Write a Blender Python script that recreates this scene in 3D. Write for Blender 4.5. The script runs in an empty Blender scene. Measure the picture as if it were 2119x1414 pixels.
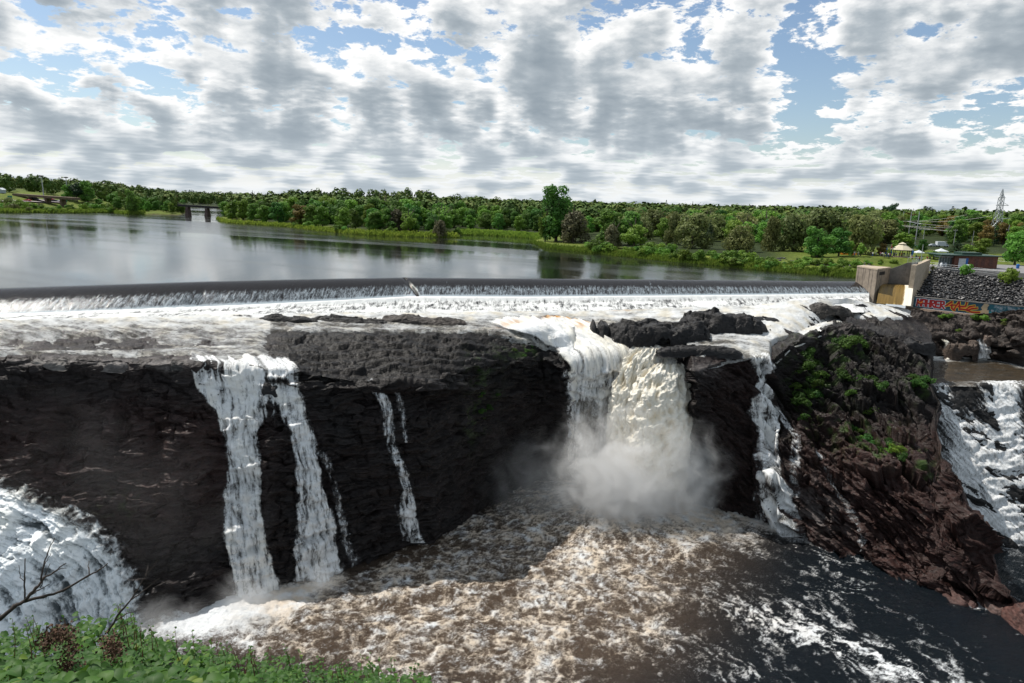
import bpy, bmesh, math, random
import numpy as np
from mathutils import Vector, Matrix

C = bpy.context.scene.collection
SC = bpy.context.scene
R = math.radians
# ------------------------------------------------------------------ camera
CAMZ = 15.0
F = 1413.0
PITCH, ROLL = R(11.56), R(1.5)
_R0 = np.array([1.0, 0, 0]); _U0 = np.array([0, math.sin(PITCH), math.cos(PITCH)])
FW = np.array([0, math.cos(PITCH), -math.sin(PITCH)])
RT = _R0 * math.cos(ROLL) + _U0 * math.sin(ROLL)
UP = _U0 * math.cos(ROLL) - _R0 * math.sin(ROLL)
cam_d = bpy.data.cameras.new("camera"); cam = bpy.data.objects.new("camera", cam_d); C.objects.link(cam)
cam_d.lens = 36.0 * F / 2119.0; cam_d.sensor_width = 36.0
cam_d.clip_start = 0.1; cam_d.clip_end = 30000
M = Matrix(((RT[0], UP[0], -FW[0], 0), (RT[1], UP[1], -FW[1], 0), (RT[2], UP[2], -FW[2], CAMZ), (0, 0, 0, 1)))
cam.matrix_world = M
SC.camera = cam
SC.view_settings.view_transform = 'Standard'; SC.view_settings.look = 'None'
SC.view_settings.gamma = 1.0; SC.view_settings.exposure = 0.22
SUN_EL, SUN_AZ = R(58), R(-58)      # azimuth measured from +Y (view direction), negative = left


# ------------------------------------------------------------------ node helper
class NT:
    def __init__(s, tree):
        s.t = tree; s.n = tree.nodes; s.l = tree.links
    def new(s, typ, **kw):
        nd = s.n.new(typ)
        for k, v in kw.items(): setattr(nd, k, v)
        return nd
    def put(s, sock, v):
        if hasattr(v, 'is_output') or isinstance(v, bpy.types.NodeSocket): s.l.new(v, sock)
        elif v is not None: sock.default_value = v
    def m(s, op, a, b=None, c=None, clamp=False):
        nd = s.new('ShaderNodeMath', operation=op, use_clamp=clamp)
        s.put(nd.inputs[0], a); s.put(nd.inputs[1], b); s.put(nd.inputs[2], c)
        return nd.outputs[0]
    def vm(s, op, a, b=None):
        nd = s.new('ShaderNodeVectorMath', operation=op)
        s.put(nd.inputs[0], a)
        if op == 'SCALE': s.put(nd.inputs['Scale'], b)
        else: s.put(nd.inputs[1], b)
        return nd.outputs[0]
    def xyz(s, x=0.0, y=0.0, z=0.0):
        nd = s.new('ShaderNodeCombineXYZ'); s.put(nd.inputs[0], x); s.put(nd.inputs[1], y); s.put(nd.inputs[2], z)
        return nd.outputs[0]
    def sep(s, v):
        nd = s.new('ShaderNodeSeparateXYZ'); s.put(nd.inputs[0], v); return nd.outputs
    def noise(s, vec, scale, detail=4, rough=.55, dist=0.0, out=0, typ='FBM'):
        nd = s.new('ShaderNodeTexNoise'); nd.noise_type = typ
        s.put(nd.inputs['Vector'], vec); s.put(nd.inputs['Scale'], scale); s.put(nd.inputs['Detail'], detail)
        s.put(nd.inputs['Roughness'], rough); s.put(nd.inputs['Distortion'], dist)
        return nd.outputs[out]
    def vor(s, vec, scale, feature='F1', out='Distance', rnd=1.0):
        nd = s.new('ShaderNodeTexVoronoi', feature=feature); s.put(nd.inputs['Vector'], vec); s.put(nd.inputs['Scale'], scale)
        s.put(nd.inputs['Randomness'], rnd)
        return nd.outputs[out]
    def mr(s, v, a, b, c=0.0, d=1.0, smooth=True):
        nd = s.new('ShaderNodeMapRange', interpolation_type='SMOOTHSTEP' if smooth else 'LINEAR')
        for i, q in enumerate((v, a, b, c, d)): s.put(nd.inputs[i], q)
        return nd.outputs[0]
    def mix(s, f, a, b, blend='MIX'):
        nd = s.new('ShaderNodeMix', data_type='RGBA', blend_type=blend)
        s.put(nd.inputs[0], f); s.put(nd.inputs[6], a); s.put(nd.inputs[7], b)
        return nd.outputs[2]
    def ramp(s, f, stops):
        nd = s.new('ShaderNodeValToRGB'); s.put(nd.inputs[0], f)
        e = nd.color_ramp.elements
        while len(e) > 1: e.remove(e[-1])
        e[0].position = stops[0][0]; e[0].color = c4(stops[0][1])
        for p, c in stops[1:]:
            q = e.new(p); q.color = c4(c)
        return nd.outputs[0]
    def attr(s, name, out='Fac'):
        nd = s.new('ShaderNodeAttribute', attribute_name=name); return nd.outputs[out]
    def bump(s, h, strength=.5, dist=.1, normal=None):
        nd = s.new('ShaderNodeBump'); s.put(nd.inputs['Height'], h); nd.inputs['Strength'].default_value = strength
        nd.inputs['Distance'].default_value = dist
        if normal is not None: s.put(nd.inputs['Normal'], normal)
        return nd.outputs[0]
def c4(c): return (c[0], c[1], c[2], 1.0)


def pixdir(px, py):
    """world direction of a photo pixel"""
    dx = (np.asarray(px, float) - 1059.5) / F; dy = (707.0 - np.asarray(py, float)) / F
    return FW + dx[..., None] * RT + dy[..., None] * UP
def at_z(px, py, z):
    d = pixdir(px, py); t = (z - CAMZ) / d[..., 2]
    p = d * t[..., None]; p[..., 2] += CAMZ
    return p
def at_y(px, py, Y):
    d = pixdir(px, py); t = Y / d[..., 1]
    p = d * t[..., None]; p[..., 2] += CAMZ
    return p
def P(px, py, z): return Vector(at_z(np.array(float(px)), np.array(float(py)), z))
def PY(px, py, Y): return Vector(at_y(np.array(float(px)), np.array(float(py)), Y))
def project(w):
    w = np.asarray(w, float) - np.array([0, 0, CAMZ])
    f = w @ FW
    return 1059.5 + F * (w @ RT) / f, 707 - F * (w @ UP) / f

# ------------------------------------------------------------------ world: sky and clouds
world = bpy.data.worlds.new("World"); SC.world = world; world.use_nodes = True
W = NT(world.node_tree); W.n.clear()
wout = W.new('ShaderNodeOutputWorld')
sky = W.new('ShaderNodeTexSky', sky_type='NISHITA', sun_disc=False)
sky.sun_elevation = SUN_EL; sky.sun_rotation = SUN_AZ; sky.air_density = 1.0; sky.dust_density = 0.6; sky.ozone_density = 1.6
bg_sky = W.new('ShaderNodeBackground'); W.l.new(sky.outputs[0], bg_sky.inputs[0]); bg_sky.inputs[1].default_value = 0.10
dirv = W.new('ShaderNodeTexCoord').outputs['Generated']
dx_, dy_, dz_ = W.sep(dirv)
zc = W.m('MAXIMUM', dz_, 0.0)
az_ = W.m('ARCTAN2', dx_, dy_)
yy = W.m('MAXIMUM', dy_, 0.02)
uu = W.m('DIVIDE', dx_, yy); vv = W.m('DIVIDE', dz_, yy)
bias = None
# places where the sky is open (-) or a cloud bank is heavier (+): px, py, half widths, amount
for bx_, by_, sx_, sy_, am in [
        (170, 145, 210, 48, -.20), (1690, 130, 75, 120, -.26), (1850, 265, 200, 45, -.13), (2040, 225, 130, 60, -.10),
        (1620, 290, 70, 60, -.08), (840, 130, 110, 34, -.07), (700, 45, 60, 40, -.05), (1560, 20, 60, 60, .02),
        (150, 20, 300, 50, .15), (1180, 60, 130, 75, .14), (530, 140, 110, 45, .15), (1450, 130, 150, 110, .12),
        (640, 235, 170, 45, .10), (950, 210, 240, 60, .06), (1960, 90, 200, 100, .12), (1350, 250, 250, 70, .06),
        (1880, 270, 60, 50, .14), (100, 240, 200, 60, .06), (300, 300, 500, 40, .05), (700, 60, 90, 45, .08)]:
    d0 = pixdir(np.array(float(bx_)), np.array(float(by_))); u0, v0 = d0[0] / d0[1], d0[2] / d0[1]
    a = W.m('DIVIDE', W.m('SUBTRACT', uu, u0), sx_ / F); b = W.m('DIVIDE', W.m('SUBTRACT', vv, v0), sy_ / F)
    q = W.m('ADD', W.m('MULTIPLY', a, a), W.m('MULTIPLY', b, b))
    g = W.m('MULTIPLY', W.m('EXPONENT', W.m('MULTIPLY', q, -1.0)), am)
    bias = g if bias is None else W.m('ADD', bias, g)
bias = W.m('MULTIPLY', bias, W.m('GREATER_THAN', dy_, 0.03))
wA = W.mr(dz_, .12, .20); wC = W.mr(dz_, .045, .085, 1.0, 0.0)
def cdens(up, det):
    f = None
    # big cumulus high up, smaller ones in the middle, thin flat banks at the horizon
    for i, (w_, h_, s_, wt) in enumerate(((.088, .041, 1.0, wA), (.066, .024, .5, W.m('SUBTRACT', W.m('SUBTRACT', 1.0, wA), wC)), (.062, .0100, .22, wC))):
        v = W.xyz(W.m('DIVIDE', az_, w_), W.m('DIVIDE', W.m('ADD', dz_, up * s_ * .066), h_), 2.3 + 5.1 * i)
        w = W.noise(v, 1.0, 2, .5, 0.0, 1)
        v2 = W.vm('ADD', v, W.vm('SCALE', W.vm('SUBTRACT', w, (.5, .5, .5)), .30))
        g = W.noise(v2, .95, det, .62, 0.0)
        if i < 2: g = W.m('ADD', g, W.m('MULTIPLY', W.m('SUBTRACT', .5, W.m('ABSOLUTE', W.m('SUBTRACT', W.noise(v2, 2.3, 4, .62), .5))), .36))
        else: g = W.m('ADD', g, .185)
        if i == 1: g = W.m('ADD', g, .042)
        g = W.m('MULTIPLY', g, wt)
        f = g if f is None else W.m('ADD', f, g)
    return W.m('ADD', f, W.m('MULTIPLY', W.m('MINIMUM', bias, .07), .60))
T0 = .598
f0 = cdens(0.0, 7)
alpha = W.mr(f0, T0, T0 + .06)
thick = W.mr(cdens(0.0, 3.2), T0 + .02, T0 + .30, 0, 1, False)
od = None
for up, wgt in ((.13, .9), (.33, 1.1), (.65, 1.2)):
    q = W.m('MULTIPLY', W.mr(cdens(up, 2.2), T0 - .01, T0 + .22, 0, 1, False), wgt)
    od = q if od is None else W.m('ADD', od, q)
od = W.m('ADD', od, W.m('MULTIPLY', thick, 1.3))
lit = W.m('EXPONENT', W.m('MULTIPLY', od, -.47))
out_col = W.ramp(lit, [(0.0, (.20, .25, .30)), (.12, (.28, .335, .385)), (.26, (.42, .475, .52)), (.42, (.72, .75, .77)), (.60, (.97, .975, .97)), (1.0, (1.06, 1.05, 1.03))])
hz = W.mr(dz_, 0.0, .15, 1.0, 0.0)
out_col = W.mix(W.m('MULTIPLY', hz, .36), out_col, (.60, .68, .745, 1))
alpha = W.m('MAXIMUM', alpha, W.mr(dz_, .0, .085, .97, 0.0))
# unseen darker cloud added overhead and behind the viewpoint to deepen the shade
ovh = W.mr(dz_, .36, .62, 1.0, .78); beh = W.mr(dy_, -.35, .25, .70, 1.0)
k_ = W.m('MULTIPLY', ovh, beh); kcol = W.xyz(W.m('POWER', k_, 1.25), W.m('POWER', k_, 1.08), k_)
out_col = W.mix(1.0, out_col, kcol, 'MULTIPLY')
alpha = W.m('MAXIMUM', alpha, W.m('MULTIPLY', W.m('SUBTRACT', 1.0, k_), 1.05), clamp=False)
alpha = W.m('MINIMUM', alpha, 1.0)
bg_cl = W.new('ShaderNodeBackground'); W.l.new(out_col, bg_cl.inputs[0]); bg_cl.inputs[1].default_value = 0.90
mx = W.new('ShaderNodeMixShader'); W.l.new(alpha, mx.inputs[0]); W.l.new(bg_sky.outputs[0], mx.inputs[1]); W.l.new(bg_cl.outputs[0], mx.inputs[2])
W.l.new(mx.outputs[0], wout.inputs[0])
world.cycles.sampling_method = 'MANUAL'; world.cycles.sample_map_resolution = 512

# ------------------------------------------------------------------ sun
sd = bpy.data.lights.new("sun", 'SUN'); sun = bpy.data.objects.new("sun", sd); C.objects.link(sun)
sd.energy = 4.1; sd.angle = R(0.6); sd.color = (1.0, .95, .87)
sv = Vector((math.sin(SUN_AZ) * math.cos(SUN_EL), math.cos(SUN_AZ) * math.cos(SUN_EL), math.sin(SUN_EL)))
sun.rotation_euler = sv.to_track_quat('Z', 'Y').to_euler(); sun.location = sv * 200
SC.cycles.max_bounces = 6; SC.cycles.diffuse_bounces = 2; SC.cycles.glossy_bounces = 3; SC.cycles.transmission_bounces = 3
SC.cycles.transparent_max_bounces = 16; SC.cycles.volume_bounces = 4
SC.cycles.caustics_reflective = False; SC.cycles.caustics_refractive = False
SC.cycles.sample_clamp_indirect = 6; SC.cycles.sample_clamp_direct = 0
SC.cycles.use_denoising = False if False else SC.cycles.use_denoising

# ------------------------------------------------------------------ tagging and mesh helpers
def tag(o, label=None, cat=None, group=None, kind=None):
    if label: o['label'] = label
    if cat: o['category'] = cat
    if group: o['group'] = group
    if kind: o['kind'] = kind
    return o
def link(name, me, parent=None, loc=None):
    o = bpy.data.objects.new(name, me); C.objects.link(o)
    if parent is not None: o.parent = parent
    if loc is not None: o.location = loc
    return o
def empty(name, loc=(0, 0, 0), rz=0.0):
    o = bpy.data.objects.new(name, None); C.objects.link(o); o.location = loc; o.rotation_euler = (0, 0, rz)
    o.empty_display_size = .3
    return o
def copy_tree(o, parent=None):
    c = o.copy(); C.objects.link(c)
    if parent is not None: c.parent = parent
    for ch in o.children: copy_tree(ch, c)
    return c
def mesh_np(name, verts, faces, mat=None, smooth=True, attrs=None):
    """faces: (n,4) or (n,3) int array"""
    me = bpy.data.meshes.new(name)
    v = np.ascontiguousarray(verts, np.float32).reshape(-1, 3); f = np.ascontiguousarray(faces, np.int32)
    n, k = f.shape
    me.vertices.add(len(v)); me.vertices.foreach_set('co', v.ravel())
    me.loops.add(n * k); me.loops.foreach_set('vertex_index', f.ravel())
    me.polygons.add(n); me.polygons.foreach_set('loop_start', np.arange(0, n * k, k, dtype=np.int32))
    me.polygons.foreach_set('loop_total', np.full(n, k, np.int32))
    if smooth: me.polygons.foreach_set('use_smooth', np.ones(n, bool))
    me.update(calc_edges=True)
    for nm, a in (attrs or {}).items():
        a = np.asarray(a, np.float32)
        if a.size == len(v):
            at = me.attributes.new(nm, 'FLOAT', 'POINT'); at.data.foreach_set('value', a.ravel())
        else:
            if a.shape[-1] == 3: a = np.concatenate([a, np.ones(a.shape[:-1] + (1,), np.float32)], -1)
            at = me.attributes.new(nm, 'FLOAT_COLOR', 'POINT'); at.data.foreach_set('color', a.ravel())
    if mat: me.materials.append(mat)
    return me
def grid_faces(nr, nc, keep=None):
    i = np.arange(nr - 1)[:, None] * nc + np.arange(nc - 1)[None, :]
    f = np.stack([i, i + 1, i + nc + 1, i + nc], -1).reshape(-1, 4)
    if keep is not None: f = f[keep.reshape(-1)]
    return f
class MB:
    """collects simple shapes into one mesh"""
    def __init__(s): s.bm = bmesh.new(); s.mi = 0
    def _f(s, vs):
        try:
            f = s.bm.faces.new(vs); f.material_index = s.mi; return f
        except ValueError: return None
    def box(s, c, size, rz=0.0, taper=1.0, mat=None):
        hx, hy, hz = size[0] / 2, size[1] / 2, size[2] / 2
        vs = []
        for zz in (-1, 1):
            k = taper if zz > 0 else 1.0
            for xx, yy_ in ((-1, -1), (1, -1), (1, 1), (-1, 1)):
                p = Vector((xx * hx * k, yy_ * hy * k, zz * hz))
                if mat is not None: p = mat @ p
                elif rz: p = Matrix.Rotation(rz, 3, 'Z') @ p
                vs.append(s.bm.verts.new(Vector(c) + p))
        for q in ((3, 2, 1, 0), (4, 5, 6, 7), (0, 1, 5, 4), (1, 2, 6, 5), (2, 3, 7, 6), (3, 0, 4, 7)): s._f([vs[i] for i in q])
        return s
    def tube(s, pts, rad, n=6, cap=True):
        pts = [Vector(p) for p in pts]
        if not hasattr(rad, '__len__'): rad = [rad] * len(pts)
        rings = []
        for i, p in enumerate(pts):
            d = (pts[min(i + 1, len(pts) - 1)] - pts[max(i - 1, 0)])
            if d.length < 1e-9: d = Vector((0, 0, 1))
            d.normalize()
            a = d.cross(Vector((0, 0, 1)) if abs(d.z) < .9 else Vector((1, 0, 0))).normalized(); b = d.cross(a)
            rings.append([s.bm.verts.new(p + (a * math.cos(t) + b * math.sin(t)) * rad[i]) for t in [2 * math.pi * j / n for j in range(n)]])
        for i in range(len(rings) - 1):
            for j in range(n): s._f([rings[i][j], rings[i][(j + 1) % n], rings[i + 1][(j + 1) % n], rings[i + 1][j]])
        if cap:
            s._f(rings[0][::-1]); s._f(rings[-1])
        return s
    def prism(s, poly, z0, z1, top=None):
        """poly: list of (x,y); extruded"""
        a = [s.bm.verts.new((p[0], p[1], z0)) for p in poly]; b = [s.bm.verts.new((p[0], p[1], z1)) for p in (top or poly)]
        n = len(poly)
        for i in range(n): s._f([a[i], a[(i + 1) % n], b[(i + 1) % n], b[i]])
        s._f(a[::-1]); s._f(b); return s
    def hull8(s, pts):
        """box from 8 corner points: bottom 4 (ccw) then top 4"""
        vs = [s.bm.verts.new(p) for p in pts]
        for q in ((3, 2, 1, 0), (4, 5, 6, 7), (0, 1, 5, 4), (1, 2, 6, 5), (2, 3, 7, 6), (3, 0, 4, 7)): s._f([vs[i] for i in q])
        return s
    def lathe(s, c, prof, n=16):
        rings = [[s.bm.verts.new((c[0] + r * math.cos(2 * math.pi * j / n), c[1] + r * math.sin(2 * math.pi * j / n), c[2] + z)) for j in range(n)] for r, z in prof]
        for i in range(len(rings) - 1):
            for j in range(n): s._f([rings[i][j], rings[i][(j + 1) % n], rings[i + 1][(j + 1) % n], rings[i + 1][j]])
        s._f(rings[0][::-1]); s._f(rings[-1]); return s
    def build(s, name, mat, parent=None, smooth=False, bevel=0.0, loc=None):
        if bevel:
            bmesh.ops.bevel(s.bm, geom=s.bm.edges[:], offset=bevel, segments=1, affect='EDGES')
        bmesh.ops.recalc_face_normals(s.bm, faces=s.bm.faces[:])
        me = bpy.data.meshes.new(name); s.bm.to_mesh(me); s.bm.free()
        for mm in (mat if isinstance(mat, (list, tuple)) else [mat]): me.materials.append(mm)
        if smooth:
            for p in me.polygons: p.use_smooth = True
        return link(name, me, parent, loc)

# ------------------------------------------------------------------ numpy noise
_rs = np.random.RandomState(7)
_perm = _rs.permutation(256); _perm = np.concatenate([_perm, _perm, _perm]).astype(np.int32)
_g3 = _rs.normal(size=(256, 3)); _g3 /= np.linalg.norm(_g3, axis=1)[:, None]; _g3 = (_g3 * 1.5).astype(np.float32)
def pn(x, y, z=0.0):
    """gradient noise, about -1..1"""
    x, y, z = np.broadcast_arrays(np.asarray(x, np.float32), np.asarray(y, np.float32), np.asarray(z, np.float32))
    sh = x.shape; x = x.ravel(); y = y.ravel(); z = z.ravel()
    xi = np.floor(x); yi = np.floor(y); zi = np.floor(z)
    fx = x - xi; fy = y - yi; fz = z - zi
    xi = xi.astype(np.int32) & 255; yi = yi.astype(np.int32) & 255; zi = zi.astype(np.int32) & 255
    u = fx * fx * fx * (fx * (fx * 6 - 15) + 10); v = fy * fy * fy * (fy * (fy * 6 - 15) + 10); w = fz * fz * fz * (fz * (fz * 6 - 15) + 10)
    r = 0
    for i in (0, 1):
        a = _perm[xi + i]; wx = u if i else 1 - u
        for j in (0, 1):
            b = _perm[a + yi + j]; wy = v if j else 1 - v
            for k in (0, 1):
                g = _g3[_perm[b + zi + k] & 255]; wz = w if k else 1 - w
                r = r + wx * wy * wz * (g[:, 0] * (fx - i) + g[:, 1] * (fy - j) + g[:, 2] * (fz - k))
    return r.reshape(sh)
def fbm(x, y, z=0.0, o=4, g=.5, l=2.07):
    s = 0; a = 1.0; t = 0
    for i in range(o):
        s = s + a * pn(x + 17.3 * i, y + 9.1 * i, z + 5.7 * i); t += a; a *= g
        x = x * l; y = y * l; z = z * l
    return s / t
def ridged(x, y, z=0.0, o=4, g=.5, l=2.1):
    s = 0; a = 1.0; t = 0
    for i in range(o):
        s = s + a * (1 - np.abs(pn(x + 13.1 * i, y + 7.7 * i, z + 3.3 * i)) * 1.6); t += a; a *= g
        x = x * l; y = y * l; z = z * l
    return s / t
def cells(x, y, z, seed=0):
    """per-cell random value and small facet slope of a jittered 3-D cell pattern: blocky broken rock"""
    x, y, z = np.broadcast_arrays(np.asarray(x, np.float32), np.asarray(y, np.float32), np.asarray(z, np.float32)); sh = x.shape
    x = x.ravel(); y = y.ravel(); z = z.ravel(); xi = np.floor(x).astype(np.int32); yi = np.floor(y).astype(np.int32); zi = np.floor(z).astype(np.int32)
    best = np.full(x.shape, 1e9, np.float32); val = np.zeros(x.shape, np.float32)
    for i in (-1, 0, 1):
        for j in (-1, 0, 1):
            for k in (-1, 0, 1):
                a = _perm[(xi + i + seed * 13) & 255]; b = _perm[a + ((yi + j) & 255)]; h = _perm[b + ((zi + k) & 255)]
                g = _g3[h & 255]; dx = xi + i + .5 + g[:, 0] * .32 - x; dy = yi + j + .5 + g[:, 1] * .32 - y; dz = zi + k + .5 + g[:, 2] * .32 - z
                d = dx * dx + dy * dy + dz * dz; m = d < best
                best = np.where(m, d, best); g2 = _g3[(h * 7 + 31) & 255]
                val = np.where(m, g2[:, 0] * .7 + (g2[:, 1] * dx + g2[:, 2] * dz + g2[:, 0] * dy) * .75, val)
    return val.reshape(sh)
def sm(x, a, b):
    t = np.clip((x - a) / (b - a), 0, 1); return t * t * (3 - 2 * t)
def blob(px, py, cx, cy, sx, sy, rot=0.0):
    c, s = math.cos(rot), math.sin(rot); dx = px - cx; dy = py - cy
    return np.exp(-(((dx * c + dy * s) / sx) ** 2 + ((-dx * s + dy * c) / sy) ** 2))
def mat_new(name):
    m = bpy.data.materials.new(name); m.use_nodes = True; t = NT(m.node_tree); t.n.clear()
    out = t.new('ShaderNodeOutputMaterial'); b = t.new('ShaderNodeBsdfPrincipled'); t.l.new(b.outputs[0], out.inputs[0])
    return m, t, b, out
def simple(name, col, rough=.7, var=.25, scale=3.0, metal=0.0, spec=.4, bump=0.0):
    m, t, b, out = mat_new(name)
    tc = t.new('ShaderNodeTexCoord').outputs['Object']
    n = t.noise(tc, scale, 4, .6)
    t.put(b.inputs['Base Color'], t.mix(t.mr(n, .3, .7), c4([c * (1 - var) for c in col]), c4([min(1, c * (1 + var)) for c in col])))
    b.inputs['Roughness'].default_value = rough; b.inputs['Metallic'].default_value = metal; b.inputs['Specular IOR Level'].default_value = spec
    if bump: t.put(b.inputs['Normal'], t.bump(n, bump, .05))
    return m
# ================================================================== the gorge: stations per column, (photo row, height) or (photo row, 'Y', distance)
def col_surface(cols, nst):
    """cols: list of (px, [stations]) -> arrays of px, station rows, inverse distance"""
    px = np.array([c[0] for c in cols], float); PYs = np.zeros((len(cols), nst)); IV = np.zeros((len(cols), nst))
    for i, (x, st) in enumerate(cols):
        wp = []
        for s_ in st:
            if s_ is None: wp.append(None); continue
            if len(s_) == 3: w = at_y(np.array(float(x)), np.array(float(s_[0])), float(s_[2]))
            else: w = at_z(np.array(float(x)), np.array(float(s_[0])), float(s_[1]))
            wp.append((s_[0], w))
        k = 0
        while k < len(wp):
            if wp[k] is None:
                a = k - 1; b = k
                while wp[b] is None: b += 1
                for j in range(a + 1, b):
                    t = (j - a) / (b - a); w = wp[a][1] * (1 - t) + wp[b][1] * t
                    qx, qy = project(w); wp[j] = (float(qy), w)
                k = b
            k += 1
        for j, (yy_, w) in enumerate(wp): PYs[i, j] = yy_; IV[i, j] = 1.0 / w[1]
    return px, PYs, IV
def surf_at(S, px, py):
    """inverse distance of the smooth surface at photo positions"""
    cx, PYs, IV = S
    px = np.asarray(px, float); py = np.asarray(py, float); px, py = np.broadcast_arrays(px, py)
    n = PYs.shape[1]
    rows = [np.interp(px, cx, PYs[:, j]) for j in range(n)]; iv = [np.interp(px, cx, IV[:, j]) for j in range(n)]
    out = np.array(iv[0])
    for j in range(n - 1):
        t = np.clip((rows[j] - py) / np.maximum(rows[j] - rows[j + 1], 1e-3), 0, 1)
        seg = iv[j] * (1 - t) + iv[j + 1] * t
        out = np.where(py <= rows[j], seg, out)
    return out
def surf_world(S, px, py, toward=0.0):
    Y = 1.0 / surf_at(S, px, py) - toward
    px, py = np.broadcast_arrays(np.asarray(px, float), np.asarray(py, float))
    return at_y(px, py, Y)
ZP = -33.0
_cr = [(-500, 622), (0, 597.5), (210, 590.5), (420, 583.5), (640, 578.5), (835, 575), (1060, 577), (1400, 579.5), (1770, 582.5), (1900, 583)]
def crestY(px): return float(at_z(np.array(float(px)), np.array(np.interp(px, [c[0] for c in _cr], [c[1] for c in _cr])), 0.0)[1])
SC_ = [  # base, m1, m2, edge, shelf, toe
    (-420, [(1400, ZP), None, None, (752, -4.4), (712, -3.6), (684, 'Y', crestY(-420) - 11.5)]),
    (0, [(1330, ZP), None, None, (742, -4.9), (702, -4.1), (668, 'Y', crestY(0) - 11.5)]),
    (300, [(1292, ZP), None, None, (748, -5.9), (700, -5.4), (661, 'Y', crestY(300) - 11.5)]),
    (390, [(1268, ZP), None, None, (752, -6.0), (700, -5.5), (658, 'Y', crestY(390) - 11.5)]),
    (430, [(1255, ZP), None, None, (760, -6.6), (700, -5.6), (656, 'Y', crestY(430) - 11.5)]),
    (600, [(1222, ZP), None, None, (768, -7.2), (696, -5.6), (653, 'Y', crestY(600) - 11.5)]),
    (700, [(1192, ZP), None, None, (782, -8.4), (693, -5.7), (652, 'Y', crestY(700) - 11.5)]),
    (800, [(1152, ZP), None, None, (792, -9.0), (692, -5.8), (651, 'Y', crestY(800) - 11.5)]),
    (890, [(1128, ZP), None, None, (792, -9.1), (691, -6.0), (650, 'Y', crestY(890) - 11.5)]),
    (950, [(1082, ZP), None, None, (768, -8.8), (691, -6.0), (650, 'Y', crestY(950) - 11.5)]),
    (1050, [(1027, ZP), None, None, (742, -9.0), (690, -6.4), (648, 'Y', crestY(1050) - 11.5)]),
    (1120, [(1000, ZP), None, None, (738, -9.7), (698, -7.0), (648, 'Y', crestY(1120) - 11.5)]),
    (1162, [(988, ZP), None, None, (762, -11.0), (716, -8.4), (648, 'Y', crestY(1162) - 11.5)]),
    (1184, [(996, ZP), None, None, (752, -10.6), (697, -7.6), (648, 'Y', crestY(1184) - 11.5)]),
    (1300, [(1012, ZP), None, None, (742, -9.9), (694, -6.9), (645, 'Y', crestY(1300) - 11.5)]),
    (1415, [(1020, ZP), None, None, (760, -10.0), (704, -6.9), (641, 'Y', crestY(1415) - 11.5)]),
    (1434, [(1046, ZP), None, None, (772, -9.4), (745, -8.0), (639, 'Y', crestY(1434) - 11.5)]),
    (1500, [(1062, ZP), None, None, (746, -8.3), (720, -7.0), (638, 'Y', crestY(1500) - 11.5)]),
    (1560, [(1075, ZP), None, None, (742, -8.1), (716, -7.0), (636, 'Y', crestY(1560) - 11.5)]),
    (1600, [(1096, ZP), (1000, 'Y', 97), (860, 'Y', 105), (745, -8.3), (708, -6.9), (630, 'Y', crestY(1600) - 11.5)]),
    (1640, [(1112, ZP), (1000, 'Y', 96), (850, 'Y', 105), (706, -6.0), (696, -6.8), (626, 'Y', crestY(1640) - 11.5)]),
    (1700, [(1134, ZP), (1010, 'Y', 94), (850, 'Y', 103), (681, -4.7), (672, -6.6), (624, 'Y', crestY(1700) - 11.5)]),
    (1750, [(1150, ZP), (1005, 'Y', 93), (830, 'Y', 104), (671, -4.1), (662, -6.4), (622, 'Y', crestY(1750) - 11.5)]),
    (1800, [(1176, ZP), (1010, 'Y', 90), (830, 'Y', 103), (681, -4.7), (672, -6.4), (630, 'Y', crestY(1800) - 11.5)]),
    (1850, [(1196, ZP), (1020, 'Y', 88), (830, 'Y', 102), (694, -5.4), (682, -6.6), (638, 'Y', crestY(1850) - 11.5)]),
    (1900, [(1213, ZP), (1040, 'Y', 86), (850, 'Y', 99), (712, -6.6), (700, -7.2), (648, 'Y', crestY(1900) - 11.5)]),
    (1928, [(1222, ZP), (1060, 'Y', 84.5), (880, 'Y', 97), (745, -8.5), (735, 'Y', 114), (690, 'Y', 124)]),
    (1942, [(1228, ZP), (1120, 'Y', 82), (1000, 'Y', 88), (935, 'Y', 92), (931, 'Y', 94), (929, 'Y', 96)]),
    (2000, [(1240, ZP), (1160, 'Y', 79), (1090, 'Y', 82), (1022, 'Y', 86), (1019, 'Y', 88), (1018, 'Y', 90)]),
    (2050, [(1246, ZP), (1215, 'Y', 77), (1180, 'Y', 79), (1140, 'Y', 81), (1138, 'Y', 83), (1137, 'Y', 84)]),
    (2088, [(1250, ZP), (1246, 'Y', 75), (1243, 'Y', 75.5), (1238, 'Y', 76), (1237, 'Y', 77), (1236, 'Y', 78)]),
    (2104, [(1262, ZP - 1), (1261, ZP - 1), (1260, ZP - 1), (1259, ZP - 1), (1258, ZP - 1), (1257, ZP - 1)]),
]
SK_ = [  # the wall the right-hand cascade runs over: base, m1, m2, edge, pool back, step top, toe
    (1880, [(1124, ZP), None, None, (800, -12.6), (744, -12.3), (700, 'Y', 128.5), (640, 'Y', 135)]),
    (1950, [(1126, ZP), None, None, (800, -12.6), (744, -12.3), (698, 'Y', 128.5), (652, 'Y', 134)]),
    (2060, [(1129, ZP), None, None, (803, -12.6), (748, -12.3), (700, 'Y', 127), (660, 'Y', 129)]),
    (2119, [(1132, ZP), None, None, (806, -12.6), (762, -12.3), (690, 'Y', 122.5), (664, 'Y', 124)]),
    (2500, [(1150, ZP), None, None, (820, -12.6), (790, -12.3), (715, 'Y', 104), (694, 'Y', 105)]),
]
SURF_C = col_surface(SC_, 6)
SURF_K = col_surface(SK_, 7)
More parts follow.
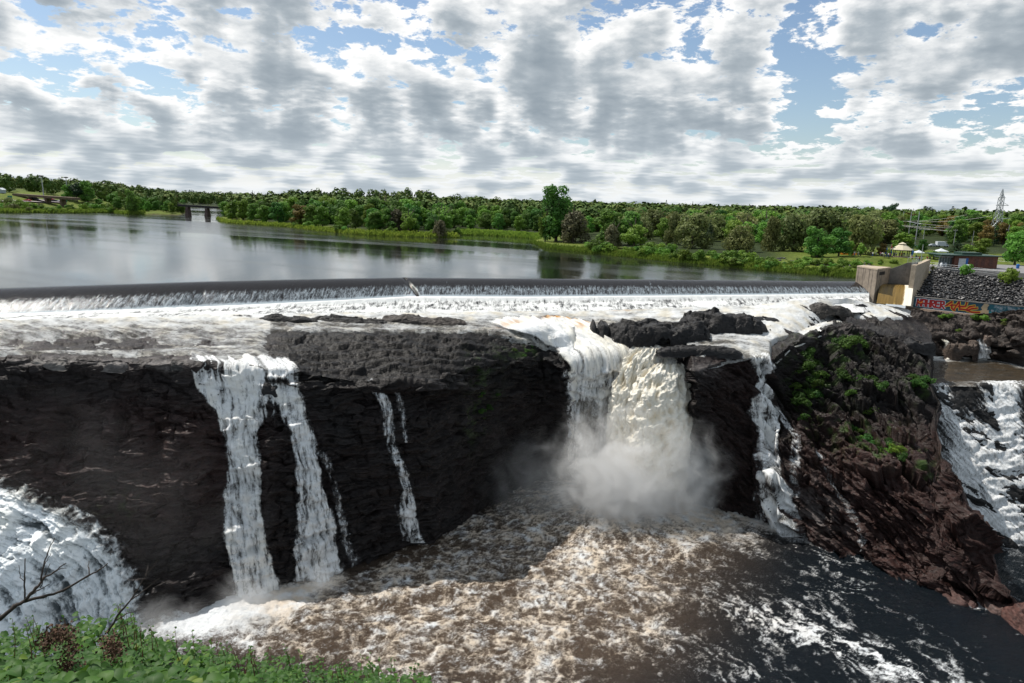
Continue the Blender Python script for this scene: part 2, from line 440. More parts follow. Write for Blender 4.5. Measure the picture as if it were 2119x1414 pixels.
if 0:
    for n_, S in (('C', SURF_C), ('K', SURF_K)):
        for i, x in enumerate(S[0]): print(n_, x, [(round(a), round(1 / b, 1)) for a, b in zip(S[1][i], S[2][i])])

def normals(Pg):
    du = np.gradient(Pg, axis=1); dv = np.gradient(Pg, axis=0)
    n = np.cross(du, dv); n /= np.linalg.norm(n, axis=-1, keepdims=True) + 1e-9
    s = np.sign(n[..., 2:3] - n[..., 1:2] * 1.0); s[s == 0] = 1
    return n * s
def sheet(S, pxs, tops, bots, nrow, pad_bottom=True):
    """regular grid of photo positions between station rows -> world positions"""
    t = np.linspace(0, 1, nrow)[:, None]
    py = bots[None, :] * (1 - t) + tops[None, :] * t
    px = np.broadcast_to(pxs[None, :], py.shape)
    return px, py, surf_world(S, px, py)
def rock_disp(Pg, px, py, tilt, amp):
    x, y, z = Pg[..., 0], Pg[..., 1], Pg[..., 2]
    big = fbm(x / 13, y / 13, z / 13, 3) * 1.5
    w = fbm(x / 9, y / 9, z / 9, 3) * 1.3
    s = z + tilt * x + w
    d = big
    lay = np.clip(1.15 - 1.5 * np.abs(np.asarray(tilt, float)), .38, 1.0)
    d = d + (1 - lay) * (1.5 * ridged(x / 6 + .4 * w, y / 6, z / 4.5, 4, .55) - .9)
    for th, a, fr in ((1.9, .55, .16), (.62, .26, .4), (.21, .07, .9)):
        q = s / th + .35 * pn(x * fr * .6, y * .2, z * .3)
        idx = np.floor(q); fr_ = q - idx
        o0 = pn(x * fr, y * fr * .7, idx * 7.31); o1 = pn(x * fr, y * fr * .7, (idx + 1) * 7.31)
        k = sm(fr_, .82, 1.0)
        d = d + lay * (a * (o0 * (1 - k) + o1 * k) + a * .35 * fr_)
    # vertical cracks and blocks
    bgk = 1 - lay
    d = d + .50 * (1 - .8 * bgk) * cells(x / 2.9, y / 2.9, s / 1.0, 1) + .13 * (1 - .5 * bgk) * cells(x / 1.1, y / 1.1, s / .42, 2)
    d = d + 1.75 * bgk * cells(x / 6.0, y / 6.0, s / 2.6, 5) + .55 * bgk * cells(x / 2.2, y / 2.2, s / .8, 6)
    cr = ridged(x / 2.6 + w, y / 2.6, z / 7, 3)
    d = d - .55 * sm(cr, .80, .98)
    d = d + .22 * fbm(x * 1.1, y * 1.1, z * 1.8, 4, .6)
    return d * amp, s
# ================================================================== materials for rock and water
def rock_material(name="wet_rock", spec=.28):
    m, t, b, out = mat_new(name)
    pos = t.new('ShaderNodeNewGeometry').outputs['Position']
    col = t.attr('tint', 'Color')
    v = t.vm('MULTIPLY', pos, (1.0, 1.0, 2.6))
    n1 = t.noise(v, 1.3, 6, .62, .4); n2 = t.noise(pos, 6.0, 5, .6)
    k = t.mr(n1, .3, .72, .55, 1.5)
    c = t.mix(1.0, col, t.xyz(k, k, k), 'MULTIPLY')
    # pale mineral streaks along the beds
    s = t.mr(t.noise(t.vm('MULTIPLY', pos, (.16, .16, 4.2)), 1.0, 5, .65, .3), .60, .72)
    c = t.mix(t.m('MULTIPLY', s, t.attr('bed')), c, (.11, .098, .09, 1))
    t.put(b.inputs['Base Color'], c)
    t.put(b.inputs['Roughness'], t.mr(n2, .35, .65, .38, .75))
    b.inputs['Specular IOR Level'].default_value = spec
    hgt = t.m('ADD', t.m('MULTIPLY', n1, .8), t.m('MULTIPLY', n2, .25))
    t.put(b.inputs['Normal'], t.bump(hgt, .85, .28))
    return m
ROCK = rock_material()

def foam_material(name, dark=(.010, .013, .016), wet=(.05, .035, .02), rough=(.07, .55), alpha=False, fine=3.0, bump=.5, stretch=(1, 1, 1), lo=.28, hi=.72, sub=.0):
    """flowing water: attribute foam = share of white water, tint = colour of the white water, cov = cover"""
    m, t, b, out = mat_new(name)
    pos = t.new('ShaderNodeNewGeometry').outputs['Position']
    v = t.vm('MULTIPLY', pos, stretch)
    n1 = t.noise(v, fine, 6, .68, .6); n2 = t.noise(v, fine * 3.7, 4, .6, .3)
    f = t.attr('foam')
    ff = t.m('ADD', f, t.m('MULTIPLY', t.m('SUBTRACT', n1, .5), .9))
    ff = t.m('ADD', ff, t.m('MULTIPLY', t.m('SUBTRACT', n2, .5), .45))
    k = t.mr(ff, lo, hi)
    body = t.mix(t.attr('mud'), c4(dark), c4(wet))
    c = t.mix(k, body, t.attr('tint', 'Color'))
    t.put(b.inputs['Base Color'], c)
    t.put(b.inputs['Roughness'], t.mr(k, 0, 1, rough[0], rough[1], False))
    b.inputs['IOR'].default_value = 1.33
    hgt = t.m('ADD', n1, t.m('MULTIPLY', n2, .35))
    t.put(b.inputs['Normal'], t.bump(hgt, bump, .16))
    if sub:
        b.inputs['Subsurface Weight'].default_value = sub; b.inputs['Subsurface Radius'].default_value = (.5, .5, .5)
    if alpha:
        a = t.m('ADD', t.attr('cov'), t.m('MULTIPLY', t.m('SUBTRACT', n1, .5), 1.0))
        a = t.m('ADD', a, t.m('MULTIPLY', t.m('SUBTRACT', n2, .5), .3))
        t.put(b.inputs['Alpha'], t.mr(a, .22, .98))
    return m
FALL = foam_material("falling_water", dark=(.035, .045, .05), wet=(.20, .15, .08), alpha=True, fine=1.9, stretch=(2.2, 2.2, .22), bump=1.0, lo=.2, hi=1.0)
RAPID = foam_material("rapid_water", dark=(.02, .024, .026), wet=(.10, .065, .03), fine=2.1, stretch=(.55, 1.6, 1), bump=1.0, lo=.18, hi=1.05)
POOL = foam_material("pool_water", dark=(.005, .008, .011), wet=(.070, .050, .036), fine=3.6, bump=1.0, rough=(.045, .5), lo=.12, hi=.95)

POOL.node_tree.nodes['Principled BSDF'].inputs['Specular IOR Level'].default_value = .28
# ================================================================== rock faces
def rock_at(S, px, py, tilt=0.0, amp=1.0, cen=1.5):
    A = surf_world(S, px, py)
    du = surf_world(S, px + cen, py) - surf_world(S, px - cen, py)
    dv = surf_world(S, px, py - cen) - surf_world(S, px, py + cen)
    n = np.cross(du, dv); n /= np.linalg.norm(n, axis=-1, keepdims=True) + 1e-9
    sgn = np.where((n[..., 2] * .8 - n[..., 1]) < 0, -1.0, 1.0); n = n * sgn[..., None]
    d, s = rock_disp(A, px, py, tilt, amp)
    return A, n, d, s
def C_amp(px, py):
    e = np.interp(px, SURF_C[0], SURF_C[1][:, 3]); s = np.interp(px, SURF_C[0], SURF_C[1][:, 4]); t = np.interp(px, SURF_C[0], SURF_C[1][:, 5])
    a = np.where(py > e + 10, 1.0, np.interp(py, [0, 1], [1, 1]))
    shelf = sm(py, e + 14, e - 6)          # 0 on the cliff, 1 on the shelf
    flat = np.where(px < 1590, 1 - (.78 - .22 * (px > 540) * (px < 1170) - .16 * (px <= 540)) * shelf, 1 - .68 * shelf)
    flat = flat * (1 - .5 * sm(py, s + 4, t))
    b = np.interp(px, SURF_C[0], SURF_C[1][:, 0]); flat = flat * (1 - .75 * sm(px, 1905, 1928) * sm(px, 1975, 1945)) * (1 + .35 * sm(px, 1600, 1660) * sm(px, 1900, 1860))
    return flat * (.75 + .25 * sm(py, b + 20, b - 30))
def C_tilt(px): return np.interp(px, [-400, 1150, 1434, 1560, 1620, 2100], [0.0, -.02, .30, .40, .55, .7])
def pix_smooth(a, n=2):
    for _ in range(n):
        a = (np.roll(a, 1, 0) + np.roll(a, -1, 0) + np.roll(a, 1, 1) + np.roll(a, -1, 1) + 2 * a) / 6
    return a
pxs = np.arange(-420, 2105, 2.1)
tops = np.interp(pxs, SURF_C[0], SURF_C[1][:, 5]) + 2
bots = np.interp(pxs, SURF_C[0], SURF_C[1][:, 0]) + 26
NR = 520
_t = np.linspace(0, 1, NR)[:, None]
PYg = bots[None] * (1 - _t) + tops[None] * _t; PXg = np.broadcast_to(pxs[None], PYg.shape)
A, n, d, s_ = rock_at(SURF_C, PXg, PYg, C_tilt(PXg), 1.0)
n = np.stack([pix_smooth(n[..., i], 6) for i in range(3)], -1); n /= np.linalg.norm(n, axis=-1, keepdims=True)
amp = C_amp(PXg, PYg)
# caves and fluted recesses in the left wall, an overhang line under the cap rock
dd = d * amp
dd -= 2.6 * blob(PXg, PYg, 133, 895, 26, 48) + 1.6 * blob(PXg, PYg, 253, 875, 14, 45) + 1.3 * blob(PXg, PYg, 325, 900, 16, 55)
cap = blob(PXg, PYg, 200, 762, 330, 14)
dd += .7 * cap * (PXg < 470)
dd += 1.3 * blob(PXg, PYg, 860, 800, 130, 13) - 1.2 * blob(PXg, PYg, 870, 835, 140, 18)
dd += 1.4 * blob(PXg, PYg, 560, 1000, 18, 120) - 1.0 * blob(PXg, PYg, 660, 1050, 30, 120)
VC = A + n * dd[..., None]
_q = (PYg + 5 * fbm(PXg / 60, PYg / 30, 3.3, 3)) / 15.0; _f = _q - np.floor(_q)
VC[..., 2] += 1.0 * (sm(_f, .55, .75) - .5 - .3 * _f) * blob(PXg, PYg, 860, 745, 330, 48) * (PXg > 530) * (PXg < 1165) * (.6 + .5 * pn(PXg / 50, np.floor(_q) * 3.1))
VC[..., 0] += (3.2 * fbm(PYg / 55, PXg / 70, 4., 5, .6)) * sm(PXg, 1895, 1925) * sm(PXg, 2000, 1960) * sm(PYg, 720, 780)
x, y, z = VC[..., 0], VC[..., 1], VC[..., 2]
lum = (.0095 + .005 * sm(PXg, 600, 380) - .002 * sm(PXg, 1580, 1650) + .004 * sm(PXg, 1600, 1700) * sm(PYg, 900, 1000)) + .006 * fbm(x / 5, y / 5, z / 2, 4)  # right headland's upper face made darker in colour, standing in for shade
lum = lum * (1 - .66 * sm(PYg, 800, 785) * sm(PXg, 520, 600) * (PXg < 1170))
e_row = np.interp(PXg, SURF_C[0], SURF_C[1][:, 3])
red = sm(PXg, 1560, 1700) * sm(PYg, 830, 930) * .9 + .35 * sm(PXg, 1420, 1500) * (PXg < 1600) + .5 * sm(PXg, 620, 480) * sm(PYg, 790, 900) * sm(PYg, 1160, 1020)
red = np.clip(.22 + red + .25 * fbm(x / 4, y / 4, z / 3, 3), 0, 1)[..., None]
tint = lum[..., None] * (np.array([1.0, .97, 1.0]) * (1 - red) + np.array([2.8, 1.3, 1.1]) * red)
# pale ledges of the cap rock, pale slab on the right-hand rock
pale = blob(PXg, PYg, 190, 752, 260, 9) * (PXg < 400) + .8 * blob(PXg, PYg, 360, 760, 50, 12) + .7 * blob(PXg, PYg, 1700, 1060, 46, 60, -.7) + .5 * blob(PXg, PYg, 1700, 700, 90, 16, -.15) + .6 * blob(PXg, PYg, 1460, 760, 30, 12)
pale = np.clip(pale, 0, 1) * sm(fbm(x / 2.2, y / 2.2, z / 1.2, 4), -.25, .3)
tint = tint * (1 - pale[..., None]) + np.array([.17, .155, .15]) * pale[..., None]
moss = 0
for a_ in ((1080, 728, 40, 12, .6), (1000, 800, 30, 60, .35), (975, 870, 22, 60, .3), (1000, 740, 40, 20, .2), (250, 1045, 60, 30, .3), (1700, 770, 60, 60, .7), (1760, 720, 50, 35, .6), (1790, 905, 60, 26, .9),
           (1850, 950, 60, 22, 1.1), (1895, 800, 30, 40, .6), (1910, 985, 26, 14, 1.0), (1690, 870, 60, 60, .3), (1690, 700, 60, 14, .3)):
    moss = moss + a_[4] * blob(PXg, PYg, *a_[:4])
moss = np.clip(moss * 1.5, 0, 1) * sm(fbm(x / 1.6, y / 1.6, z / 1.6, 4), .02, .3)
tint = tint * (1 - moss[..., None]) + np.array([.035, .065, .012]) * moss[..., None]
bed = .55 * (PXg < 1170) * sm(PYg, e_row + 8, e_row + 40) * (.4 + .6 * (PXg < 480)) + .35 * (PXg >= 1400)
keepf = np.ones((NR - 1, len(pxs) - 1), bool)
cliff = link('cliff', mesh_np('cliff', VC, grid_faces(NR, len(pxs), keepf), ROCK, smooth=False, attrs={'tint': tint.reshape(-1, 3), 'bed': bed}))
tag(cliff, kind='structure', label='dark layered rock walls of the gorge below the weir')

# wall behind the right-hand cascade, with its upper ledges of slanted beds
pk = np.arange(1885, 2500, 2.1)
tops = np.interp(pk, SURF_K[0], SURF_K[1][:, 6]) - 1; bots = np.interp(pk, SURF_K[0], SURF_K[1][:, 0]) + 16
NK = 330; _t = np.linspace(0, 1, NK)[:, None]
PYk = bots[None] * (1 - _t) + tops[None] * _t; PXk = np.broadcast_to(pk[None], PYk.shape)
def K_step(px, py):
    """terraces of the cascade, metres towards the camera"""
    q = (py - 800 + 30 * fbm(px / 34, py / 90, 3.1, 4) + .10 * (px - 2000)) / 62.0
    return .45 * (sm(q - np.floor(q), .0, .30) - .5) * (py > 806)
def K_amp(px, py):
    pool = sm(py, 806, 796) * sm(py, 738, 748)
    up = sm(py, 742, 732)
    return (1 - .9 * pool) * (.8 - .42 * sm(py, 800, 812)) + .25 * up * sm(px, 2000, 2060)
A, n, d, s_ = rock_at(SURF_K, PXk, PYk, .55, 1.0)
n = np.stack([pix_smooth(n[..., i], 5) for i in range(3)], -1); n /= np.linalg.norm(n, axis=-1, keepdims=True)
dd = d * K_amp(PXk, PYk) + K_step(PXk, PYk)
VK = A + n * dd[..., None]
VK[..., 2] += 3.4 * blob(PXk, PYk, 2140, 700, 95, 34, .25) * (PYk < 770)
x, y, z = VK[..., 0], VK[..., 1], VK[..., 2]
up = sm(PYk, 760, 735)[..., None]
lum = (.016 + .010 * fbm(x / 3, y / 3, z / 1.2, 4))[..., None]
tint = lum * (np.array([1., .98, 1.]) * (1 - up) + np.array([2.3, 1.75, 1.5]) * up)
cascade_wall = link('rock_bank', mesh_np('rock_bank', VK, grid_faces(NK, len(pk)), ROCK, smooth=False, attrs={'tint': tint.reshape(-1, 3), 'bed': .3 + .5 * up[..., 0]}))
tag(cascade_wall, kind='structure', label='stepped brown rock bank under the painted wall and the right-hand cascade')

# ================================================================== loose outcrops standing in the rapids
def outcrop(name, px, py, z, wpx, deep, high, label, cat='rock', seed=1, rot=0.0, tint=(.016, .0155, .0165), tilt=.3, group=None, flat=.5, jag=.5, res=(110, 60)):
    c = at_z(np.array(float(px)), np.array(float(py)), z) if z < -20 else surf_world(SURF_K if px > 1935 else SURF_C, float(px), float(py))
    sc = c[1] / F * 1.03
    wx = wpx * sc / 2
    u = np.linspace(-1, 1, res[0])[None, :]; v = np.linspace(-1, 1, res[1])[:, None]
    U, V = np.broadcast_arrays(u, v)
    X = U * wx * 1.05; Yl = V * deep / 2 * 1.05
    rr = np.sqrt((np.abs(U) ** 2.6 + np.abs(V) ** 2.6)) ** (1 / 1.3 if False else 1.0)
    nb = fbm(X / 3 + seed * 9.1, Yl / 3, seed, 3)
    hgt = 1 - rr - .22 * nb
    prof = np.clip(hgt / (1 - flat * .75), -.3, 1); prof = np.where(prof > 0, np.sqrt(np.clip(prof, 0, 1)), prof)
    env = 1 + .45 * pn(X / (wx * .55) + seed, 0.0, seed * 1.3)
    Z = prof * high * env
    s = Z + tilt * X
    q = s / .55 + .5 * pn(X * .2, Yl * .2, seed); idx = np.floor(q)
    Z = Z + (prof > 0) * (.22 * high * jag * pn(X * .6, Yl * .8, idx * 3.3) + .16 * jag * ridged(X / .9, Yl / .9, Z / .9 + seed, 3) - .1)
    Z = Z + (prof > 0) * high * (.11 * cells(X / 2.2 + seed * 5, Yl / 2.2, Z / 1.4, 3) + .02 * cells(X / .7, Yl / .7, Z / .4 + seed, 4)) * jag * 2
    cr = ridged(X / 2.3 + seed, Yl / 2.3, seed, 2); Z = Z - .5 * jag * high * .5 * sm(cr, .82, .97) * (prof > 0)
    Yl = Yl - .25 * np.clip(Z, 0, None)
    cs, sn = math.cos(rot), math.sin(rot)
    wv = np.stack([X * cs - Yl * sn, X * sn + Yl * cs, Z - .35], -1)
    xx, yy2, zz = X + seed * 3, Yl, Z
    lum = 1 + .45 * fbm(xx / 2, yy2 / 2, zz, 4)
    tn = lum[..., None] * np.array(tint)
    o = link(name, mesh_np(name, wv, grid_faces(res[1], res[0]), ROCK, smooth=False, attrs={'tint': tn.reshape(-1, 3), 'bed': np.full(wv.shape[:2], .25)}), loc=tuple(c))
    tag(o, label, cat, group)
    return o
OUT = [
    # px, py, z, width, depth, height, label, seed, extra
    (372, 664, -5.2, 110, 1.6, .45, 'thin black rock sliver just left of the long ridge below the weir', 3, {}),
    (560, 664, -5.2, 190, 3.0, 1.35, 'low black rock ridge, left third, with two humps below the smooth apron', 4, {}),
    (700, 668, -5.3, 190, 3.4, 1.30, 'middle stretch of the low black rock ridge below the weir', 5, {}),
    (865, 671, -5.4, 210, 4.4, 1.55, 'brownish broken right end of the low rock ridge below the weir', 6, {'tint': (.05, .042, .038)}),
    (1238, 702, -6.6, 46, 6.5, 3.6, 'small dark rock block beside the orange lip of the main fall', 8, {'flat': .7, 'jag': .15}),
    (1362, 702, -6.4, 215, 8.5, 2.9, 'big dark rock hump in mid river right of the main fall lip', 9, {'flat': .8}),
    (1492, 680, -5.9, 175, 8.5, 3.2, 'dark domed rock with thin water streaks, below the right half of the weir', 10, {}),
    (1448, 728, -7.6, 170, 3.5, 1.2, 'flat black ledge low beside the top of the main fall', 11, {'flat': .9}),
    (1560, 664, -5.3, 110, 4.0, 1.1, 'low wet rock shoulder sloping into the white chute', 12, {}),
    (1706, 650, -5.3, 104, 5.5, 2.2, 'smooth brown-black rock mound in white water left of the concrete pier', 13, {'tint': (.05, .045, .04), 'jag': .3}),
    (1704, 668, -5.9, 60, 2.0, .5, 'flat dark stone below the smooth mound in the rapids', 14, {}),
    (1776, 632, -5.2, 40, 2.0, .6, 'low pointed stone in foam just left of the side spillway', 15, {}),
    (1822, 634, -5.3, 30, 1.5, .5, 'small stone in foam below the side spillway', 16, {}),
    (1832, 645, -5.5, 48, 1.6, .6, 'flat stone in the rapids in front of the side spillway', 17, {}),
    (1868, 640, -5.4, 22, 1.5, .5, 'small dark stone beside the brown concrete footing', 18, {}),
    (1985, 735, -10.6, 66, 4.0, 2.6, 'brown boulder between two small falls above the right pool', 19, {'tint': (.07, .052, .042), 'flat': .9}),
    (2046, 706, -8.6, 30, 2.4, 1.7, 'squared pinkish boulder above the small right fall', 20, {'tint': (.12, .09, .075), 'flat': .9}),
    (1895, 722, -8.4, 70, 3.0, 1.6, 'undercut dark ledge left of the small tan fall', 21, {'flat': .9}),
    (376, 754, -6.2, 38, 2.4, .95, 'dark squared boulder perched on the lip of the left fall', 22, {'flat': .9, 'tint': (.05, .047, .045)}),
    (232, 757, -6.2, 60, 2.6, .8, 'pale flat slab on the rim of the left cliff', 23, {'flat': .9, 'tint': (.12, .11, .105)}),
    (100, 752, -6.2, 90, 2.6, .85, 'pale cracked slab near the left end of the cliff rim', 24, {'flat': .9, 'tint': (.12, .112, .105)}),
    (1100, 668, -5.4, 60, 1.5, .35, 'thin flat stone awash above the orange lip', 25, {}),
    (2062, 1256, -33.0, 70, 5, 1.1, 'pale pink slab at the waterline of the right headland', 26, {'tint': (.13, .085, .075), 'flat': .9, 'tilt': .1}),
    (1985, 1242, -33.0, 60, 4, 1.0, 'reddish slab at the foot of the right headland', 27, {'tint': (.075, .042, .037), 'flat': .9}),
    (2150, 1300, -33.0, 120, 8, 2.4, 'red rock at the right edge of the picture by the foam patch', 28, {'tint': (.09, .045, .038), 'flat': .8}),
    (560, 806, -8.6, 34, 2.0, 1.2, 'dark rock knob splitting the top of the left fall', 29, {}),
]
for i, (px, py, z, w_, dp, hg, lb, sd_, ex) in enumerate(OUT):
    outcrop('rock', px, py, z, w_, dp, hg, lb, seed=sd_, **ex)
# ================================================================== river between weir and cliff
def shelf_wet(px, py):
    """height of the water over the smooth rock shelf, metres"""
    w = np.full(px.shape, .34)
    w = w + -.56 * sm(blob(px, py, 150, 714, 360, 20), .3, .8) - .2 * blob(px, py, 470, 716, 60, 14)
    w = w - 1.4 * sm(py, 733, 744) * (px < 395)
    w = w - 2.2 * sm(px, 520, 620) * sm(py, 688, 694) * (px < 1010) - 2.2 * sm(px, 1000, 1010) * (px < 1180) * sm(py, 690 + (px - 1000) * .22, 696 + (px - 1000) * .22)
    w = w - 1.6 * sm(px, 1590, 1605) * sm(py, 706 - (px - 1600) * .30, 712 - (px - 1600) * .30) * (px < 1760)
    w = w - 1.8 * sm(px, 1750, 1775) * sm(py, 660, 666)
    w = w - 1.2 * blob(px, py, 1450, 750, 100, 14)
    return w
pxs = np.arange(-420, 1935, 2.1); e = np.interp(pxs, SURF_C[0], SURF_C[1][:, 3]); t_ = np.interp(pxs, SURF_C[0], SURF_C[1][:, 5])
NRw = 90; q = np.linspace(0, 1, NRw)[:, None]
py = (e[None] + 3) * (1 - q) + (t_[None] + 1) * q; px = np.broadcast_to(pxs[None], py.shape)
A = surf_world(SURF_C, px, py)
x, y = A[..., 0], A[..., 1]
wav = .26 * fbm(x / 1.3, y / 2.0, 1.0, 5, .62) + .20 * ridged(x / 3.5, y / 3.5, 2.0, 3)
A[..., 2] += shelf_wet(px, py) + wav
foam = .44 + .70 * fbm(x / 5, y / 1.8, 4.0, 5, .6) + .5 * wav + .25 * fbm(x / .9, y / .6, 14.0, 3)
foam += .22 * sm(py, 704, 684) * (px < 560) + .35 * sm(py, 676, 658) + .3 * blob(px, py, 1650, 690, 200, 30) + .15 * (px > 1550)
foam -= .22 * blob(px, py, 200, 690, 300, 10) + .2 * blob(px, py, 1130, 665, 150, 8)
amber = np.clip(1.3 * blob(px, py, 1165, 676, 56, 3.2) + .7 * blob(px, py, 1060, 684, 40, 4) + .6 * blob(px, py, 1285, 646, 26, 2.5), 0, 1) * sm(fbm(x / 1.5, y / 1.5, 19., 4), -.35, .1)
foam -= .5 * amber
tw = sm(fbm(x / 3, y / 3, 8.0, 3), -.2, .5)[..., None]
tint = np.array([.66, .675, .68]) * (1 - tw) + np.array([.62, .58, .49]) * tw
tint = tint * (1 - amber[..., None]) + np.array([.50, .24, .035]) * amber[..., None]; foam += .6 * amber
keep = (shelf_wet(px, py) > -1.3); keep = keep[:-1, :-1] | keep[1:, 1:]
river = link('river_rapids', mesh_np('river_rapids', A, grid_faces(NRw, len(pxs), keep), RAPID, attrs={'tint': tint.reshape(-1, 3), 'foam': foam, 'mud': np.clip(.25 + amber * 1.2, 0, 1), 'cov': foam * 0 + 1}))
AMB = foam_material("amber_lip", dark=(.10, .05, .01), wet=(.42, .19, .02), fine=2.0, bump=.5)
tag(river, kind='structure')
# small pool above the right-hand cascade
pk = np.arange(1905, 2500, 2.1); q = np.linspace(0, 1, 60)[:, None]
e = np.interp(pk, SURF_K[0], SURF_K[1][:, 3]) + 2; b_ = np.interp(pk, SURF_K[0], SURF_K[1][:, 4]) - 4
py = e[None] * (1 - q) + b_[None] * q; px = np.broadcast_to(pk[None], py.shape)
A = surf_world(SURF_K, px, py); x, y = A[..., 0], A[..., 1]
A[..., 2] += .22 + .07 * fbm(x / 1.2, y / 1.2, 3.0, 4) - .25 * sm(py, e[None] - 6, e[None] + 2) * sm(fbm(x / 3, y * 0, 5.), 0, .3)
foam = .10 + .5 * fbm(x / 2.5, y / 1.4, 2.0, 4) + .9 * blob(py, px, 742 + 0 * px, 0, 8, 1e9) * sm(px, 2150, 2050) + .75 * blob(px, py, 2090, 752, 60, 6, .3) + .3 * sm(py, 786, 800)
r2 = link('upper_pool_water', mesh_np('upper_pool_water', A, grid_faces(60, len(pk)), RAPID, attrs={'tint': np.broadcast_to(np.array([.78, .78, .76]), A.shape).reshape(-1, 3), 'foam': foam, 'mud': np.clip(.4 + .5 * fbm(x / 4, y / 1, 1.), 0, 1)}))
tag(r2, kind='structure')

# ================================================================== falls
def fall(name, S, left, right, label, off=.45, tilt=0.0, ampf=None, cov=1.0, foam=.80, mud=.3, tan=.3, bulge=0.0, billow=0.0, soft=.12, streak=1.0, seed=0, step=2.0, extra=None, mat=None, group=None):
    """left/right: {row: px}; a sheet of falling water hugging the rock"""
    ys = sorted(left); y0, y1 = ys[0], ys[-1]
    ly = np.array(sorted(left)); lx = np.array([left[k] for k in sorted(left)], float)
    ry = np.array(sorted(right)); rx = np.array([right[k] for k in sorted(right)], float)
    nr = int((y1 - y0) / step) + 2; wmax = float(np.max(np.interp(ly, ry, rx) - lx)); nc = max(8, int(wmax / step) + 2)
    rows = np.linspace(y1, y0, nr)[:, None]; u = np.linspace(0, 1, nc)[None, :]
    L = np.interp(rows, ly, lx); Rr = np.interp(rows, ry, rx)
    L = L + 9 * fbm(rows / 26.0, seed + .3, 0., 4, .6) * min(1, wmax / 50); Rr = Rr + 9 * fbm(rows / 26.0, seed + 7.7, 0., 4, .6) * min(1, wmax / 50)
    mg = 5
    py = np.broadcast_to(rows, (nr, nc)); U = np.broadcast_to(u, (nr, nc)); px = (L - mg) * (1 - u) + (Rr + mg) * u
    if ampf is None: ampf = C_amp if S is SURF_C else K_amp
    if S is SURF_C: tilt = C_tilt(px)
    A, n, d, _ = rock_at(S, px, py, tilt, 1.0, 3.0)
    n = np.stack([pix_smooth(n[..., i], 4) for i in range(3)], -1); n /= np.linalg.norm(n, axis=-1, keepdims=True)
    dd = d * ampf(px, py) + (K_step(px, py) if S is SURF_K else 0)
    dd = pix_smooth(dd, 3)
    sc = A[..., 1] / F
    ac = px * sc + seed * 31.0; al = A[..., 2]
    wpx = (Rr - L) * sc
    st = fbm(ac / .62 + .5 * pn(al / 3.0, seed), al / 3.6, seed + 1.0, 5, .68); st2 = fbm(ac / 2.6, al / 5.0, seed + 3.0, 3); fr = fbm(ac / .55, al / .75, seed + 5.0, 4, .65)
    prof = np.sin(np.clip(U, 0, 1) * math.pi) ** .6
    T = (py - y0) / max(1, (y1 - y0))
    o = .16 * fr + off * (.35 + .65 * prof) + bulge * prof * np.sin(np.clip(T * 1.3, 0, 1) * math.pi * .6) + .50 * streak * st * prof + .45 * streak * st2 * prof
    if billow:
        rb = 1 - np.abs(fbm(ac / 2.3, al / 2.6, seed + 9.0, 4, .55)) * 2.2
        rb2 = 1 - np.abs(fbm(ac / .75, al / .85, seed + 19.0, 3, .55)) * 2.2
        o = o + billow * prof * (rb - .3) + billow * .30 * prof * (rb2 - .4)
    V = A + n * (dd + o)[..., None]
    cv = cov * sm(np.minimum(U, 1 - U) * (Rr - L + 2 * mg), mg * .3, mg * 1.2 + soft * np.minimum(60, (Rr - L)))
    eg = sm(np.minimum(U, 1 - U) * (Rr - L + 2 * mg), 0, 26)
    cv = cv * (.84 + .95 * st * streak) + .22 * st2 + (.55 * fr + .35 * st) * (1 - .75 * eg)
    cv = cv * (.62 + .38 * eg) + .18 * fr
    # ragged start and end
    cv = cv * sm(py, y0 - 1, y0 + 5)
    fo = foam + .85 * st + .35 * st2 + .35 * fr
    tn = sm(st2 + .5 * st, -.25, .5)[..., None] * tan
    tint = np.array([.88, .90, .92]) * (1 - tn) + np.array([.86, .79, .63]) * tn
    md = np.full(cv.shape, mud)
    if extra: cv, fo, tint, md = extra(px, py, U, T, cv, fo, tint, md, ac, al)
    me = mesh_np(name, V, grid_faces(nr, nc), mat or FALL, attrs={'tint': tint.reshape(-1, 3), 'foam': fo, 'mud': md, 'cov': cv})
    o_ = link(name, me); tag(o_, label, 'waterfall', group)
    return o_
def up1(px, py, U, T, cv, fo, tint, md, ac, al):
    hole = blob(px, py, 575, 790, 26, 9) + blob(px, py, 455, 770, 30, 14) * .5 + blob(px, py, 560, 842, 30, 10) * .7
    return cv - .8 * hole - 1.6 * blob(px, py, 567, 892, 25, 36), fo - .5 * hole + .1, tint, md
w1 = empty('waterfall', tuple(P(520, 1240, ZP)))
tag(w1, 'left fall gathering in a V, then splitting into two white columns round black rock', 'waterfall')
def under(o, root, nm):
    mw = root.location.copy(); o.parent = root; o.matrix_parent_inverse = Matrix.Translation(-mw)
    for k in ('label', 'category', 'group'):
        if k in o: del o[k]
    o.name = nm
    return o
under(fall('upper_chute', SURF_C, {742: 384, 770: 392, 800: 402, 830: 425, 862: 452, 885: 466}, {742: 604, 770: 616, 800: 622, 830: 630, 862: 632, 885: 636}, '', seed=1, cov=1.15, off=.5, extra=up1, tan=.35), w1, 'upper_chute')
under(fall('water_column', SURF_C, {866: 446, 900: 462, 960: 470, 1030: 460, 1110: 462, 1180: 476, 1246: 480}, {866: 545, 900: 538, 960: 546, 1050: 542, 1130: 556, 1190: 575, 1246: 600}, '', seed=2, cov=1.15, off=.9, tan=.3), w1, 'water_column')
under(fall('water_column', SURF_C, {866: 590, 900: 600, 960: 606, 1040: 612, 1110: 603, 1160: 606, 1222: 612}, {866: 642, 900: 650, 960: 660, 1020: 676, 1080: 694, 1150: 706, 1222: 726}, '', seed=3, cov=1.08, off=.6, tan=.1), w1, 'water_column')
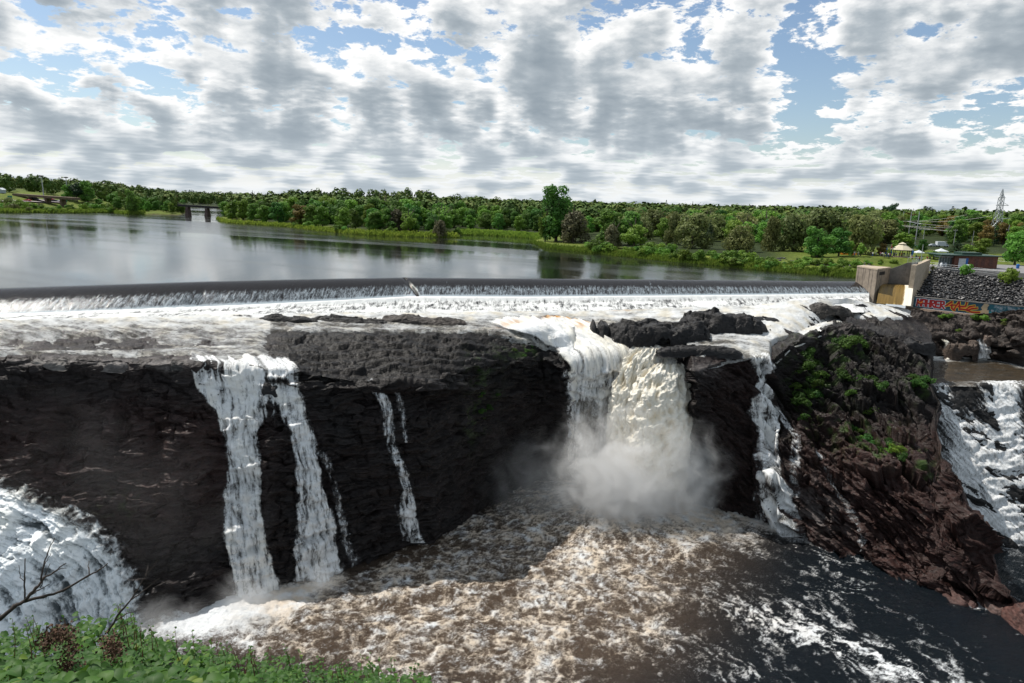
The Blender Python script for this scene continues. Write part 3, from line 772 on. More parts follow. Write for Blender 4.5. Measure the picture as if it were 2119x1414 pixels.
wisp = fall('waterfall', SURF_C, {918: 636, 950: 660, 1000: 686, 1060: 692, 1100: 702, 1180: 726}, {918: 650, 950: 682, 1000: 698, 1060: 712, 1100: 726, 1180: 752}, 'faint trickle on dark rock right of the left fall', seed=4, cov=.55, off=.2, tan=0)
w2 = empty('waterfall', tuple(P(865, 1125, ZP)))
tag(w2, 'thin broken fall down the black middle cliff', 'waterfall')
under(fall('water_strand', SURF_C, {784: 752, 812: 768, 835: 786, 855: 792, 920: 797, 945: 808, 980: 820, 1010: 830, 1060: 822, 1100: 838, 1124: 850},
     {784: 778, 812: 795, 835: 812, 855: 815, 920: 818, 945: 834, 980: 846, 1010: 850, 1060: 862, 1100: 868, 1124: 884}, '', seed=5, cov=.92, off=.3, tan=0), w2, 'water_strand')
under(fall('water_strand', SURF_C, {796: 810, 825: 821, 860: 826, 890: 830, 915: 836}, {796: 820, 825: 833, 860: 840, 890: 842, 915: 842}, '', seed=6, cov=.7, off=.2, tan=0), w2, 'water_strand')
under(fall('water_strand', SURF_C, {1040: 815, 1080: 820, 1120: 834}, {1040: 822, 1080: 830, 1120: 850}, '', seed=7, cov=.6, off=.2, tan=0), w2, 'water_strand')
# the main fall
w3 = empty('waterfall', tuple(P(1290, 1010, ZP)))
tag(w3, 'widest fall, tan and white, plunging into the spray cloud at the centre', 'waterfall')
def mainx(px, py, U, T, cv, fo, tint, md, ac, al):
    rr = fbm(ac / 1.6, al / 2.0, 5.0, 4)
    hole = blob(px, py, 1300, 770, 18, 26) + .7 * blob(px, py, 1215, 870, 20, 60) + .6 * blob(px, py, 1262, 830, 14, 40)
    fo = fo + .25 * sm(py, 760, 700) - .55 * hole + .25 * rr - .25 * sm(py, 800, 950) * sm(px, 1320, 1230)
    amb = np.clip(1.4 * blob(px, py, 1165, 678, 56, 4) + .8 * blob(px, py, 1200, 692, 12, 14) + .7 * blob(px, py, 1060, 684, 30, 4), 0, 1) * sm(fbm(ac / 1.2, al / 1.2, 21.0, 4), -.3, .15)
    k = (sm(px, 1180, 1330) * .8 * sm(rr, -.4, .3))[..., None] * sm(py, 1000, 780)[..., None]
    tint = tint * (1 - k) + np.array([.80, .71, .52]) * k
    tint = tint * (1 - amb[..., None]) + np.array([.50, .24, .035]) * amb[..., None]
    return np.maximum(cv, cv + .25 * sm(py, 800, 700)), fo, tint, np.clip(.35 + amb * 1.3, 0, 1)
under(fall('water_curtain', SURF_C, {674: 1004, 690: 1050, 705: 1104, 728: 1150, 760: 1167, 850: 1174, 930: 1178, 1012: 1190}, {674: 1218, 690: 1240, 702: 1272, 716: 1330, 730: 1390, 745: 1404, 800: 1414, 850: 1412, 930: 1404, 1012: 1396}, '',
     seed=8, cov=1.3, off=1.6, bulge=1.2, billow=.7, extra=mainx, tan=.5, step=1.8, soft=.04), w3, 'water_curtain')
def plume(name, rows, cx, hw, Yc, dep, seed, parent):
    nr, nc = 230, 120; pr = np.linspace(rows[0], rows[-1], nr)[:, None]; th = np.linspace(-math.pi * .56, math.pi * .56, nc)[None, :]
    c = np.interp(pr, rows, cx); w = np.interp(pr, rows, hw); Y = np.interp(pr, rows, Yc); dp = np.interp(pr, rows, dep)
    px = c + w * np.sin(th); py = np.broadcast_to(pr, px.shape); base = at_y(px, py, Y - dp * np.cos(th))
    z = base[..., 2]; ar = th * 4.0
    b1 = 1 - np.abs(fbm(ar / 2.2, z / 3.6, seed, 3, .5)) * 2.4; b2 = 1 - np.abs(fbm(ar / .85, z / 1.8, seed + 3, 4, .6)) * 2.2; b3 = fbm(ar / .30, z / .8, seed + 6, 4, .65)
    dd = .80 * (b1 - .3) + .36 * (b2 - .4) + .22 * b3
    V = base.copy(); V[..., 1] -= dd * np.cos(th * .8); V[..., 0] += dd * np.sin(th); V[..., 2] += .35 * dd
    T = (py - rows[0]) / (rows[-1] - rows[0]); ed = sm(np.abs(th), math.pi * .56, math.pi * .34) * np.ones_like(py)
    cv = 1.15 * ed + .7 * b3 + .25 * (b2 - .5) - .1; cv = cv * sm(T, 0, .04)
    k = sm(.6 * (1 - b1) + .5 * (1 - b2), .15, .9)[..., None]
    tint = np.array([.90, .86, .76]) * (1 - k) + np.array([.76, .66, .48]) * k
    o = link(name, mesh_np(name, V[::-1], grid_faces(nr, nc), FALL, attrs={'tint': tint[::-1].reshape(-1, 3), 'foam': (.95 + .3 * b3)[::-1], 'mud': cv[::-1] * 0 + .8, 'cov': cv[::-1]}))
    return under(o, parent, name)
plume('spray_plume', [748, 775, 820, 870, 930, 1015], [1380, 1372, 1368, 1366, 1360, 1352], [20, 48, 66, 68, 64, 62], [106.5, 106, 105.5, 105, 104.6, 104.3], [1.2, 2.8, 4.2, 4.6, 4.6, 4.4], 71.0, w3)
plume('spray_plume', [716, 745, 800, 870, 950, 1015], [1345, 1330, 1312, 1300, 1296, 1294], [16, 34, 40, 38, 36, 34], [108.5, 107.5, 106.6, 106, 105.6, 105.4], [.8, 1.6, 2.2, 2.4, 2.4, 2.2], 83.0, w3)
under(fall('side_strand', SURF_C, {760: 1158, 800: 1166, 860: 1170, 930: 1176}, {760: 1180, 800: 1186, 860: 1188, 930: 1190}, '', seed=10, cov=.8, off=1.0, tan=0), w3, 'side_strand')
# right-hand thin fall
w4 = empty('waterfall', tuple(P(1630, 1108, ZP)))
tag(w4, 'tall narrow fall right of the main fall, spreading into a fan at its foot', 'waterfall')
under(fall('water_column', SURF_C, {734: 1548, 760: 1566, 790: 1570, 812: 1560, 850: 1548, 900: 1562, 950: 1575, 1000: 1582, 1050: 1578, 1112: 1588},
     {734: 1590, 760: 1598, 790: 1596, 812: 1590, 850: 1602, 900: 1608, 950: 1616, 990: 1620, 1012: 1642, 1060: 1656, 1112: 1672}, '', seed=12, cov=1.1, off=.6, tan=.25), w4, 'water_column')
under(fall('water_strand', SURF_C, {845: 1596, 870: 1608, 895: 1625, 912: 1640}, {845: 1606, 870: 1622, 895: 1640, 912: 1662}, '', seed=13, cov=.8, off=.25, tan=0), w4, 'water_strand')
under(fall('water_strand', SURF_C, {912: 1640, 950: 1632, 990: 1632, 1030: 1645}, {912: 1662, 950: 1660, 990: 1654, 1030: 1655}, '', seed=14, cov=.66, off=.25, tan=0), w4, 'water_strand')
under(fall('water_strand', SURF_C, {1000: 1560, 1040: 1555, 1080: 1562}, {1000: 1580, 1040: 1578, 1080: 1590}, '', seed=15, cov=.5, off=.25, tan=0), w4, 'water_strand')
fall('waterfall', SURF_C, {905: 1668, 950: 1692, 1000: 1716, 1040: 1740, 1100: 1772, 1140: 1770}, {905: 1674, 950: 1702, 1000: 1728, 1040: 1752, 1100: 1784, 1140: 1780}, 'hair-thin trickle down the groove of the red headland', seed=16, cov=.62, off=.2, tan=0)
# right-hand cascade
def casx(px, py, U, T, cv, fo, tint, md, ac, al):
    st = fbm(ac / .38 + .4 * pn(al / 2.0, 3.), al / 5.0, 41.0, 5, .66)
    m = .26 + .75 * blob(px, py, 2066, 830, 42, 90) + .7 * blob(px, py, 2075, 980, 60, 130) + .55 * blob(px, py, 1951, 820, 12, 40) + .55 * blob(px, py, 2010, 960, 60, 60, .8) + .5 * blob(px, py, 2040, 1060, 70, 60)
    m = m + .5 * blob(px, py, 1990, 880, 26, 60, -.5) + .3 * sm(py, 1040, 1120)
    m = m - .6 * blob(px, py, 2000, 815, 28, 38) - .35 * blob(px, py, 2032, 860, 12, 30) - .5 * blob(px, py, 2030, 1010, 12, 50) - .5 * blob(px, py, 2118, 850, 14, 50)
    # veils curl over the ledges
    q = (py - 800 + 30 * fbm(px / 34, py / 90, 3.1, 4) + .10 * (px - 2000)) / 62.0; q = q - np.floor(q)
    m = m + .10 * sm(q, .25, .05) + .95 * st + .18 * fbm(ac / 1.8, al / 3.5, 44.0, 4, .6)
    return m, fo * 0 + .75 + .5 * st, tint, md
wc = fall('waterfall', SURF_K, {792: 1918, 860: 1912, 940: 1904, 1132: 1904}, {792: 2330, 860: 2330, 1132: 2340}, 'broad stepped cascade veiling dark ledges at the right edge', seed=17, off=.30, streak=.5, extra=casx, tan=.05, step=1.7, soft=0.0)
fall('waterfall', SURF_K, {700: 1946, 720: 1950, 748: 1953}, {700: 1958, 720: 1966, 748: 1978}, 'short tan chute left of the brown boulder above the pool', seed=18, off=.5, cov=1.1, tan=.9)
fall('waterfall', SURF_K, {700: 2016, 720: 2018, 748: 2020}, {700: 2030, 720: 2044, 748: 2046}, 'small white fall right of the brown boulder above the pool', seed=19, off=.6, cov=1.1, tan=.1)

# ================================================================== plunge pool
pxs = np.arange(-520, 2640, 2.2); rows = np.concatenate([np.arange(955, 1430, 1.5), np.arange(1430, 1900, 5)])
py = np.broadcast_to(rows[::-1][:, None], (len(rows), len(pxs))); px = np.broadcast_to(pxs[None], py.shape)
A = at_z(px, py, ZP); x, y = A[..., 0].copy(), A[..., 1].copy()
turb = np.clip(1.15 * blob(px, py, 1290, 1060, 330, 110) + .9 * blob(px, py, 1020, 1180, 330, 120) + .9 * blob(px, py, 620, 1290, 330, 75) + .75 * blob(px, py, 1150, 1290, 420, 130) + .5 * blob(px, py, 1000, 1400, 350, 120) + .5 * blob(px, py, 400, 1300, 260, 80), 0, 1)
wx = x + 1.3 * fbm(x / 3.2, y / 3.2, 1.0, 3); wy = y + 1.3 * fbm(x / 3.2, y / 3.2, 6.0, 3)
wx2 = x + 3.5 * fbm(x / 9, y / 9, 11.0, 2); wy2 = y + 3.5 * fbm(x / 9, y / 9, 16.0, 2)
hw = .42 * fbm(x / 4.2, y / 4.2, 2.0, 4) * (.3 + 1.0 * turb) + (.16 * ridged(wx / 1.5, wy / 1.5, 4.0, 4, .6)) * (.25 + turb)
hw += 1.0 * blob(px, py, 1290, 1030, 120, 40) + .5 * blob(px, py, 520, 1250, 90, 20)
cx1 = x + 1.1 * fbm(x / 1.1, y / 1.1, 1.5, 3) + 2.2 * fbm(x / 6, y / 6, 3.5, 2); cy1 = y + 1.1 * fbm(x / 1.1, y / 1.1, 6.5, 3) + 2.2 * fbm(x / 6, y / 6, 8.5, 2)
fil = ridged(cx1 / 1.15, cy1 / .95, 7.0, 5, .66)            # curls of foam
fil2 = ridged(wx2 / 3.1, wy2 / 2.2, 9.0, 6, .66)
fil3 = ridged((cx1 * .8 + cy1 * .5) / 4.6, (cy1 * .8 - cx1 * .45) / 1.9, 12.0, 6, .64)
_rx, _ry = x - 17.0, y - 110.0; rad = np.hypot(_rx, _ry); tht = np.arctan2(_rx, -_ry) + .10 * fbm(x / 9, y / 9, 93., 3)
lane = fbm(tht * 5.5, rad / 16, 94., 4, .55); rfil = ridged(tht * 17 + .5 * fbm(x / 2, y / 2, 95., 3), rad / 4.2, 96., 6, .66)
fil3 = ridged(tht * 15 + .8 * fbm(x / 3.5, y / 3.5, 98., 4), rad / 6.5, 97., 6, .66)
boil = fbm(x / 4.5, y / 3.2, 99., 3)
pat = fbm(x / 7, y / 7, 20., 3) + 1.3 * lane + .7 * boil
lace = .34 * sm(fil, .56, .92) + .42 * sm(rfil, .56, .94) + .50 * sm(fil2, .60, .95)
amt = np.clip(.02 + .80 * turb + .34 * pat, 0, 1.25)
foam = -.26 + .50 * amt + lace * (.25 + .75 * amt) + .30 * fbm(x / .9, y / .8, 77., 5, .68) * (.3 + amt)
# lacy drifting foam over dark water at the lower right
band = blob(px, py, 1640, 1310, 280, 42, .28) + blob(px, py, 1900, 1400, 340, 30, .38) + .8 * blob(px, py, 1560, 1400, 200, 36, .5) + .6 * blob(px, py, 1730, 1190, 110, 42, .5) + .45 * blob(px, py, 1430, 1260, 240, 110)
low = sm(px + .55 * (py - 1200) + 60 * fbm(x / 6, y / 6, 90., 3), 1380, 1720)
thin = ridged(tht * 34 + 1.1 * fbm(x / 2.5, y / 2.5, 101., 4), rad / 5.0, 102., 5, .66); gap = sm(fbm(x / 11, y / 9, 103., 3), -.45, .15)
flow = -.30 + sm(fil3, .50, .93) * (.34 + .48 * band) + .55 * sm(fil, .48, .92) * (.36 + .5 * band) + .42 * sm(thin, .52, .9) * gap + .24 * fbm(x / .8, y / .6, 78., 4, .6) * (.3 + band)
foam = foam * (1 - low) + flow * low
foam += .9 * blob(px, py, 2040, 1256, 46, 9, .1) + .9 * blob(px, py, 1640, 1108, 60, 9, .25) + .5 * blob(px, py, 1600, 1092, 80, 8, .3) + .8 * blob(px, py, 2095, 1128, 60, 7)
foam += .85 * blob(px, py, 520, 1256, 110, 20, -.15) + .75 * blob(px, py, 430, 1290, 150, 26, -.2) + .5 * blob(px, py, 660, 1214, 60, 10, -.2) + .3 * blob(px, py, 810, 1180, 30, 16)
foam += .55 * blob(px, py, 1290, 1040, 150, 50) + .45 * blob(px, py, 1480, 1080, 90, 50, .5)
foam -= .25 * blob(px, py, 2000, 1310, 200, 50, .4)
foam -= .30 * blob(px, py, 780, 1165, 90, 26, -.2)
mud = np.clip((turb * 1.0 - .2 * (px < 420)) * (1 - .92 * low) * (1 - .5 * sm(px, 1250, 900) * sm(py, 1140, 1060)), 0, 1)  # less brown at the left, darkening the shaded water in its colour
tk = (np.clip(1.2 * turb, 0, 1) * sm(fbm(x / 1.9, y / 1.9, 40., 4), -.5, .25) * sm(px, 420, 620))[..., None]
tint = np.array([.74, .765, .79]) * (1 - tk) + np.array([.64, .545, .44]) * tk
crest = (sm(fil, .86, 1.0) * .6)[..., None]; tint = tint * (1 - crest) + np.array([.82, .80, .76]) * crest
hw += low * (.20 * ridged((x * .8 + y * .6) / 5.5, (y * .8 - x * .6) / 1.7 + fbm(x / 8, y / 8, 31., 3), 62., 4, .6) + .12 * fbm(x / 1.1, y / .6, 63., 4, .6))
hw += (.22 * ridged(cx1 / 1.9, cy1 / 1.4, 55., 4, .62) + .10 * lace) * (.30 + .9 * turb) + .20 * fbm(x / 2.2 + .5 * y / 2, y / .9, 60., 5, .6) + .12 * fbm(x / 5 - y / 6, y / 2.5, 61., 3)
A[..., 2] += hw
pool = link('plunge_pool_water', mesh_np('plunge_pool_water', A, grid_faces(len(rows), len(pxs)), POOL, attrs={'tint': tint.reshape(-1, 3), 'foam': foam, 'mud': mud}))
tag(pool, kind='structure')

# ================================================================== big jet at the lower left
nt, ns = 420, 320
sil_x = np.array([-420, -300, -150, 0, 60, 110, 150, 200, 245, 275, 305, 322, 330.]); sil_y = np.array([930, 945, 962, 986, 1004, 1030, 1042, 1072, 1105, 1150, 1215, 1262, 1300.])
# arc length parameter along the outer edge
al = np.concatenate([[0], np.cumsum(np.hypot(np.diff(sil_x), np.diff(sil_y)))]); al /= al[-1]
tt = np.linspace(0, 1, nt)[None, :]; ss = np.linspace(0, 1, ns)[:, None]
ex = np.interp(tt, al, sil_x); ey = np.interp(tt, al, sil_y)
# inner streamlines: same arc, thrown less far and lower
px = ex * (1 - ss) + (ex * .55 - 260) * ss; py = ey + ss * (330 + 60 * tt) * (1 - .2 * tt)
Y0 = 63.0 - 3.0 * ss - 12 * np.sin(np.clip(ss, 0, 1) * math.pi * .5) * (1 - .5 * tt) + 1.5 * tt
w0 = at_y(px, py, Y0); xx, zz = w0[..., 0], w0[..., 2]
ln = tt * 40; ac = ss * 18
st = fbm(ln / 5.0, ac / .9, 51., 5, .6); st2 = fbm(ln / 7.0 + 3, ac / 3.2, 53., 4); bl = 1 - np.abs(fbm(ln / 2.2, ac / 2.2, 55., 4)) * 2
edge = sm(ss, 0, .06)
bf2 = 1 - np.abs(fbm(ln / .9, ac / .8, 65., 4, .6)) * 2; fj = fbm(ln / .7, ac / .6, 67., 4, .62)
sl = fbm(ln / 9.0, ac / .55, 69., 5, .65)
off = (1.0 * st + 1.8 * st2 + .8 * (bl - .4) + .22 * (bf2 - .4) + .25 * fj + .5 * sl) * (.35 + .65 * edge)
V = w0.copy(); V[..., 1] -= off; V[..., 2] += .5 * off * 1.0 * (1 - .5 * edge) + 1.1 * fbm(ln / 1.5, ac * 0 + 9., 57., 5, .62) * (1 - edge)
fo = .72 + .55 * st + .50 * st2 + .3 * fj + .55 * sl - .25 * sm(ss, .25, .8) * (1 - .3 * tt) - .1 * sm(tt, .6, 1)
cv = sm(ss, -.005, .16) * 1.0 + .22 + .75 * (fj + .6 * st) * (1 - .8 * sm(ss, .02, .22)) - .5 * sm(tt, .93, 1.0) * sm(ss, .3, 0)
k = (sm(st2, -.3, .3) * .55 * sm(tt, .95, .5) * sm(ss, .5, .05))[..., None]
tint = np.array([.86, .90, .93]) * (1 - k) + np.array([.84, .80, .66]) * k
JET = foam_material("jet_water", dark=(.07, .095, .12), wet=(.16, .15, .11), alpha=True, fine=.9, stretch=(1, 1, 1), bump=.9, rough=(.4, .6))
jet = link('waterfall', mesh_np('waterfall', V, grid_faces(ns, nt), JET, attrs={'tint': tint.reshape(-1, 3), 'foam': fo, 'mud': cv * 0 + .25, 'cov': cv}))
tag(jet, 'huge arching white jet of water at the lower left, behind the bare twigs', 'waterfall')
# ================================================================== weir and reservoir
crx = np.array([-500, 0, 210, 420, 640, 835, 1060, 1400, 1770, 1800.]); cry = np.array([622, 597.5, 590.5, 583.5, 578.5, 575, 577, 579.5, 582.5, 582.8])
tox = np.array([-500, 0, 250, 500, 700, 850, 1100, 1400, 1770, 1830.]); toy = np.array([682, 653, 643, 632, 622, 613.5, 614.5, 612, 608.5, 608])
apx = np.array([-500, 0, 300, 600, 850, 1100, 1400, 1600, 1700, 1900.]); apy = np.array([694, 671, 663, 656, 653, 650, 646, 642, 632, 632])
pxs = np.arange(-500, 1800, 1.8)
yc = np.interp(pxs, crx, cry); yt = np.interp(pxs, tox, toy); ya = np.interp(pxs, apx, apy)
C0 = at_z(pxs, yc, 0.02); C1 = at_y(pxs, yt, C0[:, 1] - 6.0); C2 = at_y(pxs, ya, C0[:, 1] - 12.0)
prof = []   # rows: position, v coordinate
us = np.concatenate([np.linspace(-.07, 0, 8), np.linspace(0, 1, 60)[1:]])
rowsP = []; vco = []
for u in us:
    if u <= 0:
        p = C0 + (C0 - C1) * np.array([1, 1, 0]) * (-u) * 1.6; p = p.copy(); p[:, 2] = .02 - .0 * u
    else:
        uh = u                                   # horizontal share
        p = C0 * (1 - uh) + C1 * uh; p[:, 2] = .02 + (C1[:, 2] - .02) * (.12 * u + .88 * (u ** 1.55))
    rowsP.append(p); vco.append(u)
for u in np.linspace(0, 1, 36)[1:]:
    p = C1 * (1 - u) + C2 * u; p[:, 2] = C1[:, 2] + (C2[:, 2] - C1[:, 2] + .25 * u) * (u ** .8)
    rowsP.append(p); vco.append(1 + u)
p = C2 + (C2 - C1) * np.array([1, 1, 0]) * .5; p[:, 2] = C2[:, 2] - 1.0; rowsP.append(p); vco.append(2.3)
A = np.stack(rowsP, 0); V_ = np.array(vco)[:, None] + np.zeros((1, len(pxs))); PXd = np.broadcast_to(pxs[None], V_.shape)
x = A[..., 0]
seam = np.abs(PXd - np.interp(V_, [0, .5, 1, 1.6], [838, 848, 866, 890]))
rg = fbm(x / .28 + .8 * V_, V_ * 2.2, 3.0, 5, .62); rg2 = fbm(x / 2.2, V_ * .8, 5.0, 3)
on = sm(V_, .08, .4)
A[..., 2] += (.018 * rg + .05 * rg2) * on * (V_ < 1) + sm(V_, 1, 1.1) * (.16 * fbm(x / 1.0, V_ * 6, 8., 4) + .35 * blob(V_, x * 0, 1.08, 0, .10, 1e9)) - .35 * np.exp(-(seam / 3.5) ** 2) * (V_ > 0) * (V_ < 1)
top = .10 + .05 * rg2
white = sm(V_ + .075 * rg + .06 * rg2, top - .05, top + .60)
lft = sm(PXd, 420, 0)
white = white * (1 - .55 * lft * sm(V_, .55, .25)) + lft * .55 * blob(V_ + .04 * rg, x * 0, .22, 0, .05, 1e9)
foam = -.30 + .74 * white + .20 * rg * sm(V_, .02, .2)
foam = np.where(V_ > 1, .52 + .5 * np.exp(-((V_ - 1.05) / .12) ** 2) + .35 * fbm(x / .8, V_ * 5, 11., 4), foam)
foam += .5 * np.exp(-((V_ - .99) / .05) ** 2)
foam += .35 * (V_ > 1.3) * sm(fbm(x / 7, V_ * 3, 14., 3), -.1, .4)
foam -= .9 * np.exp(-(seam / 2.2) ** 2) * (V_ > .05) * (V_ < 1.0)
spike = sm(pn(x / .8, 55.5), .55, .75) * sm(V_, .10, .16) * sm(V_, .55, .3); foam += .5 * spike
tint = np.where((V_ < 1)[..., None], np.array([.36, .42, .47]), np.array([.80, .81, .80]))
WEIR = foam_material("weir_water", dark=(.012, .014, .017), wet=(.05, .03, .02), fine=1.3, stretch=(2.2, .5, .5), bump=.35, rough=(.10, .45))
weir = link('weir', mesh_np('weir', A, grid_faces(len(us) + 36, len(pxs)), WEIR, attrs={'tint': tint.reshape(-1, 3), 'foam': foam, 'mud': .15 + 0 * foam}))
tag(weir, 'long low curved weir with a thin grey sheet of water sliding over it', 'weir')

# reservoir
m, t, b, out = mat_new("reservoir_water")
pos = t.new('ShaderNodeNewGeometry').outputs['Position']
b.inputs['Base Color'].default_value = (.012, .014, .010, 1); b.inputs['IOR'].default_value = 1.75
rp = t.noise(t.vm('MULTIPLY', pos, (1.0, .30, 1)), 1.6, 5, .6, .2)
rp2 = t.noise(t.vm('MULTIPLY', pos, (.35, .10, 1)), .9, 4, .55)
px_, py_, pz_ = t.sep(pos)
# wind lanes: long bands across the river, slightly slanted
lane = t.noise(t.xyz(t.m('MULTIPLY', t.m('ADD', px_, t.m('MULTIPLY', py_, .9)), .0045), t.m('MULTIPLY', t.m('SUBTRACT', py_, t.m('MULTIPLY', px_, -.50)), .020), 0.3), 1.0, 4, .55, .6)
lane = t.mr(lane, .44, .60)
t.put(b.inputs['Roughness'], t.mr(lane, 0, 1, .06, .20, False))
hh = t.m('ADD', t.m('MULTIPLY', rp, .6), rp2)
nb = t.new('ShaderNodeBump'); t.put(nb.inputs['Height'], hh); nb.inputs['Distance'].default_value = .05
t.put(nb.inputs['Strength'], t.mr(lane, 0, 1, .28, .95, False)); t.put(b.inputs['Normal'], nb.outputs[0])
RES = m
fr = at_z(pxs, yc - .35, 0.0); fr = np.concatenate([fr, at_z(np.array([1830., 1905.]), np.array([583., 582.]), 0.0)])
far = fr * (2600 / fr[:, 1:2])
G = [fr]
for k in (.01, .03, .08, .2, .5, 1.0): G.append(fr * (1 - k) + far * k)
G = np.stack(G, 0); G[..., 2] = 0.0
res = link('reservoir_water', mesh_np('reservoir_water', G[::-1], grid_faces(7, G.shape[1]), RES))
tag(res, kind='structure')
# ================================================================== land
def wpoly(pts, z=0.0): return np.array([at_z(np.array(float(a)), np.array(float(b)), z)[:2] for a, b in pts])
LANDP = [(448, 454), (470, 462), (530, 466), (600, 471), (650, 477), (700, 482), (760, 487), (830, 490), (900, 492), (950, 492), (955, 487), (1000, 487), (1060, 491), (1100, 494), (1116, 497), (1096, 502), (1130, 514), (1180, 520), (1250, 527), (1320, 535), (1400, 543), (1450, 547), (1500, 552), (1580, 560), (1650, 566), (1700, 570), (1768, 575)]
ls = wpoly(LANDP)
PTOP = 2.2
pl = wpoly([(1806, 566), (1836, 556), (1872, 545), (1893, 545), (1929, 556), (2119, 579), (2300, 600), (2700, 650)], 1.6)
LAND = np.concatenate([ls, pl, np.array([[900, 60], [2500, 400], [2500, 4000], [-700, 4000], [-520, 900]]), wpoly([(430, 430), (478, 436), (482, 442), (462, 448)])])
LEFT = np.concatenate([wpoly([(-900, 428), (-300, 438), (0, 441), (100, 442), (150, 442), (235, 440.5), (258, 444), (300, 444.5), (375, 446), (383, 443), (390, 439)]), np.array([[-330, 640], [-420, 900], [-700, 4000], [-5000, 4000], [-5000, 200]])])
def sdist(poly, x, y):
    """signed distance, + inside"""
    d2 = np.full(x.shape, 1e18); ins = np.zeros(x.shape, bool); n = len(poly)
    for i in range(n):
        ax, ay = poly[i]; bx, by = poly[(i + 1) % n]; ex, ey = bx - ax, by - ay
        t = np.clip(((x - ax) * ex + (y - ay) * ey) / (ex * ex + ey * ey + 1e-9), 0, 1)
        d2 = np.minimum(d2, (x - ax - t * ex) ** 2 + (y - ay - t * ey) ** 2)
        c = ((ay > y) != (by > y)) & (x < ex * (y - ay) / (ey + (1e-12 if ey == 0 else 0)) + ax); ins ^= c
    return np.where(ins, 1, -1) * np.sqrt(d2)
def land_h(x, y):
    sb = sdist(LAND, x, y); sl = sdist(LEFT, x, y); sd_ = np.maximum(sb, sl)
    qx = x / np.maximum(y, 1)
    h = -3 + 4.2 * sm(sd_, -5, 3.5)
    right = sm(qx, .30, .50) * (sb > 0)
    h = h + right * 1.2 * sm(sb, 3, 11) + (1 - right) * .5 * sm(sd_, 3, 20)
    h = h + 8.5 * sm(sl, 14, 90) * sm(qx, -.50, -.60) + 5 * sm(sl, 40, 160)
    h = h + 1.0 * sm(sb, 60, 260) * (1 - .3 * sm(qx, .45, .6))
    far = sm(np.hypot(x, y), 620, 2600)
    h = h + far * (1 + 9 * fbm(x / 500, y / 500, 3.3, 3)) + 6 * sm(np.hypot(x, y), 1500, 4000) + 10 * np.exp(-((x + 150) / 90) ** 2 - ((y - 760) / 120) ** 2) * (sb > 0)
    h = h + .35 * fbm(x / 9, y / 9, 2.0, 3) * sm(sd_, 0, 6)
    return h, sb, sl
az = np.radians(np.concatenate([np.arange(-70, -42, 1.0), np.arange(-42, 46, .16), np.arange(46, 75, 1.0)]))
rr_ = np.concatenate([np.geomspace(118, 700, 330), np.geomspace(705, 6000, 90)])
AZ, RR = np.meshgrid(az, rr_); gx = RR * np.sin(AZ); gy = RR * np.cos(AZ)
gz, sb, sl = land_h(gx, gy)
# nothing of the land sheet may hang over the gorge: drop it in front of the plateau edge
g1 = fbm(gx / 14, gy / 14, 5., 4); g2 = fbm(gx / 2.5, gy / 2.5, 8., 4)
gcol = np.array([.115, .150, .028]) + np.stack([.05 * g1, .045 * g1, .01 * g1], -1) + .02 * g2[..., None]
wet = (1 - sm(np.maximum(sb, sl), .2, 2.2))[..., None]
gcol = gcol * (1 - wet) + np.array([.09, .075, .05]) * wet
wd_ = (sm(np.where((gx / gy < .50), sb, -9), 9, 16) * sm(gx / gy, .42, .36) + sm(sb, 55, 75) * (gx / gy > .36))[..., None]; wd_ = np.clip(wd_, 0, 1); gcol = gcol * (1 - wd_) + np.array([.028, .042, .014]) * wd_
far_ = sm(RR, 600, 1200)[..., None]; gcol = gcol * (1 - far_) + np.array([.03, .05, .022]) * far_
gcol = np.clip(gcol, .01, 1)
m, t, b, out = mat_new("bank_ground")
pos = t.new('ShaderNodeNewGeometry').outputs['Position']
n1 = t.noise(pos, .9, 6, .65); n2 = t.noise(pos, 5.0, 3, .6)
k = t.mr(n1, .3, .7, .6, 1.35); t.put(b.inputs['Base Color'], t.mix(1.0, t.attr('tint', 'Color'), t.xyz(k, k, t.m('MULTIPLY', k, .9)), 'MULTIPLY'))
b.inputs['Roughness'].default_value = .9; b.inputs['Specular IOR Level'].default_value = .15
t.put(b.inputs['Normal'], t.bump(t.m('ADD', n1, n2), .7, .3))
_k = np.maximum(sb, sl) > -9; _k = _k[:-1, :-1] | _k[1:, 1:]
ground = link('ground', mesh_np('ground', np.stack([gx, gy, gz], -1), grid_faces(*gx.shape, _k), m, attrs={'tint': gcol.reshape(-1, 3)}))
tag(ground, kind='structure')
def gh(x, y):
    a, _, _ = land_h(np.array([float(x)]), np.array([float(y)])); return float(a[0])
def ground_at(px, py):
    """point of the ground under a photo position"""
    d = pixdir(np.array(float(px)), np.array(float(py))); lo = None
    ts = np.geomspace(110, 3000, 900); X = d[0] * ts; Y = d[1] * ts; Z = CAMZ + d[2] * ts
    h, _, _ = land_h(X, Y); i = np.argmax(Z < np.maximum(h, 0))
    i = max(1, int(i)); a = (Z[i - 1] - h[i - 1]); b2 = (Z[i] - h[i]); k = a / (a - b2 + 1e-9); k = min(1, max(0, k))
    tt_ = ts[i - 1] + (ts[i] - ts[i - 1]) * k
    x, y = d[0] * tt_, d[1] * tt_
    return Vector((x, y, gh(x, y)))

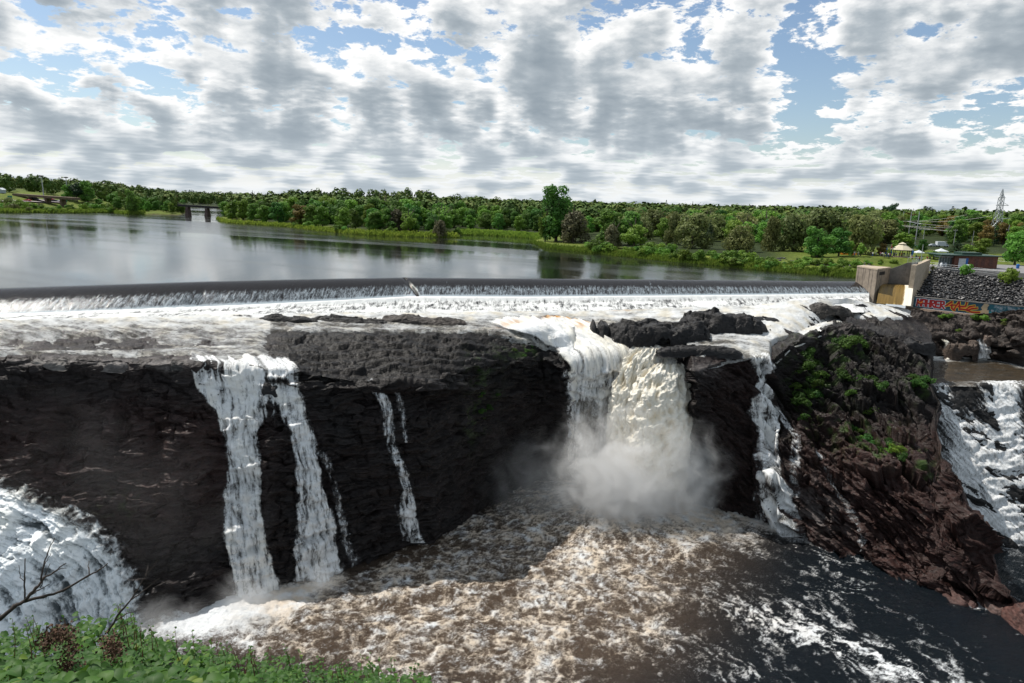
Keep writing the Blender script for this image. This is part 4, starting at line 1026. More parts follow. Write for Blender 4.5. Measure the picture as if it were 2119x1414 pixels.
# ------------------------------------------------------------------ foliage
def leaf_mat(name, cols, hue=.05, rough=.6):
    m, t, b, out = mat_new(name)
    oi = t.new('ShaderNodeObjectInfo'); tc = t.new('ShaderNodeTexCoord').outputs['Object']
    n = t.noise(tc, .55, 3, .6); n2 = t.noise(tc, 3.1, 2, .6)
    base = t.ramp(t.m('ADD', t.m('MULTIPLY', n, .75), t.m('MULTIPLY', n2, .35)), [(.32, cols[0]), (.55, cols[1]), (.78, cols[2])])
    hs = t.new('ShaderNodeHueSaturation'); t.put(hs.inputs['Color'], base)
    t.put(hs.inputs['Hue'], t.mr(oi.outputs['Random'], 0, 1,   .5 - hue * .35, .5 + hue * .8, False))
    r2 = t.m('FRACT', t.m('MULTIPLY', oi.outputs['Random'], 7.31)); t.put(hs.inputs['Value'], t.mr(r2, 0, 1, .95, 1.9, False))
    hs.inputs['Saturation'].default_value = 1.0
    t.put(b.inputs['Base Color'], hs.outputs[0]); b.inputs['Roughness'].default_value = rough; b.inputs['Specular IOR Level'].default_value = .25
    tr = t.new('ShaderNodeBsdfTranslucent'); t.put(tr.inputs[0], hs.outputs[0])
    ms = t.new('ShaderNodeMixShader'); ms.inputs[0].default_value = .38
    t.l.new(b.outputs[0], ms.inputs[1]); t.l.new(tr.outputs[0], ms.inputs[2]); t.l.new(ms.outputs[0], out.inputs[0])
    return m
L_DARK = leaf_mat("dark_leaves", ((.036, .072, .014), (.075, .145, .026), (.13, .22, .04)))
L_MID = leaf_mat("green_leaves", ((.052, .095, .014), (.11, .19, .028), (.18, .28, .045)))
L_LIGHT = leaf_mat("light_leaves", ((.07, .12, .02), (.13, .22, .035), (.20, .30, .05)), hue=.03)
L_WILLOW = leaf_mat("willow_leaves", ((.065, .078, .026), (.125, .145, .048), (.19, .205, .075)), hue=.03)
L_AUT = leaf_mat("turning_leaves", ((.07, .06, .02), (.13, .10, .03), (.20, .13, .04)), hue=.03)
L_FIR = leaf_mat("needles", ((.014, .036, .018), (.028, .062, .028), (.05, .09, .035)), hue=.02)
L_GREY = leaf_mat("grey_brown_leaves", ((.055, .055, .032), (.095, .092, .05), (.14, .13, .075)), hue=.02)
L_BUSH = leaf_mat("bush_leaves", ((.055, .095, .015), (.11, .18, .025), (.18, .26, .04)), hue=.04)
BARK = simple("bark", (.10, .08, .065), .9, .3, 2.0, bump=.5)
def quads_on(cen, nrm, size, rs, asp=1.0):
    """leaf clump quads: centres, normals, sizes"""
    n = len(cen); a = np.cross(nrm, rs.normal(size=(n, 3))); a /= np.linalg.norm(a, axis=1)[:, None] + 1e-9; b = np.cross(nrm, a)
    s = size[:, None]
    return np.stack([cen - a * s - b * s * asp * .6, cen + a * s * .9 - b * s * asp * .5, cen + a * s * .5 + b * s * asp, cen - a * s * .7 + b * s * asp * .8], 1).reshape(-1, 3)
def crown_mesh(name, mat, H, Rr, lobes, nq, seed, base=.18, kind='round', leaf=.34):
    rs = np.random.RandomState(seed); L = []
    for i in range(lobes):
        tz = rs.uniform(0, 1)
        if kind == 'round': rad = Rr * (.30 + .70 * math.sin(math.pi * (.12 + .78 * tz)) ** .7); zz = H * (base + (1 - base) * tz * .86 + .05)
        elif kind == 'oval': rad = Rr * (.5 + .5 * math.sin(math.pi * (.1 + .8 * tz)) ** .6); zz = H * (.10 + .84 * tz)
        elif kind == 'willow': rad = Rr * (1 - .55 * tz ** 1.5); zz = H * (.16 + .74 * tz)
        else: rad = Rr * (1 - tz) ** .9; zz = H * (base + (1 - base) * tz)
        an = rs.uniform(0, 2 * math.pi); rr2 = rad * rs.uniform(.35, .85) if kind != 'fir' else rad * .6
        lr = Rr * rs.uniform(.26, .46) * (1 if kind != 'fir' else .8 * (1.15 - tz))
        L.append((rr2 * math.cos(an), rr2 * math.sin(an), zz, lr, lr * (1.15 if kind == 'willow' else rs.uniform(.7, .95))))
    L.append((0, 0, H * (.55 if kind != 'fir' else .4), Rr * .55, H * .32))
    w = np.array([l[3] * l[4] for l in L]); w /= w.sum(); cnt = (w * nq).astype(int) + 4
    cs, ns = [], []
    for l, c in zip(L, cnt):
        v = rs.normal(size=(c, 3)); v[:, 2] += .15; v /= np.linalg.norm(v, axis=1)[:, None]
        k = rs.uniform(.80, 1.10, size=(c, 1)) * (1 + .18 * np.sin(v[:, :1] * 7 + l[0]) * np.cos(v[:, 1:2] * 6 + l[1]))
        p = np.array(l[:3]) + v * np.array([l[3], l[3], l[4]]) * k
        if kind == 'willow': p[:, 2] -= .5 * rs.rand(c) * (np.hypot(p[:, 0], p[:, 1]) / Rr)
        nn = v + rs.normal(size=(c, 3)) * .38; nn /= np.linalg.norm(nn, axis=1)[:, None]
        cs.append(p); ns.append(nn)
    cs = np.concatenate(cs); ns = np.concatenate(ns)
    q = quads_on(cs, ns, rs.uniform(leaf * .6, leaf * 1.35, len(cs)), rs, 1.6 if kind == 'willow' else 1.0)
    return mesh_np(name, q, np.arange(len(q)).reshape(-1, 4), mat, smooth=False)
def pine_mesh(name, mat, H, Rr, seed, tiers=13, leaf=.30, nq=1500, top_flat=False):
    rs = np.random.RandomState(seed); cs, ns = [], []
    for i in range(tiers):
        tz = i / (tiers - 1); zz = H * (.14 + .84 * tz); rad = Rr * ((1 - tz) ** .8 + .05) * rs.uniform(.8, 1.15)
        if top_flat: rad = Rr * (.45 + .6 * math.sin(math.pi * min(1, tz * .85 + .1))) * rs.uniform(.7, 1.2)
        arms = rs.randint(6, 9)
        for a in range(arms):
            an = 2 * math.pi * (a + rs.rand() * .6) / arms; c = int(nq / tiers / arms * (.4 + 1.4 * (1 - tz)))+3
            t_ = np.sqrt(rs.rand(c)) ; r_ = rad * t_
            p = np.stack([np.cos(an + rs.normal(size=c) * .16) * r_, np.sin(an + rs.normal(size=c) * .16) * r_, zz - r_ * .28 + rs.normal(size=c) * .14], -1)
            nn = np.stack([np.cos(an) * np.full(c, .3), np.sin(an) * np.full(c, .3), np.ones(c)], -1) + rs.normal(size=(c, 3)) * .35
            cs.append(p); ns.append(nn / np.linalg.norm(nn, axis=1)[:, None])
    cs = np.concatenate(cs); ns = np.concatenate(ns)
    q = quads_on(cs, ns, rs.uniform(leaf * .6, leaf * 1.3, len(cs)), rs)
    return mesh_np(name, q, np.arange(len(q)).reshape(-1, 4), mat, smooth=False)
def trunk_mesh(name, H, r, seed, limbs=5, spread=.5):
    rs = random.Random(seed); mb = MB()
    mb.tube([(0, 0, -.6), (.05, 0, H * .25), (.1, .05, H * .55), (0, 0, H * .85)], [r * 1.25, r, r * .7, r * .2], 7)
    for i in range(limbs):
        a = rs.uniform(0, 6.28); z0 = H * rs.uniform(.22, .55); l = H * spread * rs.uniform(.35, .6)
        mb.tube([(0, 0, z0), (math.cos(a) * l * .45, math.sin(a) * l * .45, z0 + l * .45), (math.cos(a) * l * .8, math.sin(a) * l * .8, z0 + l)], [r * .5, r * .32, r * .1], 5)
    bmesh.ops.recalc_face_normals(mb.bm, faces=mb.bm.faces[:]); me = bpy.data.meshes.new(name); mb.bm.to_mesh(me); mb.bm.free(); me.materials.append(BARK)
    return me
TR_A = trunk_mesh('trunk', 13, .32, 1); TR_B = trunk_mesh('trunk', 13, .30, 2, 7, .6)
T = {}
for k_, mt_, n_ in (('dark', L_DARK, 3), ('mid', L_MID, 3)):
    for i in range(n_): T[k_ + str(i)] = (crown_mesh('crown', mt_, 13, 4.9, 19, 2900, 10 + i + len(k_), .03), TR_A)
for i in range(2): T['light' + str(i)] = (crown_mesh('crown', L_LIGHT, 9, 3.6, 13, 1700, 30 + i, .16, leaf=.28), TR_B)
for i in range(3): T['willow' + str(i)] = (crown_mesh('crown', L_WILLOW, 10.5, 5.6, 20, 3000, 40 + i, .1, 'willow', leaf=.26), TR_B)
for i in range(2): T['autumn' + str(i)] = (crown_mesh('crown', L_AUT, 12, 4.2, 16, 2300, 50 + i, .04), TR_A)
for i in range(2): T['grey' + str(i)] = (crown_mesh('crown', L_GREY, 8, 4.0, 15, 2000, 55 + i, .1, 'willow', leaf=.25), TR_B)
for i in range(2): T['pine' + str(i)] = (pine_mesh('crown', L_FIR, 15, 3.4, 60 + i), TR_A)
T['bigpine0'] = (crown_mesh('crown', L_FIR, 15, 4.4, 15, 2300, 64, .30, leaf=.3), TR_A)
T['poplar0'] = (crown_mesh('crown', L_DARK, 13, 3.9, 30, 6500, 70, .02, 'oval', leaf=.22), TR_A)
BUSHM = [crown_mesh('bush', mt_, 2.6, 2.0, 9, 900, 80 + i, .0, 'round', leaf=.17) for i, mt_ in enumerate((L_BUSH, L_LIGHT, L_MID, L_BUSH, L_WILLOW))]
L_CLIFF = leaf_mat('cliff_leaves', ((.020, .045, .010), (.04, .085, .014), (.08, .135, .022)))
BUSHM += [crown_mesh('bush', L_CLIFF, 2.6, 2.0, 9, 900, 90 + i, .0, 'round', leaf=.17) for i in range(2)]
KINDL = {'dark': 'dark green leafy tree', 'mid': 'mid green leafy tree', 'light': 'bright green young tree', 'willow': 'rounded olive grey willow', 'autumn': 'tree with leaves turning brown and red', 'grey': 'grey brown thin-leaved willow bush', 'pine': 'dark pointed conifer', 'bigpine': 'dark flat-topped pine', 'poplar': 'poplar'}
def tree(kind, x, y, h, wd=None, label=None, group=None, z=None, rs=random.Random(5), where=''):
    names = [k for k in T if k.rstrip('0123456789') == kind]; cr, tk = T[rs.choice(names)]
    H0 = {'dark': 13, 'mid': 13, 'light': 9, 'willow': 10.5, 'autumn': 12, 'grey': 8, 'pine': 15, 'bigpine': 15, 'poplar': 13}[kind]
    s = h / H0; sw = (wd / {'dark': 9.8, 'mid': 9.8, 'light': 7.2, 'willow': 11.2, 'autumn': 8.4, 'grey': 8, 'pine': 6.8, 'bigpine': 9.2, 'poplar': 7.8}[kind]) if wd else s * rs.uniform(1.0, 1.32)
    nm = {'pine': 'conifer', 'bigpine': 'pine_tree', 'willow': 'willow_tree', 'grey': 'willow_tree', 'poplar': 'poplar_tree'}.get(kind, 'tree')
    e = empty(nm, (x, y, gh(x, y) - .1 if z is None else z), rs.uniform(0, 6.28)); e.scale = (sw, sw, s)
    link('crown', cr, e); link('trunk', tk, e)
    lb = label or (KINDL[kind] + ' ' + where)
    tag(e, lb, 'tree', group or (None if label else (KINDL[kind] + 's ' + where)))
    return e
rt = random.Random(11)
# named trees seen one by one: kind, px, py of the foot, top row, width px, label
def tree_px(kind, px, foot, top, wpx, label, back=0.0):
    g = ground_at(px, foot)
    if back: g = Vector((g.x * (1 + back / g.y), g.y + back, 0)); g.z = gh(g.x, g.y)
    zt = at_y(np.array(float(px)), np.array(float(top)), g.y)[2]
    return tree(kind, g.x, g.y, max(1.5, zt - g.z) / .97, wpx * g.y / F * .98 / math.cos(math.atan2(g.x, g.y)) ** 0, label=label, z=g.z - .1)
for a in [('poplar', 1150, 500, 386, 72, 'tall dark poplar standing alone at the tip of the right bank'),
          ('light', 1128, 500, 436, 34, 'pale green bush-like tree leaning on the left side of the tall poplar'),
          ('grey', 1185, 503, 446, 66, 'grey brown willow just right of the tall poplar'),
          ('dark', 1262, 507, 438, 70, 'dark broad tree behind the light green tree on the right bank'),
          ('dark', 1300, 507, 440, 60, 'dark broad tree next to the right, beside the light green tree'),
          ('light', 1312, 516, 462, 56, 'light green feathery tree standing forward on the right bank'),
          ('grey', 1268, 514, 472, 40, 'small grey willow left of the light green feathery tree'),
          ('willow', 1432, 513, 445, 80, 'large round grey willow in mid right bank'),
          ('willow', 1396, 506, 442, 44, 'smaller grey willow left of the large round one'),
          ('willow', 1530, 522, 468, 62, 'pale weeping willow near the water on the right bank'),
          ('willow', 1594, 520, 452, 40, 'pale slender willow between darker trees on the right bank'),
          ('dark', 1690, 532, 468, 62, 'dark spreading tree in front of the big willows, left of the pavilion'),
          ('dark', 1735, 531, 476, 52, 'dark tree behind the flower bed, next to the spreading tree'),
          ('willow', 1690, 520, 436, 110, 'biggest grey green willow, rounded dome above the park'),
          ('willow', 1780, 526, 450, 78, 'grey green willow at the right end of the willow group'),
          ('willow', 1640, 520, 446, 70, 'grey green willow at the left of the dome willow'),
          ('light', 1781, 530, 501, 22, 'small bright green tree on the lawn left of the pavilion'),
          ('mid', 1757, 529, 499, 18, 'small round tree on the lawn left of the bright green one'),
          ('autumn', 1824, 529, 504, 20, 'small reddish brown tree by the blue banners'),
          ('light', 1838, 532, 515, 9, 'tiny yellow green sapling left of the blue banners'),
          ('mid', 1870, 519, 484, 52, 'leafy tree right behind the pavilion roof'),
          ('dark', 1906, 524, 496, 24, 'dark small tree by the lamp pole right of the pavilion'),
          ('light', 1932, 536, 518, 34, 'bright green round bush left of the brick building'),
          ('pine', 1978, 526, 498, 40, 'dark feathery conifer behind the brick building'),
          ('mid', 2028, 524, 494, 40, 'leafy tree behind the right end of the brick building'),
          ('light', 2005, 524, 505, 30, 'light green tree behind the middle of the brick building'),
          ('mid', 2099, 549, 484, 62, 'park tree with visible trunk right of the brick building'),
          ('light', 2130, 536, 470, 50, 'yellow green tree cut by the right edge of the picture'),
          ('grey', 908, 490, 460, 34, 'round brown bush at the end of the wooded point'),
          ('light', 845, 482, 440, 36, 'bright green tree near the end of the wooded point'),
          ('light', 920, 480, 434, 40, 'bright green tree behind the round brown bush'),
          ('mid', 776, 478, 438, 42, 'rounded grey green tree standing forward on the wooded point'),
          ('grey', 818, 480, 440, 42, 'grey brown thin tree between two green trees on the wooded point'),
          ('autumn', 622, 466, 424, 42, 'tree with reddish leaves in the front row of the wooded point'),
          ('pine', 1966, 470, 428, 34, 'dark conifer top rising over the wood left of the lattice tower'),
          ('bigpine', 1842, 470, 418, 34, 'tallest dark pine above the wood behind the pavilion'),
          ('bigpine', 1830, 470, 424, 26, 'dark pine left of the tallest pine behind the pavilion'),
          ('bigpine', 1920, 470, 425, 30, 'dark pine crown above the wood over the white truck'),
          ('bigpine', 1706, 470, 424, 30, 'dark pine crown above the big dome willow'),
          ('bigpine', 1574, 470, 424, 26, 'dark open pine at the skyline of the right bank'),
          ('pine', 1552, 470, 426, 18, 'thin conifer on the skyline, left of the open pine'),
          ('pine', 1376, 460, 415, 18, 'thin dark conifer tip breaking the skyline in mid right bank'),
          ('bigpine', 160, 418, 376, 30, 'tall dark pine beside the second light mast on the far left bank'),
          ('dark', 182, 420, 378, 34, 'tall dense tree right of the far left pine'),
          ('mid', 143, 414, 383, 26, 'airy tree behind the second light mast'),
          ('dark', 178, 414, 395, 28, 'dark clipped tree on the grass embankment above the far left shore'),
          ('mid', 205, 421, 412, 18, 'low dark tree on the slope right of the embankment'),
          ('dark', 276, 441, 392, 30, 'dark round tree on the far left shore')]:
    kd, px, foot, top, wp, lb = a
    back = {True: 60.0, False: 0.0}[lb.find('skyline') >= 0 or 'above the wood' in lb or 'over the wood' in lb]
    tree_px(kd, px, foot, top, wp, lb, back)
# woods: rows of individual trees by region
def wood(region, x0, x1, n, foot, tops, kinds, where, depth=(0, 40), seed=0, wpx=None, minsd=4):
    rs = random.Random(seed); placed = []
    tries = 0
    while len(placed) < n and tries < n * 60:
        tries += 1
        px = rs.uniform(x0, x1); f = np.interp(px, [p[0] for p in foot], [p[1] for p in foot])
        g = at_z(np.array(px), np.array(float(f)), 0.8); dd = rs.uniform(*depth); k = (g[1] + dd) / g[1]; x, y = g[0] * k, g[1] + dd
        s = sdist(LAND if region != 'L' else LEFT, np.array([x]), np.array([y]))[0]
        if s < minsd: continue
        if (2020 < px < 2098 and y < 262) or (1858 < px < 1912 and y < 225): continue
        if any((x - a) ** 2 + (y - b) ** 2 < (5.2 + .01 * y) ** 2 for a, b in placed): continue
        placed.append((x, y)); kd = rs.choice(kinds)
        top = np.interp(px, [p[0] for p in tops], [p[1] for p in tops]) + rs.uniform(-3, 7)
        z0 = gh(x, y); zt = at_y(np.array(px), np.array(float(top)), y)[2]; h = (zt - z0)
        fr = (dd - depth[0]) / (depth[1] - depth[0] + 1e-6)
        h = h * (.66 + .34 * fr) if depth[1] > depth[0] + 5 else h
        h = min(max(h, 5.5), 24) * rs.uniform(.92, 1.05)
        if kd in ('willow', 'grey'): h = min(h, 12)
        tree(kd, x, y, h, z=z0 - .1, rs=rs, where=where)
    return len(placed)
FB = [(470, 460), (600, 468), (700, 476), (800, 484), (900, 486), (950, 478), (1110, 486)]
TB = [(470, 412), (500, 405), (620, 406), (720, 408), (800, 410), (900, 416), (1000, 414), (1110, 419)]
nt1 = wood('B', 468, 930, 62, FB, TB, ['dark', 'dark', 'mid', 'mid', 'dark', 'mid', 'dark', 'light'], 'in the wood on the long point across the reservoir', (4, 75), 21)
nt2 = wood('B', 930, 1120, 26, [(930, 478), (1120, 486)], [(930, 420), (1120, 424)], ['dark', 'mid', 'dark', 'mid'], 'behind the marshy inlet left of the tall poplar', (6, 70), 22)
FC = [(1190, 505), (1300, 512), (1450, 520), (1600, 524), (1700, 524), (1840, 520), (2119, 505)]
TC = [(1190, 436), (1260, 428), (1400, 427), (1560, 431), (1700, 434), (1900, 432), (2119, 440)]
nt3 = wood('C', 1190, 1620, 74, FC, TC, ['mid', 'dark', 'autumn', 'mid', 'dark', 'willow', 'mid', 'light', 'willow', 'pine'], 'in the mixed wood on the right bank', (22, 150), 23)
nt4 = wood('C', 1620, 1840, 34, FC, TC, ['willow', 'dark', 'willow', 'mid', 'dark'], 'behind the park lawn left of the pavilion', (14, 110), 24)
nt5 = wood('C', 1840, 2260, 80, [(1840, 505), (1880, 505), (1905, 497), (1955, 500), (1975, 517), (2060, 522), (2300, 530)], [(1840, 436), (2000, 436), (2119, 444), (2300, 448)], ['mid', 'dark', 'autumn', 'mid', 'dark', 'pine'], 'in the wood behind the power poles', (2, 110), 25)
nt6 = wood('L', 232, 384, 22, [(232, 439), (384, 444)], [(232, 398), (300, 402), (384, 410)], ['dark', 'dark', 'mid'], 'on the far left shore left of the rail bridge', (3, 60), 26, minsd=2)
nt7 = wood('L', -60, 240, 22, [(-60, 418), (240, 424)], [(-60, 386), (60, 392), (120, 396), (240, 396)], ['dark', 'mid', 'dark'], 'on the skyline behind the far left overpass', (90, 190), 27)
# the far wooded hills, seen as one mass
def forest(name, n, seed, pick, hmin, hmax, mat, label):
    rs = np.random.RandomState(seed); X, Y = [], []
    while sum(len(a) for a in X) < n:
        x, y = pick(rs, 4000); sb_, sl_ = sdist(LAND, x, y), sdist(LEFT, x, y); k = np.maximum(sb_, sl_) > 6
        X.append(x[k]); Y.append(y[k])
    x = np.concatenate(X)[:n]; y = np.concatenate(Y)[:n]; z, _, _ = land_h(x, y)
    h = rs.uniform(hmin, hmax, n); r = h * rs.uniform(.28, .42, n)
    m_ = 130; v = rs.normal(size=(n, m_, 3)); v /= np.linalg.norm(v, axis=2)[..., None]
    k = 1 + .16 * np.sin(v[..., :1] * 5 + x[:, None, None]) * np.cos(v[..., 1:2] * 6 + y[:, None, None]) + rs.uniform(-.1, .1, (n, m_, 1))
    p = v * k * np.stack([r, r, h * .5], -1)[:, None, :] + np.stack([x, y, z + h * .52], -1)[:, None, :]
    nn = v + rs.normal(size=v.shape) * .3; nn /= np.linalg.norm(nn, axis=2)[..., None]
    q = quads_on(p.reshape(-1, 3), nn.reshape(-1, 3), (np.repeat(r, m_) * rs.uniform(.16, .30, n * m_)), rs)
    o = link(name, mesh_np(name, q, np.arange(len(q)).reshape(-1, 4), mat, smooth=False)); tag(o, label, 'forest', kind='stuff'); return o
def fmat():
    m, t, b, out = mat_new("forest_leaves"); pos = t.new('ShaderNodeNewGeometry').outputs['Position']
    n = t.noise(pos, .09, 3, .7); n2 = t.noise(pos, .6, 2, .6)
    c = t.ramp(t.m('ADD', t.m('MULTIPLY', n, .7), t.m('MULTIPLY', n2, .4)), [(.35, (.032, .066, .017)), (.52, (.07, .125, .028)), (.62, (.12, .17, .035)), (.72, (.11, .10, .03))])
    t.put(b.inputs['Base Color'], c); b.inputs['Roughness'].default_value = .7; b.inputs['Specular IOR Level'].default_value = .15
    return m
FM = fmat()
def pk1(rs, n):
    a = np.radians(rs.uniform(-27, 50, n)); r = rs.uniform(230, 640, n) ; return r * np.sin(a), r * np.cos(a)
def keep_behind(f):
    def g(rs, n):
        x, y = f(rs, n); px, py = project(np.stack([x, y, np.full(n, 2.0)], -1))
        lim = np.interp(px, [430, 470, 940, 960, 1180, 1190, 1620, 1840, 1850, 1950, 1985, 2400], [438, 450, 466, 460, 468, 478, 484, 486, 478, 482, 498, 510]); k = (py < lim); return x[k], y[k]
    return g
forest('forest', 1500, 31, keep_behind(pk1), 9, 13.5, FM, 'wooded land stretching back behind the front trees')
def pk2(rs, n):
    a = np.radians(rs.uniform(-45, 50, n)); r = rs.uniform(640, 1800, n); return r * np.sin(a), r * np.cos(a)
forest('forest', 2600, 32, pk2, 9, 15, FM, 'far forested hills along the horizon')
# bank shrubs one by one
def shrub_row(n, x0, x1, rows, sc, where, seed, k=(0, 1, 2, 3), hs=1.0):
    rs = random.Random(seed)
    for i in range(n):
        px = rs.uniform(x0, x1); a = np.interp(px, [r[0] for r in rows], [r[1] for r in rows]); b2 = np.interp(px, [r[0] for r in rows], [r[2] for r in rows]); py = rs.uniform(a, b2)
        g = ground_at(px, py); kk = rs.choice(k); s = rs.uniform(*sc)
        o = link('shrub', BUSHM[kk], loc=(g.x, g.y, g.z - .25 * s)); o.rotation_euler = (0, 0, rs.uniform(0, 6.28)); o.scale = (s * rs.uniform(.9, 1.3), s * rs.uniform(.9, 1.3), s * rs.uniform(.7, 1.0) * hs)
        lb = ('yellow green', 'bright green', 'dark green', 'fresh green', 'grey green')[kk] + ' shrub ' + where
        tag(o, lb, 'shrub', ('yellow green', 'bright green', 'dark green', 'fresh green', 'grey green')[kk] + ' shrubs ' + where)
shrub_row(60, 1200, 1560, [(1200, 508, 521), (1400, 520, 537), (1560, 532, 552)], (.55, 1.25), 'along the shore of the right bank', 41)
shrub_row(46, 1560, 1800, [(1560, 540, 557), (1700, 542, 566), (1800, 546, 560)], (.35, .8), 'on the stony bank left of the concrete pier', 42)
shrub_row(16, 600, 950, [(600, 462, 468), (800, 476, 487), (950, 480, 489)], (.7, 1.3), 'at the waterline of the wooded point', 43)
shrub_row(40, -20, 240, [(-20, 424, 437), (150, 424, 438), (240, 436, 439)], (1.1, 2.2), 'on the far left shore below the road', 44, (0, 2, 2, 4))
shrub_row(5, 1810, 1850, [(1810, 542, 550), (1850, 540, 546)], (.35, .6), 'on the slope under the pavilion', 45)
# plants growing on the right-hand headland
def cliff_plants(spots, label, group, seed, kk, sc):
    rs = random.Random(seed)
    for (cx_, cy_, wx_, wy_, n_, rot) in spots:
        for i in range(n_):
            a, b_ = rs.gauss(0, .55) * wx_, rs.gauss(0, .55) * wy_; px = cx_ + a * math.cos(rot) - b_ * math.sin(rot); py = cy_ + a * math.sin(rot) + b_ * math.cos(rot)
            A_2, n_2, d_2, _s = rock_at(SURF_C, np.array([float(px)]), np.array([float(py)]), C_tilt(np.array([float(px)])), 1.0)
            p = A_2[0] + n_2[0] * (d_2[0] * float(C_amp(np.array([px]), np.array([py]))[0]) - .1); s = rs.uniform(*sc)
            o = link('plant', BUSHM[rs.choice(kk)], loc=(p[0], p[1], p[2] - .5 * s)); o.rotation_euler = (R(25), 0, rs.uniform(0, 6.28)); o.scale = (s, s, s * .7)
            tag(o, label, 'plant', group)
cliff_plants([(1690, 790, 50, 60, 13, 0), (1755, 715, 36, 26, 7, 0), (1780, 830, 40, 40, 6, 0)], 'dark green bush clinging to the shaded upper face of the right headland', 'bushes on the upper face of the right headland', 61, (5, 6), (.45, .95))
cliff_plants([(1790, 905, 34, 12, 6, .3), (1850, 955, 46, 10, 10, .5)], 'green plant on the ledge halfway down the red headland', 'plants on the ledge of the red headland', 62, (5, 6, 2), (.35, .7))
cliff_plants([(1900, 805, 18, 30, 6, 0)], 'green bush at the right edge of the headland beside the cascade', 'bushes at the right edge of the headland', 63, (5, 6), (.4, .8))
cliff_plants([(1090, 728, 34, 8, 4, .1), (1000, 805, 24, 60, 7, 0)], 'small green tuft on the black cliff left of the main fall', 'tufts on the black cliff left of the main fall', 64, (5, 6), (.18, .38))
# reeds and grass at every waterline
def grass(name, pts, n, h, seed, label, w=.10, cols=None, off=(-.6, 3.0)):
    rs = np.random.RandomState(seed); pts = np.array(pts); seg = np.linalg.norm(np.diff(pts, axis=0), axis=1); cum = np.concatenate([[0], np.cumsum(seg)])
    u = rs.uniform(0, cum[-1], n); x = np.interp(u, cum, pts[:, 0]); y = np.interp(u, cum, pts[:, 1])
    x = x + rs.normal(size=n) * .5; o = rs.uniform(off[0], off[1], n); rr2 = np.hypot(x, y); x = x * (1 + o / rr2); y = y * (1 + o / rr2)
    z, _, _ = land_h(x, y); k = z > -.4; x, y, z = x[k], y[k], z[k]; n = len(x)
    hh = h * rs.uniform(.5, 1.3, n) * (1 + .5 * pn(x / 4, y / 4)); a = rs.uniform(0, math.pi, n); dx_ = np.cos(a) * w * 1.5; dy_ = np.sin(a) * w * 1.5; lx = rs.normal(size=n) * .18 * hh; ly = rs.normal(size=n) * .18 * hh
    q = np.stack([np.stack([x - dx_, y - dy_, z - .1], -1), np.stack([x + dx_, y + dy_, z - .1], -1), np.stack([x + dx_ * .5 + lx, y + dy_ * .5 + ly, z + hh], -1), np.stack([x - dx_ * .5 + lx, y - dy_ * .5 + ly, z + hh * .9], -1)], 1).reshape(-1, 3)
    o_ = link(name, mesh_np(name, q, np.arange(len(q)).reshape(-1, 4), cols, smooth=False)); tag(o_, label, 'reeds', kind='stuff')
L_REED = leaf_mat("reed_leaves", ((.10, .15, .02), (.17, .24, .035), (.24, .27, .05)), hue=.02)
grass('reeds', ls[:10], 9000, 1.2, 51, 'pale marsh grass fringing the wooded point', w=.25, cols=L_REED)
grass('reeds', ls[10:15], 5000, 1.0, 52, 'yellow green grass strip behind the inlet', w=.25, cols=L_REED, off=(-.5, 9))
grass('reeds', ls[15:27], 14000, .8, 53, 'bright grass along the waterline of the right bank', w=.12, cols=L_REED, off=(-.5, 2.6))
grass('reeds', LEFT[1:8], 8000, 1.4, 54, 'grass on the far left shore', w=.4, cols=L_REED, off=(-1, 8))

print('TREES', nt1, nt2, nt3, nt4, nt5, nt6, nt7)
# ================================================================== concrete, painted wall, stones
def conc(name, col, streak=.5, rough=.85):
    m, t, b, out = mat_new(name)
    pos = t.new('ShaderNodeNewGeometry').outputs['Position']
    n = t.noise(pos, 1.1, 5, .65); v = t.noise(t.vm('MULTIPLY', pos, (2.2, 2.2, .16)), 1.0, 4, .6)
    k = t.mr(n, .3, .7, .8, 1.15); s = t.m('MULTIPLY', t.mr(v, .52, .66), streak)
    c = t.mix(1.0, c4(col), t.xyz(k, k, k), 'MULTIPLY'); c = t.mix(s, c, (.035, .03, .027, 1))
    t.put(b.inputs['Base Color'], c); b.inputs['Roughness'].default_value = rough; b.inputs['Specular IOR Level'].default_value = .2
    t.put(b.inputs['Normal'], t.bump(n, .3, .08)); return m
CONC = conc("stained_concrete", (.30, .25, .20), .75); CONC_L = conc("pale_concrete", (.46, .38, .29), .15); CONC_D = conc("dark_concrete", (.17, .16, .15), .3)
CONC_B = conc("brown_concrete", (.15, .11, .085), .5)
def vline(px, py, z, rtop):
    """vertical edge: foot at (px,py,z), top at photo row rtop"""
    a = P(px, py, z); h = at_y(np.array(float(px)), np.array(float(rtop)), a.y)[2]
    return Vector((a.x, a.y, 0)), float(h)
# pier at the end of the weir
A_, hA = vline(1770, 583, .0, 554); B_, hB = vline(1808, 617, -2.65, 556.5); D_, hD = vline(1839, 586, 0.0, 557)
htop = (hA + hB + hD) / 3
E_ = A_ + (D_ - B_) * .45
pier = MB(); zb = -7.0
pier.prism([(A_.x, A_.y), (B_.x, B_.y), (D_.x, D_.y), (E_.x, E_.y)], zb, htop)
pr = pier.build('pier', CONC); pr.name = 'weir_pier'
tag(pr, 'stained concrete pier with a notch, where the weir meets the right bank', 'pier')
cap = MB(); o3 = .12
cap.prism([(p.x + (p - (A_ + D_) / 2).x * .02, p.y + (p - (A_ + D_) / 2).y * .02) for p in (A_, B_, D_, E_)], htop + .003, htop + .28)
cap.build('cap', CONC_L, pr)
nt_ = MB(); q0 = B_.lerp(D_, .18); q1 = B_.lerp(D_, .58); nn_ = (D_ - B_).cross(Vector((0, 0, 1))).normalized()
